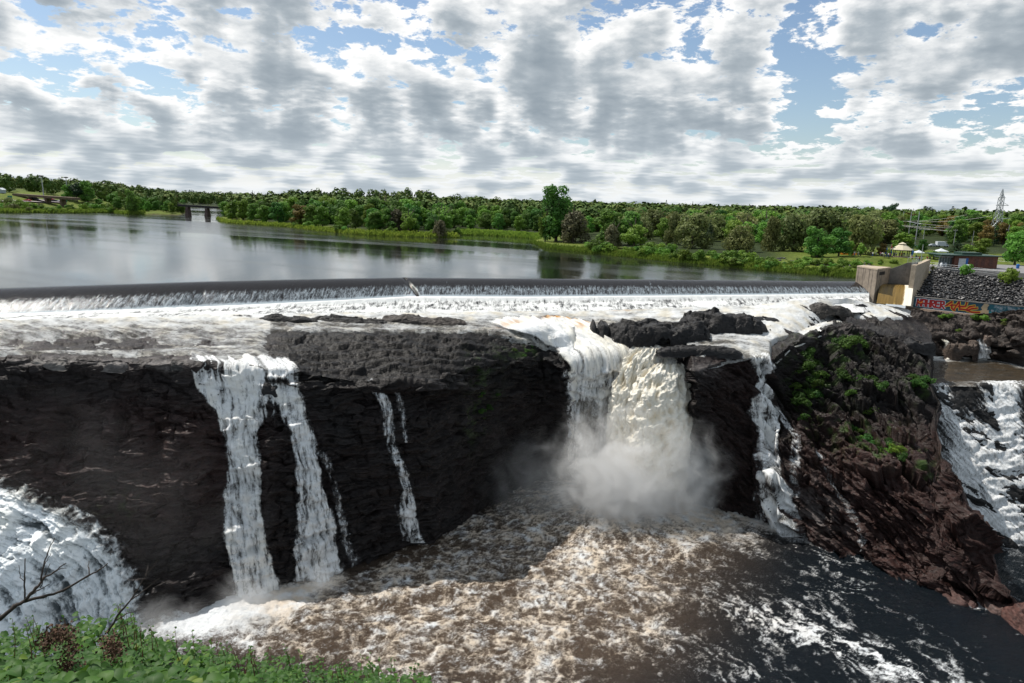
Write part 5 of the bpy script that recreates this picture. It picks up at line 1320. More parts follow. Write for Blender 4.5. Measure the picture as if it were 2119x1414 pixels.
nt_.hull8([(q0.x + nn_.x * .03, q0.y + nn_.y * .03, htop - 1.15), (q1.x + nn_.x * .03, q1.y + nn_.y * .03, htop - 1.15), (q1.x - nn_.x * .3, q1.y - nn_.y * .3, htop - 1.15), (q0.x - nn_.x * .3, q0.y - nn_.y * .3, htop - 1.15),
           (q0.x + nn_.x * .03, q0.y + nn_.y * .03, htop - .45), (q1.x + nn_.x * .03, q1.y + nn_.y * .03, htop - .45), (q1.x - nn_.x * .3, q1.y - nn_.y * .3, htop - .45), (q0.x - nn_.x * .3, q0.y - nn_.y * .3, htop - .45)])
nt_.build('notch', simple('notch_shade', (.01, .01, .01)), pr)  # black block on the pier face, painted in for the notch's shade
# side channel: back wall, abutment wall, brown overflow
W1 = P(1836, 586, 0.0); W2 = P(1889, 590, 0.0)
def wall_poly(name, pts, mat, thick, label=None, cat='wall', parent=None):
    """pts: list of (Vector foot, ztop) ; foot z given by .z"""
    mb = MB(); fr = []; d = (pts[-1][0] - pts[0][0]); nrm = Vector((-d.y, d.x, 0)).normalized()
    if nrm.y < 0: nrm = -nrm
    fb = [mb.bm.verts.new(p) for p, h in pts]; ft = [mb.bm.verts.new((p.x, p.y, h)) for p, h in pts]
    bb = [mb.bm.verts.new(p + nrm * thick) for p, h in pts]; bt = [mb.bm.verts.new((p.x + nrm.x * thick, p.y + nrm.y * thick, h)) for p, h in pts]
    for i in range(len(pts) - 1):
        mb._f([fb[i], fb[i + 1], ft[i + 1], ft[i]]); mb._f([bb[i], bt[i], bt[i + 1], bb[i + 1]]); mb._f([ft[i], ft[i + 1], bt[i + 1], bt[i]]); mb._f([fb[i], bb[i], bb[i + 1], fb[i + 1]])
    mb._f([fb[0], ft[0], bt[0], bb[0]]); mb._f([fb[-1], bb[-1], bt[-1], ft[-1]])
    o = mb.build(name, mat, parent)
    if label: tag(o, label, cat)
    return o
def zrow(pt, row, px): return float(at_y(np.array(float(px)), np.array(float(row)), pt.y)[2])
wp = []
for px, top in ((1836, 557.5), (1855, 551), (1872, 543.5), (1893, 543)):
    f = W1.lerp(W2, (px - 1836) / 53.0); f = Vector((f.x, f.y, -1.5)); wp.append((f, zrow(f, top, px)))
wall_poly('channel_wall', wp, CONC_D, .5, 'dark grey concrete wall behind the side spillway, with a slanted top')
X0 = P(1886, 622, -2.9); X1 = P(1916, 553, 2.6); X0z = zrow(X0, 549.5, 1891); X1t = X1.copy(); X1t.z = X0.z
abut = wall_poly('abutment_wall', [(Vector((X0.x, X0.y, -7)), X0z), (Vector((X1.x + 1.2, X1.y + .6, -7)), X0z)], CONC_L, .9, 'sunlit pale concrete abutment between the side spillway and the black stones')
sp0, sp1 = P(1822, 588, -.05), P(1887, 591, -.05); s0, s1 = P(1814, 626, -3.2), P(1882, 634, -3.5)
nr, nc = 50, 70; u = np.linspace(0, 1, nc)[None, :]; v = np.linspace(0, 1, nr)[:, None]
def arr(p): return np.array(p)[None, None, :]
Pq = (arr(sp0) * (1 - u[..., None]) + arr(sp1) * u[..., None]) * (1 - v[..., None]) + (arr(s0) * (1 - u[..., None]) + arr(s1) * u[..., None]) * v[..., None]
Pq[..., 2] = -.02 - 3.35 * (v ** 1.7) * np.ones_like(u)
stq = fbm(u * 14 + 0 * v, v * 1.2 + 0 * u, 3., 4, .6); right = sm(u, .74, .80) * np.ones_like(v)
Pq[..., 2] += .05 * stq; Pq[..., 1] -= .5 * right * sm(v, 0, .3)
fo = .08 + .5 * stq + .85 * right + .4 * sm(v, .93, 1.0) + .0 * u
tint = np.array([.46, .33, .12]) * (1 - right[..., None]) + np.array([.80, .76, .66]) * right[..., None]
SPW = foam_material("amber_water", dark=(.07, .05, .025), wet=(.30, .19, .05), fine=2.0, stretch=(2, 2, .3), bump=.4, lo=.3, hi=.8)
sw = link('waterfall', mesh_np('waterfall', Pq, grid_faces(nr, nc), SPW, attrs={'tint': tint.reshape(-1, 3), 'foam': fo, 'mud': .5 + .5 * stq}))
tag(sw, 'thin amber sheet of the side spillway beside the concrete pier', 'waterfall')
chn = link('channel_water', mesh_np('channel_water', np.array([[sp0.x, sp0.y, -.02], [sp1.x, sp1.y, -.02], [W2.x + 2, W2.y + 2, -.02], [W1.x - .5, W1.y + 3, -.02]]), np.array([[0, 1, 2, 3]]), RES)); tag(chn, kind='structure')
# graffiti wall
G0, G1 = P(1889, 636, -4.1), P(2119, 661.5, -4.3)
dG = (G1 - G0); G2 = G0 + dG * 2.4; gl = dG.length
gz0 = zrow(G0, 615, 1893); gz1 = zrow(G1, 636.5, 2119); gz2 = gz0 + (gz1 - gz0) * 2.4
gdir = Vector((dG.x, dG.y, 0)).normalized(); gn = Vector((gdir.y, -gdir.x, 0))
if gn.y > 0: gn = -gn
m, t, b, out = mat_new("painted_wall")
pos = t.new('ShaderNodeNewGeometry').outputs['Position']
al_ = t.m('ADD', t.m('MULTIPLY', t.m('SUBTRACT', t.sep(pos)[0], G0.x), gdir.x), t.m('MULTIPLY', t.m('SUBTRACT', t.sep(pos)[1], G0.y), gdir.y))
zz_ = t.sep(pos)[2]; n = t.noise(pos, 1.2, 4, .6); n2 = t.noise(pos, 4.0, 3, .6)
base = t.mix(t.mr(n, .4, .65), (.016, .062, .10, 1), (.03, .10, .14, 1))
cells = t.noise(t.xyz(t.m('MULTIPLY', al_, 1.1), t.m('MULTIPLY', zz_, .9), 4.0), 1.0, 3, .6)
pale = t.mix(t.mr(cells, .46, .60), (.02, .13, .17, 1), (.36, .42, .46, 1))
low = t.m('LESS_THAN', t.m('SUBTRACT', zz_, t.m('MULTIPLY', al_, (G1.z - G0.z) / gl)), G0.z + .75 * 1.0)
pale = t.mix(low, pale, (.01, .30, .38, 1))
c = t.mix(t.mr(al_, gl * .685, gl * .70), base, pale)
t.put(b.inputs['Base Color'], c); b.inputs['Roughness'].default_value = .7
gw = wall_poly('painted_wall', [(Vector((G0.x, G0.y, G0.z)), gz0), (Vector((G2.x, G2.y, G2.z)), gz2)], m, .6, 'long low retaining wall painted with blue and red graffiti under the black stones')
cp = MB(); e = .18
for (za, zb2, o1, o2, nm) in (((gz0, gz2), .16, .10, .7, 'coping'),):
    a, b3 = G0 - gdir * .15, G2
    cp.hull8([(a.x + gn.x * o1, a.y + gn.y * o1, za[0] + .003), (b3.x + gn.x * o1, b3.y + gn.y * o1, za[1] + .003), (b3.x - gn.x * o2, b3.y - gn.y * o2, za[1] + .003), (a.x - gn.x * o2, a.y - gn.y * o2, za[0] + .003),
              (a.x + gn.x * o1, a.y + gn.y * o1, za[0] + zb2), (b3.x + gn.x * o1, b3.y + gn.y * o1, za[1] + zb2), (b3.x - gn.x * o2, b3.y - gn.y * o2, za[1] + zb2), (a.x - gn.x * o2, a.y - gn.y * o2, za[0] + zb2)])
cp.build('coping', CONC_D, gw)
# letters: strokes on the wall; u in metres along, v height 0..1
def flat(name, col): 
    m, t, b, out = mat_new(name); n = t.noise(t.new('ShaderNodeNewGeometry').outputs['Position'], 3.0, 3, .6)
    t.put(b.inputs['Base Color'], t.mix(n, c4([x_ * .75 for x_ in col]), c4([min(1, x_ * 1.2) for x_ in col]))); b.inputs['Roughness'].default_value = .65; return m
PR, PO, PW, PYL, PBE = flat('red_paint', (.36, .012, .012)), flat('orange_paint', (.75, .20, .02)), flat('white_paint', (.62, .66, .72)), flat('yellow_paint', (.75, .55, .05)), flat('beige_paint', (.55, .42, .26))
def wpt(u, v, off):
    s = u / gl; base = G0.lerp(G1, s); zt = gz0 + (gz1 - gz0) * s
    return Vector((base.x + gn.x * off, base.y + gn.y * off, base.z + (zt - base.z) * v))
def strokes(name, mat, segs, wd, off, parent, label=None):
    mb = MB()
    for seg in segs:
        for i in range(len(seg) - 1):
            (u0, v0), (u1, v1) = seg[i], seg[i + 1]
            H = gz0 - G0.z; dxx, dyy = u1 - u0, (v1 - v0) * H; L_ = math.hypot(dxx, dyy) + 1e-6; px_, py_2 = -dyy / L_ * wd, dxx / L_ * wd
            ex, ey = dxx / L_ * wd * .6, dyy / L_ * wd * .6
            zz2 = off + .0006 * i + .0009 * segs.index(seg)
            mb._f([mb.bm.verts.new(wpt(a_, b_ / H, zz2)) for a_, b_ in ((u0 - px_ - ex, v0 * H - py_2 - ey), (u1 - px_ + ex, v1 * H - py_2 + ey), (u1 + px_ + ex, v1 * H + py_2 + ey), (u0 + px_ - ex, v0 * H + py_2 - ey))])
    o = mb.build(name, mat, parent)
    if label: o['label'] = label
    return o
def let(ch, u, w, v0=.18, v1=.86):
    a = {'M': [[(0, 0), (.08, 1), (.5, .35), (.92, 1), (1, 0)]], 'A': [[(0, 0), (.15, 1), (.85, 1), (1, 0)], [(.1, .45), (.9, .45)]], 'R': [[(.05, 0), (.05, 1), (.8, .95), (.85, .6), (.1, .5), (1, 0)]],
         'K': [[(.05, 0), (.05, 1)], [(.9, 1), (.12, .5), (1, 0)]], 'E': [[(1, 1), (.08, .95), (.05, .5), (.05, .05), (1, 0)], [(.05, .52), (.8, .52)]], 'Z': [[(0, .95), (1, .9), (0, .1), (1.1, .05)]],
         'H': [[(.05, 0), (.1, 1)], [(.9, 1), (.95, 0)], [(.1, .5), (.9, .5)]]}[ch]
    return [[(u + p[0] * w, v0 + p[1] * (v1 - v0)) for p in s] for s in a]
k1 = gl / 230.0                      # metres per photo pixel along the wall
word = []
for i, ch in enumerate('MAHRER'): word += let(ch, (8 + i * 10.2) * k1, 8.6 * k1, .20 - .0, .84)
strokes('white_outline', PW, word, .27, .012, gw, 'white outline of the red lettering')
strokes('red_letters', PR, word, .155, .03, gw, 'red block letters reading MAHRER')
w2_ = [[(70 * k1, .45), (82 * k1, .9), (84 * k1, .3), (90 * k1, .12)], [(74 * k1, .52), (90 * k1, .62)], [(88 * k1, .15), (97 * k1, .97), (101 * k1, .25)], [(92 * k1, .5), (112 * k1, .6), (113 * k1, .95)], [(102 * k1, .3), (114 * k1, .3), (120 * k1, .6), (130 * k1, .72)],
       [(116 * k1, .22), (124 * k1, .42), (136 * k1, .55)], [(112 * k1, .32), (126 * k1, .14), (142 * k1, .2)]]
strokes('yellow_outline', PYL, w2_, .26, .012, gw, 'yellow orange edge of the flame lettering')
strokes('flame_letters', PR, w2_, .15, .03, gw, 'red spiky flame-like lettering')
strokes('orange_flames', PO, [[(76 * k1, .5), (83 * k1, .75)], [(93 * k1, .4), (97 * k1, .7)], [(104 * k1, .42), (111 * k1, .5)], [(118 * k1, .4), (128 * k1, .62)], [(10 * k1, .6), (16 * k1, .5), (20 * k1, .65)]], .10, .05, gw)
strokes('beige_figure', PBE, [[(150 * k1, .1), (151 * k1, .55)], [(147 * k1, .2), (157 * k1, .25)], [(149 * k1, .6), (153 * k1, .9)]], .42, .03, gw)
# concrete footing in front of the painted wall
F0 = P(1872, 657, -5.6); f = MB(); zt0 = G0.z - .02
fa = G0 - gdir * 1.2 + gn * 1.2; fb_ = G2 + gn * 1.2
f.hull8([(F0.x - .4, F0.y - .6, -9), (fb_.x, fb_.y, -9.5), (G2.x - gn.x * .0, G2.y, -9.5), (G0.x - gdir.x * 1.2, G0.y - gdir.y * 1.2, -9), (fa.x + .3, fa.y, zt0), (fb_.x, fb_.y, G2.z - .02), (G2.x, G2.y, G2.z - .02), (G0.x - gdir.x * 1.0, G0.y - gdir.y * 1.0, zt0)])
ft = f.build('wall_footing', CONC_B); tag(ft, 'brown concrete footing with a slanted end under the painted wall', 'footing')
# riprap slope
RT0, RT1 = P(1930, 556, 2.5), P(2119, 580, 2.5); RT2 = RT0 + (RT1 - RT0) * 2.2
RB0, RB1 = Vector((G0.x - gn.x * .5, G0.y - gn.y * .5, gz0 + .1)), None; RB2 = Vector((G2.x - gn.x * .5, G2.y - gn.y * .5, gz2 + .1))
def rip(u, v):
    a = RB0.lerp(RB2, u); b = RT0.lerp(RT2, u); return a.lerp(b, v)
nu, nv = 60, 24
rv = np.array([[list(rip(i / nu, j / nv)) for i in range(nu + 1)] for j in range(nv + 1)]); rv[..., 2] += .12 * pn(rv[..., 0] * 1.3, rv[..., 1] * 1.3) - .12
bs = link('stone_slope', mesh_np('stone_slope', rv, grid_faces(nv + 1, nu + 1), simple('black_rubble', (.018, .017, .018), .6, .5, 2.0, bump=.8))); tag(bs, kind='structure')
pa = np.array([list(RT0), list(RT2), list(RT2 + Vector((10, 60, .2))), list(RT0 + Vector((-3, 14, .0)))]); 
def stone_mesh(seed):
    rs = random.Random(seed); bm = bmesh.new(); bmesh.ops.create_icosphere(bm, subdivisions=1, radius=1)
    for v in bm.verts: v.co = Vector((v.co.x * 1.2, v.co.y * .85, v.co.z * .7)) * rs.uniform(.72, 1.15)
    me = bpy.data.meshes.new('stone'); bm.to_mesh(me); bm.free(); return me
m, t, b, out = mat_new("black_stone"); oi = t.new('ShaderNodeObjectInfo'); r_ = t.m('POWER', oi.outputs['Random'], 5.0)
tc = t.new('ShaderNodeNewGeometry').outputs['Position']; nn2 = t.noise(tc, 1.7, 3, .6)
t.put(b.inputs['Base Color'], t.mix(t.m('MULTIPLY', t.mr(nn2, .52, .68), t.m('ADD', r_, .28)), (.016, .016, .018, 1), (.22, .20, .19, 1))); b.inputs['Roughness'].default_value = .45; b.inputs['Specular IOR Level'].default_value = .6
STN = m; stm = [stone_mesh(i) for i in range(6)]
for q_ in stm: q_.materials.append(STN)
rs = random.Random(77); cnt = 0; extra = bmesh.new()
cells_ = []
NU, NV = 62, 16
for j in range(NV):
    for i in range(NU):
        u = (i + rs.uniform(.1, .9)) / NU * .60; v = (j + rs.uniform(.1, .9)) / NV * .98 + .01
        cells_.append((u, v))
rs.shuffle(cells_)
big = cells_[:290]; rest = cells_[290:] + [(rs.uniform(.4, 1), rs.uniform(0, 1)) for _ in range(350)]
for u, v in big:
    p = rip(u, v); s = rs.uniform(.26, .46)
    o = link('stone', stm[rs.randrange(6)], loc=(p.x, p.y, p.z + s * .25)); o.scale = (s * rs.uniform(.8, 1.3), s, s); o.rotation_euler = (rs.uniform(-.6, .6), rs.uniform(-.6, .6), rs.uniform(0, 6.28))
    tag(o, 'black angular stone in the bank above the painted wall', 'stone', 'black stones above the painted wall')
vs_, fs_ = [], []
for u, v in rest:
    p = rip(u, v); s = rs.uniform(.20, .40); me = stm[rs.randrange(6)]; Mx = Matrix.Translation((p.x, p.y, p.z + s * .15)) @ Matrix.Rotation(rs.uniform(0, 6.28), 4, 'Z') @ Matrix.Rotation(rs.uniform(-.6, .6), 4, 'X') @ Matrix.Diagonal((s * 1.1, s, s, 1))
    k0 = len(vs_); vs_ += [tuple(Mx @ w.co) for w in me.vertices]; fs_ += [[k0 + i_ for i_ in pl_.vertices] for pl_ in me.polygons]
rb = link('rubble', mesh_np('rubble', np.array(vs_), np.array(fs_), STN, smooth=False)); tag(rb, 'smaller black rubble filling the bank above the painted wall', 'rubble', kind='stuff')
# scattered stones on the bank left of the pier
ro = random.Random(5)
for i in range(110):
    px = ro.uniform(1612, 1800); py = np.interp(px, [1612, 1700, 1800], [533, 541, 545]) + ro.uniform(0, 12); g = ground_at(px, py); s = ro.uniform(.18, .5)
    o = link('stone', stm[ro.randrange(6)], loc=(g.x, g.y, g.z + s * .2)); o.scale = (s * 1.2, s, s); o.rotation_euler = (ro.uniform(-.4, .4), 0, ro.uniform(0, 6))
    tag(o, 'loose grey stone on the shrubby bank left of the concrete pier', 'stone', 'loose stones left of the concrete pier')
# shrubs on the stone bank and round it
def shrub_at(px, py, z, s, k, label, sz=1.0, pt=None):
    p = pt or P(px, py, z); o = link('shrub', BUSHM[k], loc=tuple(p)); o.scale = (s, s, s * sz); tag(o, label, 'shrub'); return o
q_ = rip(.18, .97); shrub_at(0, 0, 0, .85, 2, 'dark round bush at the top edge of the black stones', pt=Vector((q_.x, q_.y, q_.z - .3)))
q_ = rip(.36, .80); shrub_at(0, 0, 0, 1.25, 0, 'large olive green bush on the black stones at the right edge', pt=Vector((q_.x + .6, q_.y, q_.z - .8)))
q_ = rip(.005, .97); shrub_at(0, 0, 0, .3, 4, 'dry grass tuft on top of the pale abutment', pt=Vector((q_.x, q_.y, q_.z)))
for i, (px, py, s, kk, lb) in enumerate(((1952, 655, .42, 1, 'bright green tuft under the painted wall, leftmost of its pair'), (1966, 655, .45, 1, 'bright green tuft under the painted wall, second of its pair'), (2015, 658, .5, 0, 'light green weeds under the flame lettering'), (2035, 660, .55, 0, 'leafy weeds at the foot of the wall below the beige figure'), (1985, 683, .3, 1, 'tiny green tuft on the rocks above the short tan chute'),
                                        (2078, 668, .35, 4, 'dry weeds under the turquoise part of the wall'), (2080, 662, .3, 1, 'small weed at the right under the turquoise wall'))):
    shrub_at(px, py, 0, s, kk, lb, .7, pt=Vector(surf_world(SURF_K, float(px), float(py + 4), 1.0)))

# ================================================================== buildings and park
GL = ground_at
BR = simple('brown_brick', (.16, .07, .05), .85, .25, 2.0); GRN = simple('dark_green_roof', (.025, .06, .045), .5); WHT = simple('white_panel', (.62, .66, .70), .5, .08); STEEL = simple('galvanised_steel', (.40, .43, .45), .45, .15, metal=.3)
BLU = simple('blue_paint', (.02, .13, .42), .5); GLS = simple('dull_glass', (.10, .13, .14), .2, .2); DRK = simple('dark_trim', (.02, .02, .022), .5); CREAM = simple('cream_shingles', (.55, .49, .37), .7, .12, 6.0); WOOD = simple('grey_wood', (.22, .19, .16), .8)
# plateau paving
pv = []
for px, py in ((1935, 553), (1990, 556), (2119, 566), (2300, 580), (2300, 556), (2119, 550), (2070, 548), (1985, 550), (1935, 548), (1905, 546), (1905, 550)):
    p = P(px, py, 2.6); pv.append((p.x, p.y))
mb = MB(); mb.prism(pv, 1.5, 2.62); pvo = mb.build('path', simple('grey_asphalt', (.22, .215, .22), .9, .15, 2.0)); tag(pvo, kind='structure')
ZT = 2.62
bl0, bl1 = P(1973, 554, ZT), P(2062, 556.5, ZT); bd = (bl1 - bl0); bdir = bd.normalized(); bn = Vector((-bdir.y, bdir.x, 0)); bn = bn if bn.y > 0 else -bn
L = bd.length; Hh = 2.75
house = empty('utility_building', tuple(bl0), math.atan2(bdir.y, bdir.x)); tag(house, 'low brown brick building with a dark green flat roof above the black stones', 'building')
def hb(name, x0, x1, y0, y1, z0, z1, mat, par=house, lab=None):
    m_ = MB(); m_.box(((x0 + x1) / 2, (y0 + y1) / 2, (z0 + z1) / 2), (abs(x1 - x0), abs(y1 - y0), abs(z1 - z0))); o = m_.build(name, mat, par)
    if lab: o['label'] = lab
    return o
hb('wall', 0, L, 0, 5.5, 0, Hh, BR); hb('roof', -3.6, L + .7, -.7, 6.2, Hh + .003, Hh + .22, GRN); hb('roof_monitor', L * .22, L * .68, 1.0, 4.4, Hh + .224, Hh + .75, GRN)
dr = hb('door', L * .10, L * .26, -.06, .02, .02, 2.15, WHT, lab='white roller door'); hb('door_frame', L * .26 + .01, L * .315, -.07, .03, .0, 2.25, BLU)
for k in range(5): hb('rib', L * .105, L * .255, -.075, -.062, .3 + k * .4, .33 + k * .4, STEEL, dr)
for xx_ in (.47, .62, .80): hb('panel', L * xx_, L * (xx_ + .09), -.03, .0, .5, 2.2, simple('brown_panel', (.11, .05, .04), .7))
# glazed porch
porch = empty('glazed_porch', tuple(P(1941, 552.5, ZT)), math.atan2(bdir.y, bdir.x)); tag(porch, 'glass and steel porch at the left end of the brick building', 'porch')
pL = 3.1
for k in range(6):
    hb('post', k * pL / 5 - .04, k * pL / 5 + .04, -.04, .04, 0, 2.3, STEEL, porch)
hb('pane', .05, pL - .05, .05, .08, .1, 2.2, GLS, porch); hb('canopy', -.2, pL + .2, -.4, 2.0, 2.32, 2.5, STEEL, porch)
for k in range(2):
    p = P(1948 + 7.5 * k, 553, ZT); m_ = MB(); m_.lathe((0, 0, 0), [(.26, 0), (.36, .12), (.38, .5), (.33, .85), (.2, 1.02), (.08, 1.08)], 12); o = m_.build('white_sack', WHT, smooth=True, loc=tuple(p)); tag(o, ('left' if k == 0 else 'right') + ' one of two bulging white sacks in front of the glass porch', 'sack')
sg = empty('information_board', tuple(P(2003, 557.5, ZT))); tag(sg, 'small slanted white board on a post in front of the brick building', 'sign')
m_ = MB(); m_.box((0, 0, .35), (.08, .08, .9)); m_.build('post', STEEL, sg); m_ = MB(); m_.box((0, 0, .95), (.9, .08, .38), mat=Matrix.Rotation(R(-35), 3, 'X')); m_.build('board', WHT, sg)
bb_ = empty('litter_bin', tuple(P(2105.5, 556, ZT))); tag(bb_, 'blue round litter bin on the path at the right', 'bin'); m_ = MB(); m_.lathe((0, 0, 0), [(.28, 0), (.32, .1), (.34, .85)], 12); m_.build('body', BLU, bb_); m_ = MB(); m_.lathe((0, 0, .853), [(.36, 0), (.34, .12), (.12, .22)], 12); m_.build('lid', BLU, bb_)
# fences
def fence(name, pts, h, label, sp=1.6, rails=(.98, .55, .12), th=.035, pick=False):
    e = empty(name, tuple(pts[0])); tag(e, label, 'railing')
    o0 = Vector(pts[0]); 
    mb = MB()
    for i in range(len(pts) - 1):
        a, b_ = Vector(pts[i]) - o0, Vector(pts[i + 1]) - o0
        for r_ in rails: mb.tube([a + Vector((0, 0, h * r_)), b_ + Vector((0, 0, h * r_))], th * .7, 4)
        n_ = max(1, int((b_ - a).length / sp))
        if pick:
            for k in range(n_ * 8): q = a.lerp(b_, (k + .5) / (n_ * 8)); mb.tube([q + Vector((0, 0, h * .1)), q + Vector((0, 0, h * .95))], th * .35, 3)
        for k in range(n_ + (i == len(pts) - 2)):
            q = a.lerp(b_, k / n_); pm = MB(); pm.tube([q, q + Vector((0, 0, h))], th, 5); pm.build('post', STEEL, e)
    mb.build('rail', STEEL, e); return e
wt = [(Vector((f_.x, f_.y, h_)), h_) for f_, h_ in wp]
fence('railing', [Vector((wp[2][0].x, wp[2][0].y, wp[2][1])), Vector((wp[3][0].x, wp[3][0].y, wp[3][1])), Vector((X0.x, X0.y + .3, X0z)) + Vector((.3, .8, 0))], 1.05, 'steel railing on top of the dark channel wall', 1.1)
fence('railing', [P(1894, 550, X0z) + Vector((0, 1.2, 0)), P(1918, 552, ZT), P(1940, 554, ZT)], 1.05, 'steel railing behind the pale abutment', 1.1)
fence('railing', [Vector(RT0) + Vector((.6, .5, .1)), P(1985, 559.5, 2.6), P(2040, 566, 2.6), P(2088, 572.5, 2.6)], 1.0, 'thin wire railing along the top of the black stones', 2.2, th=.025)
fence('mesh_fence', [P(2062, 541, 2.8), P(2085, 543, 2.8), P(2119, 547, 2.8), P(2200, 556, 2.8)], 1.3, 'grey mesh fence behind the path at the right', 2.0, pick=True, th=.03)
# pavilion
pvp = GL(1864, 532); pav = empty('pavilion', tuple(pvp)); tag(pav, 'open octagonal park pavilion with a cream two-tier roof', 'pavilion')
Rp = 2.75; z1 = 2.1
def ring(r, z, n=8): return [(r * math.cos(2 * math.pi * (i + .5) / n), r * math.sin(2 * math.pi * (i + .5) / n), z) for i in range(n)]
def frust(r0, z0, r1, zz1, name, mat, th=.06):
    m_ = MB(); a = [m_.bm.verts.new(p) for p in ring(r0, z0)]; b_ = [m_.bm.verts.new(p) for p in ring(r1, zz1)]; c_ = [m_.bm.verts.new(p) for p in ring(r0, z0 - th)]
    for i in range(8): m_._f([a[i], a[(i + 1) % 8], b_[(i + 1) % 8], b_[i]]); m_._f([c_[i], c_[(i + 1) % 8], a[(i + 1) % 8], a[i]])
    m_._f(b_); m_._f(c_[::-1]); return m_.build(name, mat, pav)
frust(Rp + .15, z1, .95, z1 + 1.35, 'roof', CREAM); frust(.72, z1 + 1.36, .66, z1 + 1.55, 'lantern', DRK, .0); frust(1.05, z1 + 1.60, .12, z1 + 2.1, 'top_roof', CREAM)
for p in ring(Rp - .25, 0): m_ = MB(); m_.box((p[0], p[1], z1 / 2 - .08), (.14, .14, z1 - .18)); m_.build('post', DRK, pav)
m_ = MB(); m_.prism([(p[0], p[1]) for p in ring(Rp, 0)], -.5, .12); m_.build('floor', simple('pinkish_paving', (.45, .33, .28), .9), pav)
pts = ring(Rp - .25, 0); m_ = MB()
for i in (5, 6, 7, 0):
    a, b_ = Vector(pts[i]), Vector(pts[(i + 1) % 8])
    for zz in (.35, .65, .95): m_.tube([a + Vector((0, 0, zz)), b_ + Vector((0, 0, zz))], .03, 4)
m_.build('railing', STEEL, pav)
# banners
def banner(px, py, h, col, label, s=1.0):
    g = GL(px, py); e = empty('feather_banner', tuple(g)); tag(e, label, 'banner'); m_ = MB(); m_.tube([(0, 0, 0), (0, 0, h), (.12, 0, h * 1.04)], .03, 5); m_.build('pole', STEEL, e)
    bm = bmesh.new(); n_ = 10; L1 = [bm.verts.new((.03, .02 * math.sin(i), h * (.15 + .88 * i / n_))) for i in range(n_ + 1)]; R1 = [bm.verts.new((.05 + .75 * s * math.sin(math.pi * (.18 + .78 * i / n_)) ** .7, .10 * math.sin(i * .9), h * (.17 + .84 * i / n_))) for i in range(n_ + 1)]
    for i in range(n_): bm.faces.new([L1[i], R1[i], R1[i + 1], L1[i + 1]])
    me = bpy.data.meshes.new('cloth'); bm.to_mesh(me); bm.free(); me.materials.append(col); link('cloth', me, e); e.rotation_euler = (0, .1, .2)
YLW = simple('yellow_cloth', (.75, .65, .05), .7); BLC = simple('blue_cloth', (.03, .17, .55), .6); REDC = simple('red_cloth', (.45, .03, .04), .7)
banner(1830, 529, 2.6, BLC, 'blue feather banner left of the pavilion, nearest the lawn'); banner(1836.5, 530, 2.2, YLW, 'yellow feather banner beside the blue one left of the pavilion'); banner(1840.5, 531, 2.0, BLC, 'small blue feather banner touching the left roof edge of the pavilion', .7); banner(1884, 532, 2.4, BLC, 'blue feather banner right of the pavilion')
banner(1841, 524, 2.8, REDC, 'red flag behind the yellow banner', .6)
# people
SKINM = simple('skin', (.42, .26, .19), .6, .1); HAIR = simple('hair', (.03, .02, .015), .7)
def person_mesh():
    bm = bmesh.new(); J = {}
    lay = bm.verts.layers.skin.verify()
    def v(n, x, y, z, r):
        w = bm.verts.new((x, y, z)); w[lay].radius = (r, r); J[n] = w; return w
    v('pel', 0, 0, .92, .125); v('wa', 0, 0, 1.08, .11); v('ch', 0, 0, 1.30, .135); v('nk', 0, .0, 1.47, .055); v('h0', 0, -.02, 1.56, .075); v('h1', 0, -.02, 1.68, .085)
    for s, n in ((1, 'l'), (-1, 'r')):
        v('hip' + n, .09 * s, 0, .86, .09); v('kn' + n, .10 * s, -.03 * s, .48, .06); v('an' + n, .11 * s, .02, .09, .04); v('to' + n, .12 * s, -.13, .04, .035)
        v('sh' + n, .17 * s, 0, 1.38, .06); v('el' + n, .24 * s, .02, 1.10, .042); v('wr' + n, .24 * s, -.10, .88, .03); v('ha' + n, .24 * s, -.14, .80, .03)
    for a, b_ in (('pel', 'wa'), ('wa', 'ch'), ('ch', 'nk'), ('nk', 'h0'), ('h0', 'h1'), ('pel', 'hipl'), ('pel', 'hipr'), ('hipl', 'knl'), ('hipr', 'knr'), ('knl', 'anl'), ('knr', 'anr'), ('anl', 'tol'), ('anr', 'tor'), ('ch', 'shl'), ('ch', 'shr'), ('shl', 'ell'), ('shr', 'elr'), ('ell', 'wrl'), ('elr', 'wrr'), ('wrl', 'hal'), ('wrr', 'har')):
        bm.edges.new((J[a], J[b_]))
    J['pel'][lay].use_root = True
    me = bpy.data.meshes.new('person_tmp'); bm.to_mesh(me); bm.free()
    o = link('tmp', me); o.modifiers.new('s', 'SKIN'); sb_ = o.modifiers.new('d', 'SUBSURF'); sb_.levels = 1
    dg = bpy.context.evaluated_depsgraph_get(); ev = o.evaluated_get(dg); out = bpy.data.meshes.new_from_object(ev); bpy.data.objects.remove(o)
    return out
PM = person_mesh(); PM.name = 'person'
PM.materials.clear(); PM.materials.append(SKINM)
def shell(zlo, zhi, name, mat, grow=.018, arms=True):
    """clothing: the body surface between two heights, pushed out a little"""
    bm = bmesh.new(); bm.from_mesh(PM); bm.normal_update()
    for v in bm.verts: v.co += v.normal * grow
    dl = [f for f in bm.faces if not (zlo < f.calc_center_median().z < zhi) or (not arms and abs(f.calc_center_median().x) > .19)]
    bmesh.ops.delete(bm, geom=dl, context='FACES'); me = bpy.data.meshes.new(name); bm.to_mesh(me); bm.free(); me.materials.append(mat); return me
cl_cols = {'white': (.7, .7, .7), 'black': (.02, .02, .025), 'red': (.45, .03, .04), 'blue': (.03, .08, .30), 'grey': (.28, .28, .30), 'orange': (.75, .22, .04), 'pink': (.6, .2, .3), 'turquoise': (.1, .45, .55)}
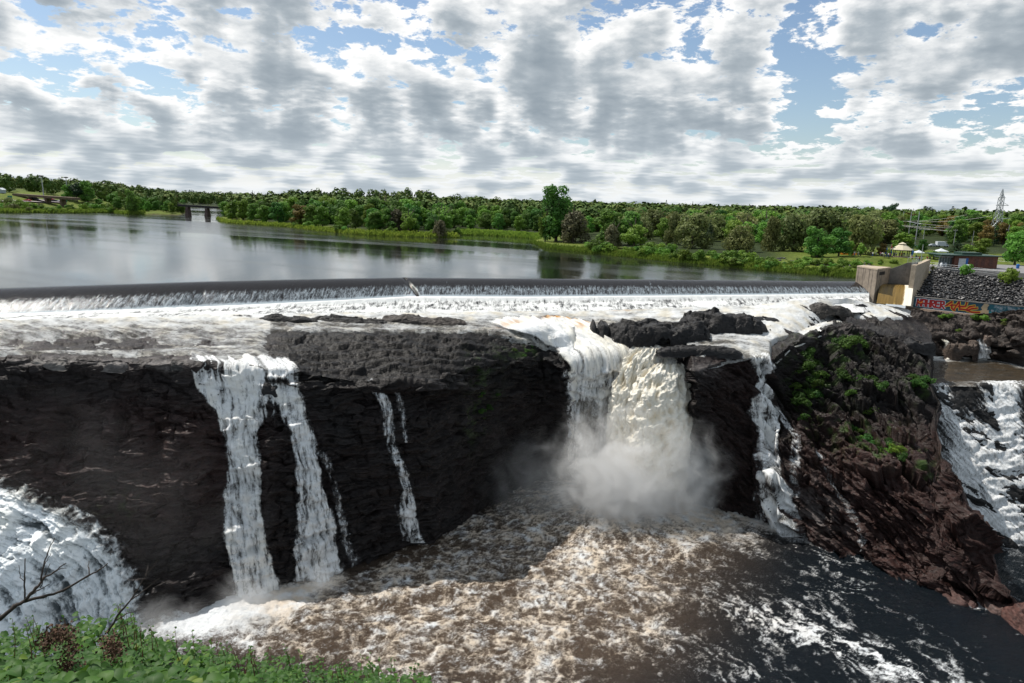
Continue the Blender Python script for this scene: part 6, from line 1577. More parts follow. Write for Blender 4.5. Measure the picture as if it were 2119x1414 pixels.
SH = {k: shell(1.0, 1.44, 'shirt', simple(k + '_shirt', c_, .8)) for k, c_ in cl_cols.items()}
TRO = {k: shell(.12, 1.01, 'trousers', simple(k + '_trousers', cl_cols[k], .8), .016, False) for k in ('black', 'blue', 'grey', 'white')}
HRM = shell(1.62, 1.9, 'hair', HAIR, .015)
PEOPLE = [(1768, 530, 'white', 'blue', 'walking on the lawn left of the pavilion'), (1776, 530, 'white', 'grey', 'on the lawn beside the bright green tree'), (1739, 523, 'turquoise', 'grey', 'alone by the dark trees'), (1802, 531, 'black', 'black', 'beside the lawn saplings'), (1805.5, 531, 'white', 'blue', 'rightmost of the pair under the grey tree'), (1812, 531.5, 'blue', 'black', 'by the tiny sapling'),
          (1821.5, 531, 'pink', 'grey', 'left of the first blue banner'), (1825, 531.5, 'white', 'black', 'next to the blue banner, arms down'), (1828, 532, 'white', 'grey', 'in front of the blue banner'), (1834, 533, 'black', 'blue', 'at the table by the banners'), (1838, 533, 'white', 'blue', 'beside the yellow banner'), (1841, 533.5, 'red', 'black', 'by the left post of the pavilion'),
          (1850, 532, 'grey', 'blue', 'inside the pavilion on the left'), (1854, 532, 'white', 'black', 'inside the pavilion, second from the left'), (1860, 532, 'black', 'black', 'in the middle of the pavilion'), (1865, 532.5, 'orange', 'black', 'in the pavilion'), (1870, 532, 'black', 'grey', 'at the right side inside the pavilion'),
          (1884, 536, 'white', 'white', 'right of the pavilion by the blue banner'), (1887, 539, 'pink', 'black', 'by the railing under the pavilion'), (1895, 537, 'black', 'blue', 'standing tall behind the railing'), (1898.5, 540, 'blue', 'black', 'leaning by the railing above the side spillway'), (1902, 541, 'red', 'blue', 'between two others at the railing'), (1906, 541, 'turquoise', 'white', 'at the railing'),
          (1909, 542, 'grey', 'black', 'behind the railing of the abutment'), (1918, 540, 'red', 'grey', 'by the bright green round bush'), (1923.5, 541, 'black', 'black', 'alone left of the glass porch')]
for i, (px, py, sc_, tc_, wh) in enumerate(PEOPLE):
    g = GL(px, py); g.z = max(g.z, gh(g.x, g.y))
    if px > 1883 and g.z < ZT - 1.2: g = P(px, py, 1.9)
    o = link('person', PM, loc=tuple(g)); o.scale = (.80,) * 3; o.rotation_euler = (0, 0, (i * 2.1) % 6.28)
    link('shirt', SH[sc_], o); link('trousers', TRO[tc_], o); link('hair', HRM, o)
    tag(o, 'person in %s top and %s trousers %s' % (sc_, tc_, wh), 'person', 'visitors in the park')
# table, flower bed, tents, vehicles
g = GL(1834, 534); tb = empty('picnic_table', tuple(g)); tag(tb, 'dark table among people left of the pavilion', 'table'); m_ = MB(); m_.box((0, 0, .62), (1.6, .7, .06)); m_.build('table_top', DRK, tb)
for sx in (-.6, .6):
    for sy in (-.25, .25): m_ = MB(); m_.box((sx, sy, .295), (.06, .06, .59)); m_.build('leg', DRK, tb)
fl = leaf_mat('orange_flowers', ((.5, .16, .02), (.7, .28, .03), (.8, .4, .05)), hue=.01)
g = GL(1755, 528); rsn = np.random.RandomState(3); n = 500; cen = np.stack([g.x + rsn.uniform(-2.2, 2.2, n), g.y + rsn.uniform(-.6, .6, n), g.z + rsn.uniform(.1, .5, n)], -1); nn = rsn.normal(size=(n, 3)); nn[:, 2] += 1; nn /= np.linalg.norm(nn, axis=1)[:, None]
o = link('flower_bed', mesh_np('flower_bed', quads_on(cen, nn, rsn.uniform(.07, .14, n), rsn), np.arange(n * 4).reshape(-1, 4), fl, smooth=False)); tag(o, 'bed of orange flowers on the lawn left of the pavilion', 'flower bed', kind='stuff')
def tent(px, py, w, h, label):
    g = GL(px, py) if py < 535 else P(px, py, 2.6); e = empty('tent', tuple(g)); tag(e, label, 'tent'); m_ = MB(); b_ = [m_.bm.verts.new((x_ * w / 2, y_ * w / 2, h * .62)) for x_, y_ in ((-1, -1), (1, -1), (1, 1), (-1, 1))]; c_ = [m_.bm.verts.new((x_ * w * .14, y_ * w * .14, h * .86)) for x_, y_ in ((-1, -1), (1, -1), (1, 1), (-1, 1))]; tp = m_.bm.verts.new((0, 0, h)); v2 = [m_.bm.verts.new((x_ * w / 2, y_ * w / 2, h * .52)) for x_, y_ in ((-1, -1), (1, -1), (1, 1), (-1, 1))]
    for i in range(4): j = (i + 1) % 4; m_._f([b_[i], b_[j], c_[j], c_[i]]); m_._f([c_[i], c_[j], tp]); m_._f([v2[i], v2[j], b_[j], b_[i]])
    m_.build('canopy', WHT, e)
    for x_, y_ in ((-1, -1), (1, -1), (1, 1), (-1, 1)): m_ = MB(); m_.tube([(x_ * w * .49, y_ * w * .49, 0), (x_ * w * .49, y_ * w * .49, h * .53)], .03, 5); m_.build('pole', STEEL, e)
tent(1946, 529, 2.9, 2.2, 'white peaked tent behind the glass porch'); tent(1900, 531, 2.4, 1.9, 'low white tent canopy right of the pavilion')
CARW = simple('silver_car_paint', (.45, .48, .52), .25, .06, metal=.4); TYRE = simple('tyre_rubber', (.02, .02, .02), .8)
def car(name, loc, rz, s, paint, label, group=None, parts=True):
    e = empty(name, loc, rz); e.scale = (s,) * 3; tag(e, label, 'car', group)
    bm = bmesh.new(); prof = [(-2.2, .35), (-2.25, .75), (-1.9, .95), (-1.3, 1.0), (-.75, 1.42), (.55, 1.45), (1.25, 1.02), (2.0, .90), (2.25, .65), (2.2, .35)]
    for sy in (-.85, .85): pass
    A1 = [bm.verts.new((x_, -.85 * (1 if z_ < 1.05 else .82), z_)) for x_, z_ in prof]; B1 = [bm.verts.new((x_, .85 * (1 if z_ < 1.05 else .82), z_)) for x_, z_ in prof]
    n_ = len(prof)
    for i in range(n_): bm.faces.new([A1[i], A1[(i + 1) % n_], B1[(i + 1) % n_], B1[i]])
    bm.faces.new(A1[::-1]); bm.faces.new(B1); bmesh.ops.recalc_face_normals(bm, faces=bm.faces[:]); me = bpy.data.meshes.new('body'); bm.to_mesh(me); bm.free(); me.materials.append(paint); link('body', me, e)
    if parts:
        m_ = MB(); m_.prism([(-1.15, 1.03), (-.72, 1.36), (.50, 1.38), (1.05, 1.05)], -.775, .775); o = m_.build('window', GLS, e); o.rotation_euler = (math.pi / 2, 0, 0)
        for x_ in (-1.4, 1.4):
            for y_ in (-.88, .88): m_ = MB(); m_.tube([(x_, y_ - .1, .33), (x_, y_ + .1, .33)], .33, 12); m_.build('wheel', TYRE, e)
    return e
g = GL(1930, 511); g.z = max(g.z, 2); car('car', tuple(g), .05, .78, CARW, 'silver car parked on the grass left of the white truck')
g = GL(1947, 511.5); tk_ = empty('box_truck', tuple(g), .05); tk_.scale = (.72,) * 3; tag(tk_, 'white box truck parked on the grass hill', 'truck')
m_ = MB(); m_.box((-.4, 0, 1.75), (4.6, 2.0, 2.3)); m_.build('cargo_box', WHT, tk_, bevel=.03); m_ = MB(); m_.prism([(1.95, .45), (1.95, 2.1), (2.6, 2.05), (3.05, 1.3), (3.55, 1.15), (3.6, .45)], -.9, .9); o = m_.build('cab', WHT, tk_); o.rotation_euler = (math.pi / 2, 0, 0)
m_ = MB(); m_.prism([(2.2, 1.35), (2.2, 1.95), (2.55, 1.95), (2.95, 1.35)], -.92, .92); o = m_.build('window', GLS, tk_); o.rotation_euler = (math.pi / 2, 0, 0)
for x_ in (-1.6, 2.8):
    for y_ in (-.95, .95): m_ = MB(); m_.tube([(x_, y_ - .12, .42), (x_, y_ + .12, .42)], .42, 12); m_.build('wheel', TYRE, tk_)
um = empty('parasol', tuple(GL(1890.5, 519))); tag(um, 'small blue parasol on the grass behind the pavilion', 'parasol'); m_ = MB(); m_.lathe((0, 0, 1.5), [(1.0, 0), (.6, .28), (.05, .42)], 10); m_.build('canopy', BLU, um); m_ = MB(); m_.tube([(0, 0, 0), (0, 0, 1.6)], .03, 5); m_.build('pole', STEEL, um)
# ------------------------------------------------------------------ power poles, tower, wires
PGREY = simple('pole_wood', (.34, .36, .37), .8, .15, 3.0)
def pole(px, foot, top, label, r=.16, arm=None, zf=None):
    g = GL(px, foot) if zf is None else P(px, foot, zf); h = zrow(g, top, px) - g.z; e = empty('utility_pole', tuple(g)); tag(e, label, 'pole'); m_ = MB(); m_.tube([(0, 0, -.5), (0, 0, h)], [r, r * .7], 7); m_.build('shaft', PGREY, e)
    if arm:
        for fr_, ln in arm:
            m_ = MB(); m_.box((0, 0, h * fr_), (ln, .16, .16)); m_.build('cross_arm', STEEL, e)
            for s_ in (-.45, 0, .45): m_ = MB(); m_.lathe((s_ * ln, 0, h * fr_ + .08), [(.06, 0), (.10, .05), (.05, .10), (.10, .18), (.04, .30)], 6); m_.build('insulator', CREAM, e)
    return g, h
pg = []
for px, ft_, tp, lb in ((1864, 487, 438, 'tall grey power pole, leftmost of the three tall ones'), (1879, 494, 438, 'tall grey power pole, middle of the three tall ones'), (1893.5, 505, 438, 'tall grey power pole, rightmost of the three tall ones')):
    pg.append(pole(px, ft_, tp, lb, .22))
for px, ft_, tp, lb, am in ((1838, 488, 453, 'thin wooden pole at the far left of the power poles', [(.8, 2.2)]), (1856, 486, 453, 'thin wooden pole left of the three tall ones', [(.8, 2.2)]), (1907, 520, 468, 'pole with a double cross-arm right of the tall ones', [(.97, 3.4), (.86, 3.4)]), (1973, 508, 474, 'slim pole in front of the wood between the tall poles and the tower', [(.9, 1.5)]), (2011, 508, 478, 'slim bare pole left of the lattice tower', None),
                    (1904, 552, 506, 'slim grey lamp pole beside the railing', None), (2040, 510, 465, 'grey pole left in front of the lattice tower', None), (2082, 508, 465, 'grey pole right in front of the lattice tower', [(.75, 1.8)]), (2090, 500, 477, 'short grey pole right of the lattice tower', [(.9, 1.4)])):
    pole(px, ft_, tp, lb, .12, am)
def strut(a, b_, r, name, label, cat='brace'): m_ = MB(); o0 = Vector(a); m_.tube([(0, 0, 0), Vector(b_) - o0], r, 5); o = m_.build(name, STEEL, loc=tuple(o0)); tag(o, label, cat)
for i in range(2):
    a, ha = pg[i]; b_, hb_ = pg[i + 1]
    strut(a + Vector((0, 0, ha * .42)), b_ + Vector((0, 0, hb_ * .66)), .13, 'pole_brace', 'slanting steel brace between the %s tall power poles' % ('left and middle' if i == 0 else 'middle and right'))
beam = MB(); a, ha = pg[0]; b_, hb_ = pg[2]; d_ = (b_ - a)
beam.tube([Vector((-1.4, 0, 0)), Vector((b_.x - a.x + 1.4, b_.y - a.y, (b_.z + hb_ * .62) - (a.z + ha * .64)))], .12, 6); o = beam.build('pole_beam', STEEL, loc=(a.x, a.y, a.z + ha * .64)); tag(o, 'horizontal steel beam joining the three tall power poles', 'beam')
# lattice tower
tg = GL(2057, 503); tw = empty('lattice_tower', tuple(tg)); tag(tw, 'steel lattice transmission tower at the right skyline', 'tower')
TH = zrow(tg, 391, 2066) - tg.z
lv = [(0, 2.3), (.12, 2.0), (.26, 1.65), (.42, 1.25), (.57, .95), (.66, .8), (.74, .8), (.82, .75), (.90, .4), (1.0, .03)]
legs = [MB() for _ in range(4)]; br = MB(); sg4 = ((-1, -1), (1, -1), (1, 1), (-1, 1))
for i in range(len(lv) - 1):
    (f0, w0_), (f1, w1_) = lv[i], lv[i + 1]; z0, z1_ = f0 * TH, f1 * TH
    for k in range(4):
        a = Vector((sg4[k][0] * w0_, sg4[k][1] * w0_, z0)); b_ = Vector((sg4[k][0] * w1_, sg4[k][1] * w1_, z1_)); legs[k].tube([a, b_], .14, 4)
        k2 = (k + 1) % 4; c_ = Vector((sg4[k2][0] * w0_, sg4[k2][1] * w0_, z0)); d2 = Vector((sg4[k2][0] * w1_, sg4[k2][1] * w1_, z1_))
        br.tube([a, d2], .075, 3); br.tube([c_, b_], .075, 3); br.tube([b_, d2], .075, 3)
for k in range(4): legs[k].build('leg', STEEL, tw)
br.build('bracing', STEEL, tw)
for f_, l1, l2 in ((.70, -1.9, 3.6), (.84, -1.3, 1.6)):
    m_ = MB(); z0 = f_ * TH; m_.tube([(l1, 0, z0), (l2, 0, z0)], .12, 4); m_.tube([(l1, 0, z0), (0, 0, z0 + 1.6)], .08, 3); m_.tube([(l2, 0, z0), (.2, 0, z0 + 1.7)], .08, 3); m_.build('cross_arm', STEEL, tw)
gt = MB(); gt.tube([(-1.5, -2.6, .44 * TH), (3.2, -2.6, .47 * TH)], .12, 4); gt.tube([(-1.8, -2.6, .26 * TH), (3.6, -2.6, .28 * TH)], .12, 4); gt.build('gantry', STEEL, tw)
WIRE = simple('pale_wire', (.42, .42, .38), .5)
def wire(a, b_, sag, label, r=.055):
    a, b_ = Vector(a), Vector(b_); m_ = MB(); n_ = 16; m_.tube([a.lerp(b_, i / n_) - a - Vector((0, 0, sag * 4 * (i / n_) * (1 - i / n_))) for i in range(n_ + 1)], r, 4); o = m_.build('power_line', WIRE, loc=tuple(a)); tag(o, label, 'cable', 'power lines between the poles and the tower')
ty = tg.y - 2
for i, (x0, y0, x1, y1, sg_) in enumerate(((1898, 459, 2052, 447, .9), (1898, 462, 2040, 470, .6), (1866, 458, 2000, 445, .8), (1866, 466, 2048, 469, .9), (1836, 465, 2048, 484, .5), (1824, 461, 2046, 485, .6), (1840, 463, 1898, 470, .2), (1900, 470, 2060, 483, .7))):
    wire(PY(x0, y0, pg[1][0].y), PY(x1, y1, ty), sg_, ('highest', 'second', 'third', 'fourth', 'fifth', 'lowest', 'short left', 'lower right')[i] + ' drooping power line between the tall poles and the lattice tower')

# ================================================================== far left: masts, overpass, highway, rail bridge
def mast(px, foot, top, label):
    g = GL(px, foot); h = zrow(g, top, px) - g.z; e = empty('light_mast', tuple(g)); tag(e, label, 'light mast'); m_ = MB(); m_.tube([(0, 0, -1), (0, 0, h)], [.42, .26], 7); m_.build('pole', STEEL, e); m_ = MB(); m_.lathe((0, 0, h), [(.5, 0), (1.6, .2), (1.6, .7), (.4, 1.0)], 8); m_.build('lamp_ring', DRK, e)
mast(91, 413, 366, 'tall thin light mast on the far left bank, left of the pines'); mast(141, 414, 369, 'tall thin light mast rising out of the pines on the far left')
OY = GL(95, 420).y
ov = empty('overpass', tuple(PY(96, 408, OY))); tag(ov, 'brown road overpass on three piers on the far left bank', 'overpass')
o0 = ov.location; pA, pB = PY(34, 403, OY + 6) - o0, PY(158, 411.5, OY - 4) - o0
m_ = MB(); dd_ = (pB - pA); nrm_ = Vector((-dd_.y, dd_.x, 0)).normalized() * 3.5
m_.hull8([pA - nrm_ + Vector((0, 0, -.9)), pB - nrm_ + Vector((0, 0, -.9)), pB + nrm_ + Vector((0, 0, -.9)), pA + nrm_ + Vector((0, 0, -.9)), pA - nrm_ + Vector((0, 0, .7)), pB - nrm_ + Vector((0, 0, .7)), pB + nrm_ + Vector((0, 0, .7)), pA + nrm_ + Vector((0, 0, .7))]); m_.build('deck', CONC_B, ov)
for px in (66, 99, 130):
    k = (px - 34) / 124.0; q = pA.lerp(pB, k); m_ = MB(); m_.box((q.x, q.y, q.z - 3.6), (1.5, 5, 5.4)); m_.build('pier', CONC_B, ov)
def strip(pts, z, w, name, mat, lift=.25):
    c = [ground_at(a, b_) for a, b_ in pts]; vs = []
    for i, p in enumerate(c):
        d = (c[min(i + 1, len(c) - 1)] - c[max(i - 1, 0)]); d.z = 0; d.normalize(); n_ = Vector((-d.y, d.x, 0)) * w / 2
        for q in (p + n_, p - n_): vs.append((q.x, q.y, max(gh(q.x, q.y), gh(p.x, p.y)) + lift))
    f = [[2 * i, 2 * i + 1, 2 * i + 3, 2 * i + 2] for i in range(len(c) - 1)]
    o = link(name, mesh_np(name, np.array(vs), np.array(f), mat)); tag(o, kind='structure'); return o
ROADM = simple('pale_highway', (.33, .29, .30), .8, .1)
strip([(60, 411), (74, 413.5), (90, 416.5), (104, 418.5), (128, 420)], 0, 9, 'road', ROADM); strip([(-60, 416), (0, 417), (30, 417.5), (60, 418), (90, 419.5)], 0, 6, 'road', ROADM, .3)
lv2 = [(1, 'white'), (2, 'red')]
CW, CR, CB = simple('white_car_paint', (.6, .6, .62), .3), simple('red_car_paint', (.4, .03, .03), .3), simple('dark_car_paint', (.03, .035, .04), .3)
for px, py, cm, lb in ((20, 417, CW, 'white car on the riverside road at the far left'), (57, 417.5, CR, 'red car on the riverside road left of the highway'), (74, 414, CB, 'dark car on the highway under the overpass'), (107, 416, CR, 'red car on the highway by the third pier'), (112, 418, CB, 'dark car on the highway right of the red one'), (120, 419, CW, 'white car on the highway nearest the green sign')):
    g = ground_at(px, py); car('car', (g.x, g.y, g.z + .3), .2, 1.0, cm, lb)
SGN = simple('green_sign', (.01, .16, .10), .5)
for px, py, w_, h_, lb in ((21, 414, 9, 6, 'green highway sign on posts at the far left'), (135, 420, 9, 4, 'green highway sign at the right end of the overpass')):
    g = ground_at(px, py); e = empty('road_sign', tuple(g)); tag(e, lb, 'sign'); s_ = g.y / F; m_ = MB(); m_.box((0, 0, h_ * s_ * .9), (w_ * s_, .2, h_ * s_)); m_.build('panel', SGN, e)
    for sx in (-.35, .35): m_ = MB(); m_.tube([(sx * w_ * s_, .2, -.5), (sx * w_ * s_, .2, h_ * s_ * .5)], .12, 5); m_.build('post', STEEL, e)
g = ground_at(3, 400); m_ = MB(); m_.box((0, 0, 1.2), (4, 4, 2.4)); sh_ = m_.build('shed', simple('pale_blue_wall', (.35, .42, .48), .8), loc=tuple(g)); tag(sh_, 'tiny pale blue shed on the hilltop at the far left edge', 'shed')
m_ = MB(); m_.mi = 0; m_.prism([(-2.3, 2.403), (0, 3.8), (2.3, 2.403)], -2.2, 2.2); o = m_.build('roof', WHT, sh_); o.rotation_euler = (math.pi / 2, 0, 0)
g = ground_at(212, 409.5); o = link('shed', sh_.data, loc=(g.x, g.y, g.z)); o.scale = (.7, .7, .6); tag(o, 'tiny white house on the slope between far left trees', 'house')
BRG = simple('rusty_steel', (.03, .028, .03), .7); STN2 = simple('stone_pier', (.12, .085, .08), .9, .3, .8)
b0, b1, b2_ = P(390, 448, 0), P(430, 449, 0), P(470, 450, 0); zb_ = zrow(b0, 423.5, 386)
rbg = empty('rail_bridge', tuple(b0)); tag(rbg, 'dark steel rail bridge on two stone piers across the river at the left', 'bridge')
dirb = (b2_ - b0).normalized(); st_ = b0 - dirb * 6 - b0; en = dirb * ((b2_ - b0).length + 4); m_ = MB(); nb_ = Vector((-dirb.y, dirb.x, 0)) * 1.6
def zz3(v, z): return Vector((v.x, v.y, z))
m_.hull8([zz3(st_ - nb_, zb_ - 1.3), zz3(en - nb_, zb_ - 2.6), zz3(en + nb_, zb_ - 2.6), zz3(st_ + nb_, zb_ - 1.3), zz3(st_ - nb_, zb_), zz3(en - nb_, zb_ - 1.0), zz3(en + nb_, zb_ - 1.0), zz3(st_ + nb_, zb_)]); m_.build('deck', BRG, rbg)
m_ = MB()
for zz in (.5, 1.0): m_.tube([zz3(st_ - nb_, zb_ + zz), zz3(en - nb_, zb_ - 1 + zz)], .07, 4)
m_.build('handrail', BRG, rbg)
for q, zt_ in ((b0, zb_ - 1.6), (b1, zb_ - 2.1)):
    p = q - b0; m_ = MB(); m_.prism([(p.x - 1.2, p.y - 2.8), (p.x + 1.2, p.y - 2.8), (p.x + 1.2, p.y + 2.8), (p.x - 1.2, p.y + 2.8)], -1.5, zt_, [(p.x - .75, p.y - 2), (p.x + .75, p.y - 2), (p.x + .75, p.y + 2), (p.x - .75, p.y + 2)]); m_.build('pier', STN2, rbg)
# ================================================================== foreground bank with big leaves
m, t, b, out = mat_new("large_leaf")
tc = t.new('ShaderNodeNewGeometry').outputs['Position']; n = t.noise(tc, 2.2, 3, .6)
uvx = t.attr('vein'); rnd = t.attr('lrand')
c = t.ramp(t.m('ADD', t.m('MULTIPLY', rnd, .8), t.m('MULTIPLY', n, .25)), [(.1, (.022, .065, .012)), (.45, (.045, .12, .020)), (.75, (.085, .18, .03)), (1.0, (.20, .27, .04))])
c = t.mix(t.mr(uvx, .0, .10, .35, 0.0), c, (.12, .20, .05, 1))
t.put(b.inputs['Base Color'], c); b.inputs['Roughness'].default_value = .55; b.inputs['Specular IOR Level'].default_value = .25
tr = t.new('ShaderNodeBsdfTranslucent'); t.put(tr.inputs[0], t.mix(.5, c, (.12, .25, .02, 1))); ms = t.new('ShaderNodeMixShader'); ms.inputs[0].default_value = .35
t.l.new(b.outputs[0], ms.inputs[1]); t.l.new(tr.outputs[0], ms.inputs[2]); t.l.new(ms.outputs[0], out.inputs[0])
LEAF = m; TWIG = simple('dark_twig', (.035, .025, .02), .8, .3, 30.0); STEMM = simple('reddish_stem', (.16, .06, .035), .6, .3, 20.0); SEED = simple('dry_seed_heads', (.075, .038, .02), .8, .5, 30.0)
def leaves(name, cen, size, rs, parent=None, up=.75, mat=None):
    """broad pointed leaves folded along the midrib, 5 segments"""
    n = len(cen); az_ = rs.uniform(0, 2 * math.pi, n)
    # most blades face outward and up, tips droop towards the viewer
    az_ = np.where(rs.rand(n) < .5, -math.pi / 2 + rs.normal(size=n) * .9, az_)
    d = np.stack([np.cos(az_), np.sin(az_), np.zeros(n)], -1); s = np.stack([-np.sin(az_), np.cos(az_), np.zeros(n)], -1)
    tilt = rs.normal(size=n) * .30; s = s * np.cos(tilt)[:, None] + np.array([0, 0, 1]) * np.sin(tilt)[:, None]
    pit = rs.normal(size=n) * .35 + .15
    us = np.array([0, .18, .42, .68, .88, 1.0]); wd = np.array([.03, .34, .40, .27, .10, .0]); dr = np.array([0, .03, .03, -.05, -.18, -.30])
    V, vein = [], []
    for u, w, z_ in zip(us, wd, dr):
        base = cen + d * (u * size)[:, None] * np.cos(pit)[:, None] + np.array([0, 0, 1]) * ((u * np.sin(pit) + z_) * size)[:, None]
        for k, f in ((-1, 1.0), (0, 0), (1, 1.0)):
            V.append(base + s * (k * w * size)[:, None] + np.array([0, 0, 1]) * (abs(k) * w * .30 * size)[:, None]); vein.append(np.full(n, abs(k) * 1.0))
    V = np.stack(V, 1).reshape(-1, 3); vein = np.stack(vein, 1).reshape(-1)
    nv = 18; fs = []
    for i in range(5):
        for j in range(2): fs.append([i * 3 + j, i * 3 + j + 1, i * 3 + j + 4, i * 3 + j + 3])
    fs = (np.array(fs)[None] + (np.arange(n) * nv)[:, None, None]).reshape(-1, 4)
    lr = np.repeat(np.clip(rs.beta(2.2, 3.2, n) + (rs.rand(n) < .06) * .35, 0, 1), nv)
    return link(name, mesh_np(name, V, fs, mat or LEAF, attrs={'vein': vein, 'lrand': lr}), parent)
# the bank under the leaves: falls away from the viewpoint
def bank_top(px):
    return np.interp(px, [-700, -60, 60, 130, 235, 262, 300, 420, 470, 545, 570, 620, 700, 750, 800, 850, 900, 1000], [1285, 1312, 1298, 1290, 1262, 1275, 1315, 1330, 1345, 1362, 1350, 1366, 1385, 1370, 1378, 1384, 1404, 1470])
def bankpt(px, py, Y): return at_y(np.asarray(px, float), np.asarray(py, float), Y)
gpx = np.linspace(-900, 1000, 120)[None, :] * np.ones((50, 1)); tq = np.linspace(0, 1, 50)[:, None]
Yb = 2.2 + 7.5 * (1 - tq) + .3 * 0; gpy = bank_top(gpx) + 40 + tq * 520
Bk = bankpt(gpx, gpy, Yb * np.ones_like(gpx)); Bk[..., 2] -= .25 + .1 * pn(Bk[..., 0] * 2, Bk[..., 1] * 2)
bf = Bk[:1].copy(); bf[..., 2] -= 30; bf[..., 1] += 5
bank = link('slope', mesh_np('slope', np.concatenate([bf, Bk], 0), grid_faces(51, 120), simple('dark_soil', (.03, .028, .02), .95, .3, 6.0))); tag(bank, kind='structure')
PL = [ # centre px, half width, count, label, seed
    (-90, 130, 420, 'leafy knotweed clump cut by the left edge of the picture', 1),
    (60, 110, 620, 'leafy knotweed clump with dry brown seed heads at the lower left', 2),
    (235, 80, 620, 'knotweed clump whose tip reaches highest, at the foot of the twigs', 3),
    (370, 95, 560, 'low knotweed clump right of the highest tip', 4),
    (520, 85, 430, 'knotweed clump near the bottom, left of the foamy channel', 5),
    (640, 75, 330, 'small-leaved clump at the bottom edge, second from its right end', 6),
    (780, 90, 420, 'rightmost small leafy clump at the bottom edge of the picture', 7)]
for cx_, hw_, n_, lb, sd_ in PL:
    rs = np.random.RandomState(100 + sd_); n_ = int(n_ * 1.9)
    px = cx_ + rs.uniform(-1.25, 1.25, n_) * hw_; dep = rs.rand(n_) ** .8          # 0 = back/top edge, 1 = near
    top = bank_top(px); rag = 14 * pn(px / 22.0, sd_ * 3.1) + 7 * rs.normal(size=n_)
    py = top + 6 + rag * (1 - dep) + dep * (1470 - top)
    Y = 8.4 - 5.6 * dep ** .75 + rs.normal(size=n_) * .25; Y = np.clip(Y, 2.5, 9.5)
    py = np.where(py < top - 8, top - 8, py)
    cen = bankpt(px, py, Y); size = rs.uniform(.055, .11, n_) * (1.0 + .75 * dep ** 2)
    if cx_ > 480: size *= .68
    root = empty('knotweed', tuple(Vector(bankpt(np.array(float(cx_)), np.array(1500.0), 5.0)))); tag(root, lb, 'plant')
    rl = np.array(root.location); leaves('leaves', cen - rl, size, rs, root)
    st = MB(); rr2 = random.Random(sd_)
    for k in range(70):
        i = rr2.randrange(n_); a = Vector(cen[i] - rl); dn = Vector((rr2.uniform(-.1, .1), rr2.uniform(-.15, .1), -rr2.uniform(.35, .6))); st.tube([a + dn, a + dn * .45 + Vector((.03, 0, 0)), a], [.007, .006, .003], 4, cap=False)
    # shoots standing proud of the mass with small leaves in two ranks
    sc, ss_ = [], []
    for k in range(9 if cx_ < 480 else 11):
        x0 = cx_ + rr2.uniform(-1, 1) * hw_; tp = float(bank_top(np.array(x0))) - rr2.uniform(2, 22); Ys = rr2.uniform(5.5, 8.0); tip = Vector(bankpt(np.array(x0), np.array(tp), Ys)); foot = tip + Vector((rr2.uniform(-.1, .1), 0, -.5)); st.tube([foot - Vector(rl), (foot.lerp(tip, .5) + Vector((.02, 0, 0))) - Vector(rl), tip - Vector(rl)], [.006, .005, .002], 4, cap=False)
        for j in range(9): q = foot.lerp(tip, .15 + .85 * j / 8); sc.append([q.x + rr2.uniform(-.01, .01), q.y, q.z]); ss_.append(.085 * (1.1 - .7 * j / 8))
    leaves('young_leaves', np.array(sc) - rl, np.array(ss_), rs, root); st.build('stems', STEMM, root)['kind'] = 'stuff'
    if sd_ in (2, 3):
        n2 = 900; a = rs.randint(0, 5, n2); ctr = [(95, 1330), (150, 1345), (120, 1310), (140, 1375), (165, 1392)] if sd_ == 2 else [(228, 1330), (232, 1352), (140, 1312), (110, 1320), (240, 1340)]
        cpx = np.array([ctr[i][0] for i in a]) + rs.normal(size=n2) * 11; cpy = np.array([ctr[i][1] for i in a]) + rs.normal(size=n2) * 11; cc = bankpt(cpx, cpy, rs.normal(size=n2) * .1 + 4.6); nn = rs.normal(size=(n2, 3)); nn /= np.linalg.norm(nn, axis=1)[:, None]
        link('seed_heads', mesh_np('seed_heads', quads_on(cc - rl, nn, rs.uniform(.006, .013, n2), rs), np.arange(n2 * 4).reshape(-1, 4), SEED, smooth=False), root)
# bare twigs
def twig(name, segs, Y, label):
    """segs: list of (points px,py ; radius start, radius end)"""
    o0 = Vector(bankpt(np.array(float(segs[0][0][0][0])), np.array(float(segs[0][0][0][1])), Y)); e = empty(name, tuple(o0)); tag(e, label, 'branch')
    rr2 = random.Random(3)
    for i, (pts, r0, r1) in enumerate(segs):
        P3 = []
        for j, p in enumerate(pts): P3.append(Vector(bankpt(np.array(float(p[0])), np.array(float(p[1])), Y + .05 * j + .03 * i)) - o0)
        Q = []
        for j in range(len(P3) - 1):
            for k in range(4): Q.append(P3[j].lerp(P3[j + 1], k / 4) + Vector((rr2.uniform(-1, 1), 0, rr2.uniform(-1, 1))) * .004)
        Q.append(P3[-1]); m_ = MB(); n_ = len(Q); m_.tube(Q, [(r0 + (r1 - r0) * k / (n_ - 1)) * (1.25 if k % 4 == 0 and k else 1) for k in range(n_)], 6); m_.build('stem' if i == 0 else 'twig', TWIG, e, smooth=True)
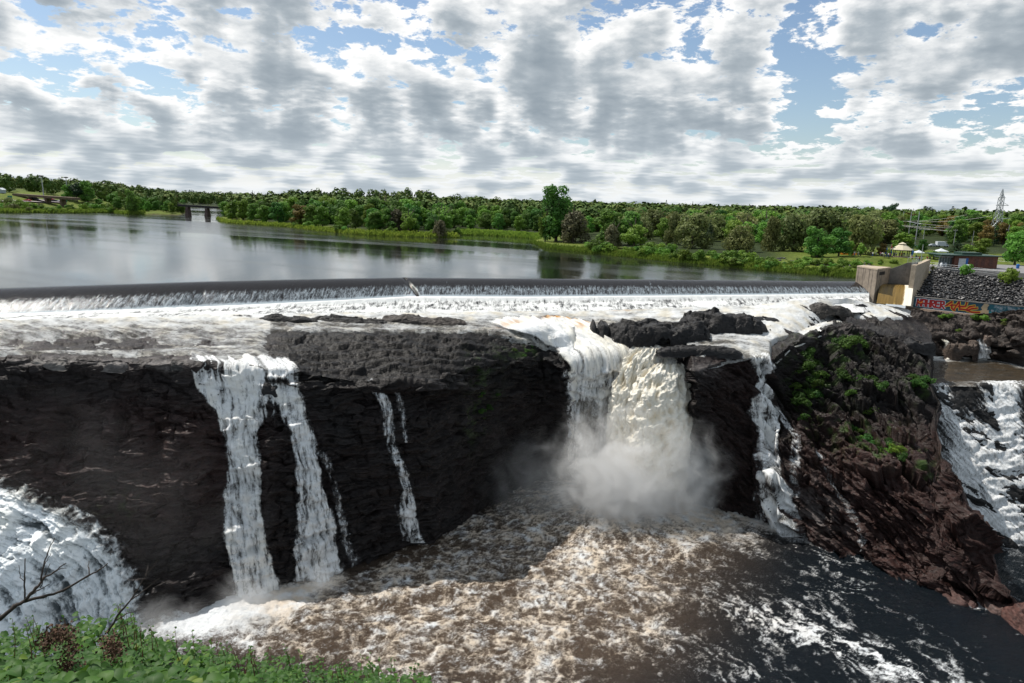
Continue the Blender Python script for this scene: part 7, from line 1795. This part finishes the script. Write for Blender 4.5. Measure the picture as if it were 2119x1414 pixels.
twig('bare_branch', [([(-40, 1310), (0, 1280), (30, 1255), (52, 1243), (90, 1236), (130, 1222), (180, 1194), (205, 1180), (223, 1166)], .016, .003), ([(52, 1243), (75, 1217), (90, 1197), (112, 1184), (137, 1166)], .011, .003), ([(84, 1202), (90, 1170), (98, 1145), (113, 1113)], .007, .002), ([(51, 1243), (51, 1200), (52, 1156)], .006, .003),
                     ([(50, 1202), (42, 1196), (39, 1170)], .003, .0015), ([(62, 1232), (80, 1221), (103, 1209)], .006, .002), ([(90, 1170), (97, 1160), (105, 1146)], .003, .0015), ([(84, 1218), (93, 1190), (104, 1166)], .004, .0015), ([(184, 1191), (183, 1176), (184, 1162)], .005, .002), ([(112, 1184), (122, 1178), (137, 1176)], .004, .002)], 4.2, 'leafless forked branch reaching in from the left edge in front of the jet')
twig('bare_branch', [([(222, 1310), (250, 1265), (275, 1236), (296, 1200), (326, 1160)], .010, .002), ([(272, 1242), (300, 1220), (331, 1196)], .006, .0015), ([(240, 1285), (262, 1270), (294, 1261)], .006, .0015), ([(300, 1196), (305, 1180), (306, 1170)], .004, .0015), ([(284, 1263), (288, 1254)], .003, .0015), ([(250, 1298), (262, 1292), (274, 1285)], .005, .002)], 5.2, 'leafless upright twig standing out of the highest knotweed clump')
# ================================================================== spray
def mist(name, px, py, Y, rad, dens, label, seed=0, nscale=.20, rz=0.0, hard=.0, col=(.99, .99, .99)):
    c = PY(px, py, Y)
    bm = bmesh.new(); bmesh.ops.create_icosphere(bm, subdivisions=3, radius=1.0); me = bpy.data.meshes.new(name); bm.to_mesh(me); bm.free()
    o = link(name, me, loc=tuple(c)); o.scale = rad; o.rotation_euler = (0, rz, 0)
    m = bpy.data.materials.new(name); m.use_nodes = True; t = NT(m.node_tree); t.n.clear(); out = t.new('ShaderNodeOutputMaterial'); v = t.new('ShaderNodeVolumePrincipled')
    v.inputs['Color'].default_value = c4(col); v.inputs['Anisotropy'].default_value = 0.0
    tc = t.new('ShaderNodeTexCoord').outputs['Object']; pos = t.new('ShaderNodeNewGeometry').outputs['Position']
    ln = t.new('ShaderNodeVectorMath', operation='LENGTH'); t.put(ln.inputs[0], tc)
    n = t.noise(t.vm('ADD', pos, (seed * 7.0, 0, 0)), nscale, 6, .62, 1.2)
    d = t.mr(t.m('ADD', ln.outputs['Value'], t.m('MULTIPLY', t.m('SUBTRACT', n, .5), 1.7)), hard, 1.0, 1.0, 0.0)
    d = t.m('MULTIPLY', d, t.mr(ln.outputs['Value'], .8, 1.0, 1, 0))
    t.put(v.inputs['Density'], t.m('MULTIPLY', t.m('MULTIPLY', d, d), dens)); t.l.new(v.outputs[0], out.inputs['Volume']); me.materials.append(m)
    tag(o, label, 'spray', kind='stuff'); return o
mist('mist', 1300, 985, 100.5, (19, 11, 15.5), .42, 'white cloud of spray at the foot of the main fall', 1)
mist('mist', 1290, 1015, 100.0, (9.5, 7, 8), .8, 'dense white heart of the spray at the foot of the main fall', 7, .3)
mist('mist', 1440, 1005, 101.0, (5.0, 4.4, 9.0), .6, 'grey plume of spray rising against the dark rock right of the main fall', 2, .35)
mist('mist', 1120, 1000, 100.0, (13, 7, 12.0), .07, 'thin veil of spray left of the main fall', 3)
mist('mist', 510, 1235, 70.5, (6.0, 3.5, 3.6), .16, 'low spray at the foot of the left fall', 4, .3)
mist('mist', 660, 1195, 74.0, (4.5, 3, 3.0), .10, 'low spray where the second white column of the left fall lands', 8, .3)
mist('mist', 330, 1290, 62.0, (8.0, 4.0, 3.6), .14, 'low spray where the big jet meets the water', 5, .3)
mist('mist', 200, 1020, 66.0, (26, 4.5, 16), .007, 'faint blue veil of spray in front of the left cliff', 6, .12)
SC.cycles.volume_step_rate = 2.0; SC.cycles.volume_max_steps = 96
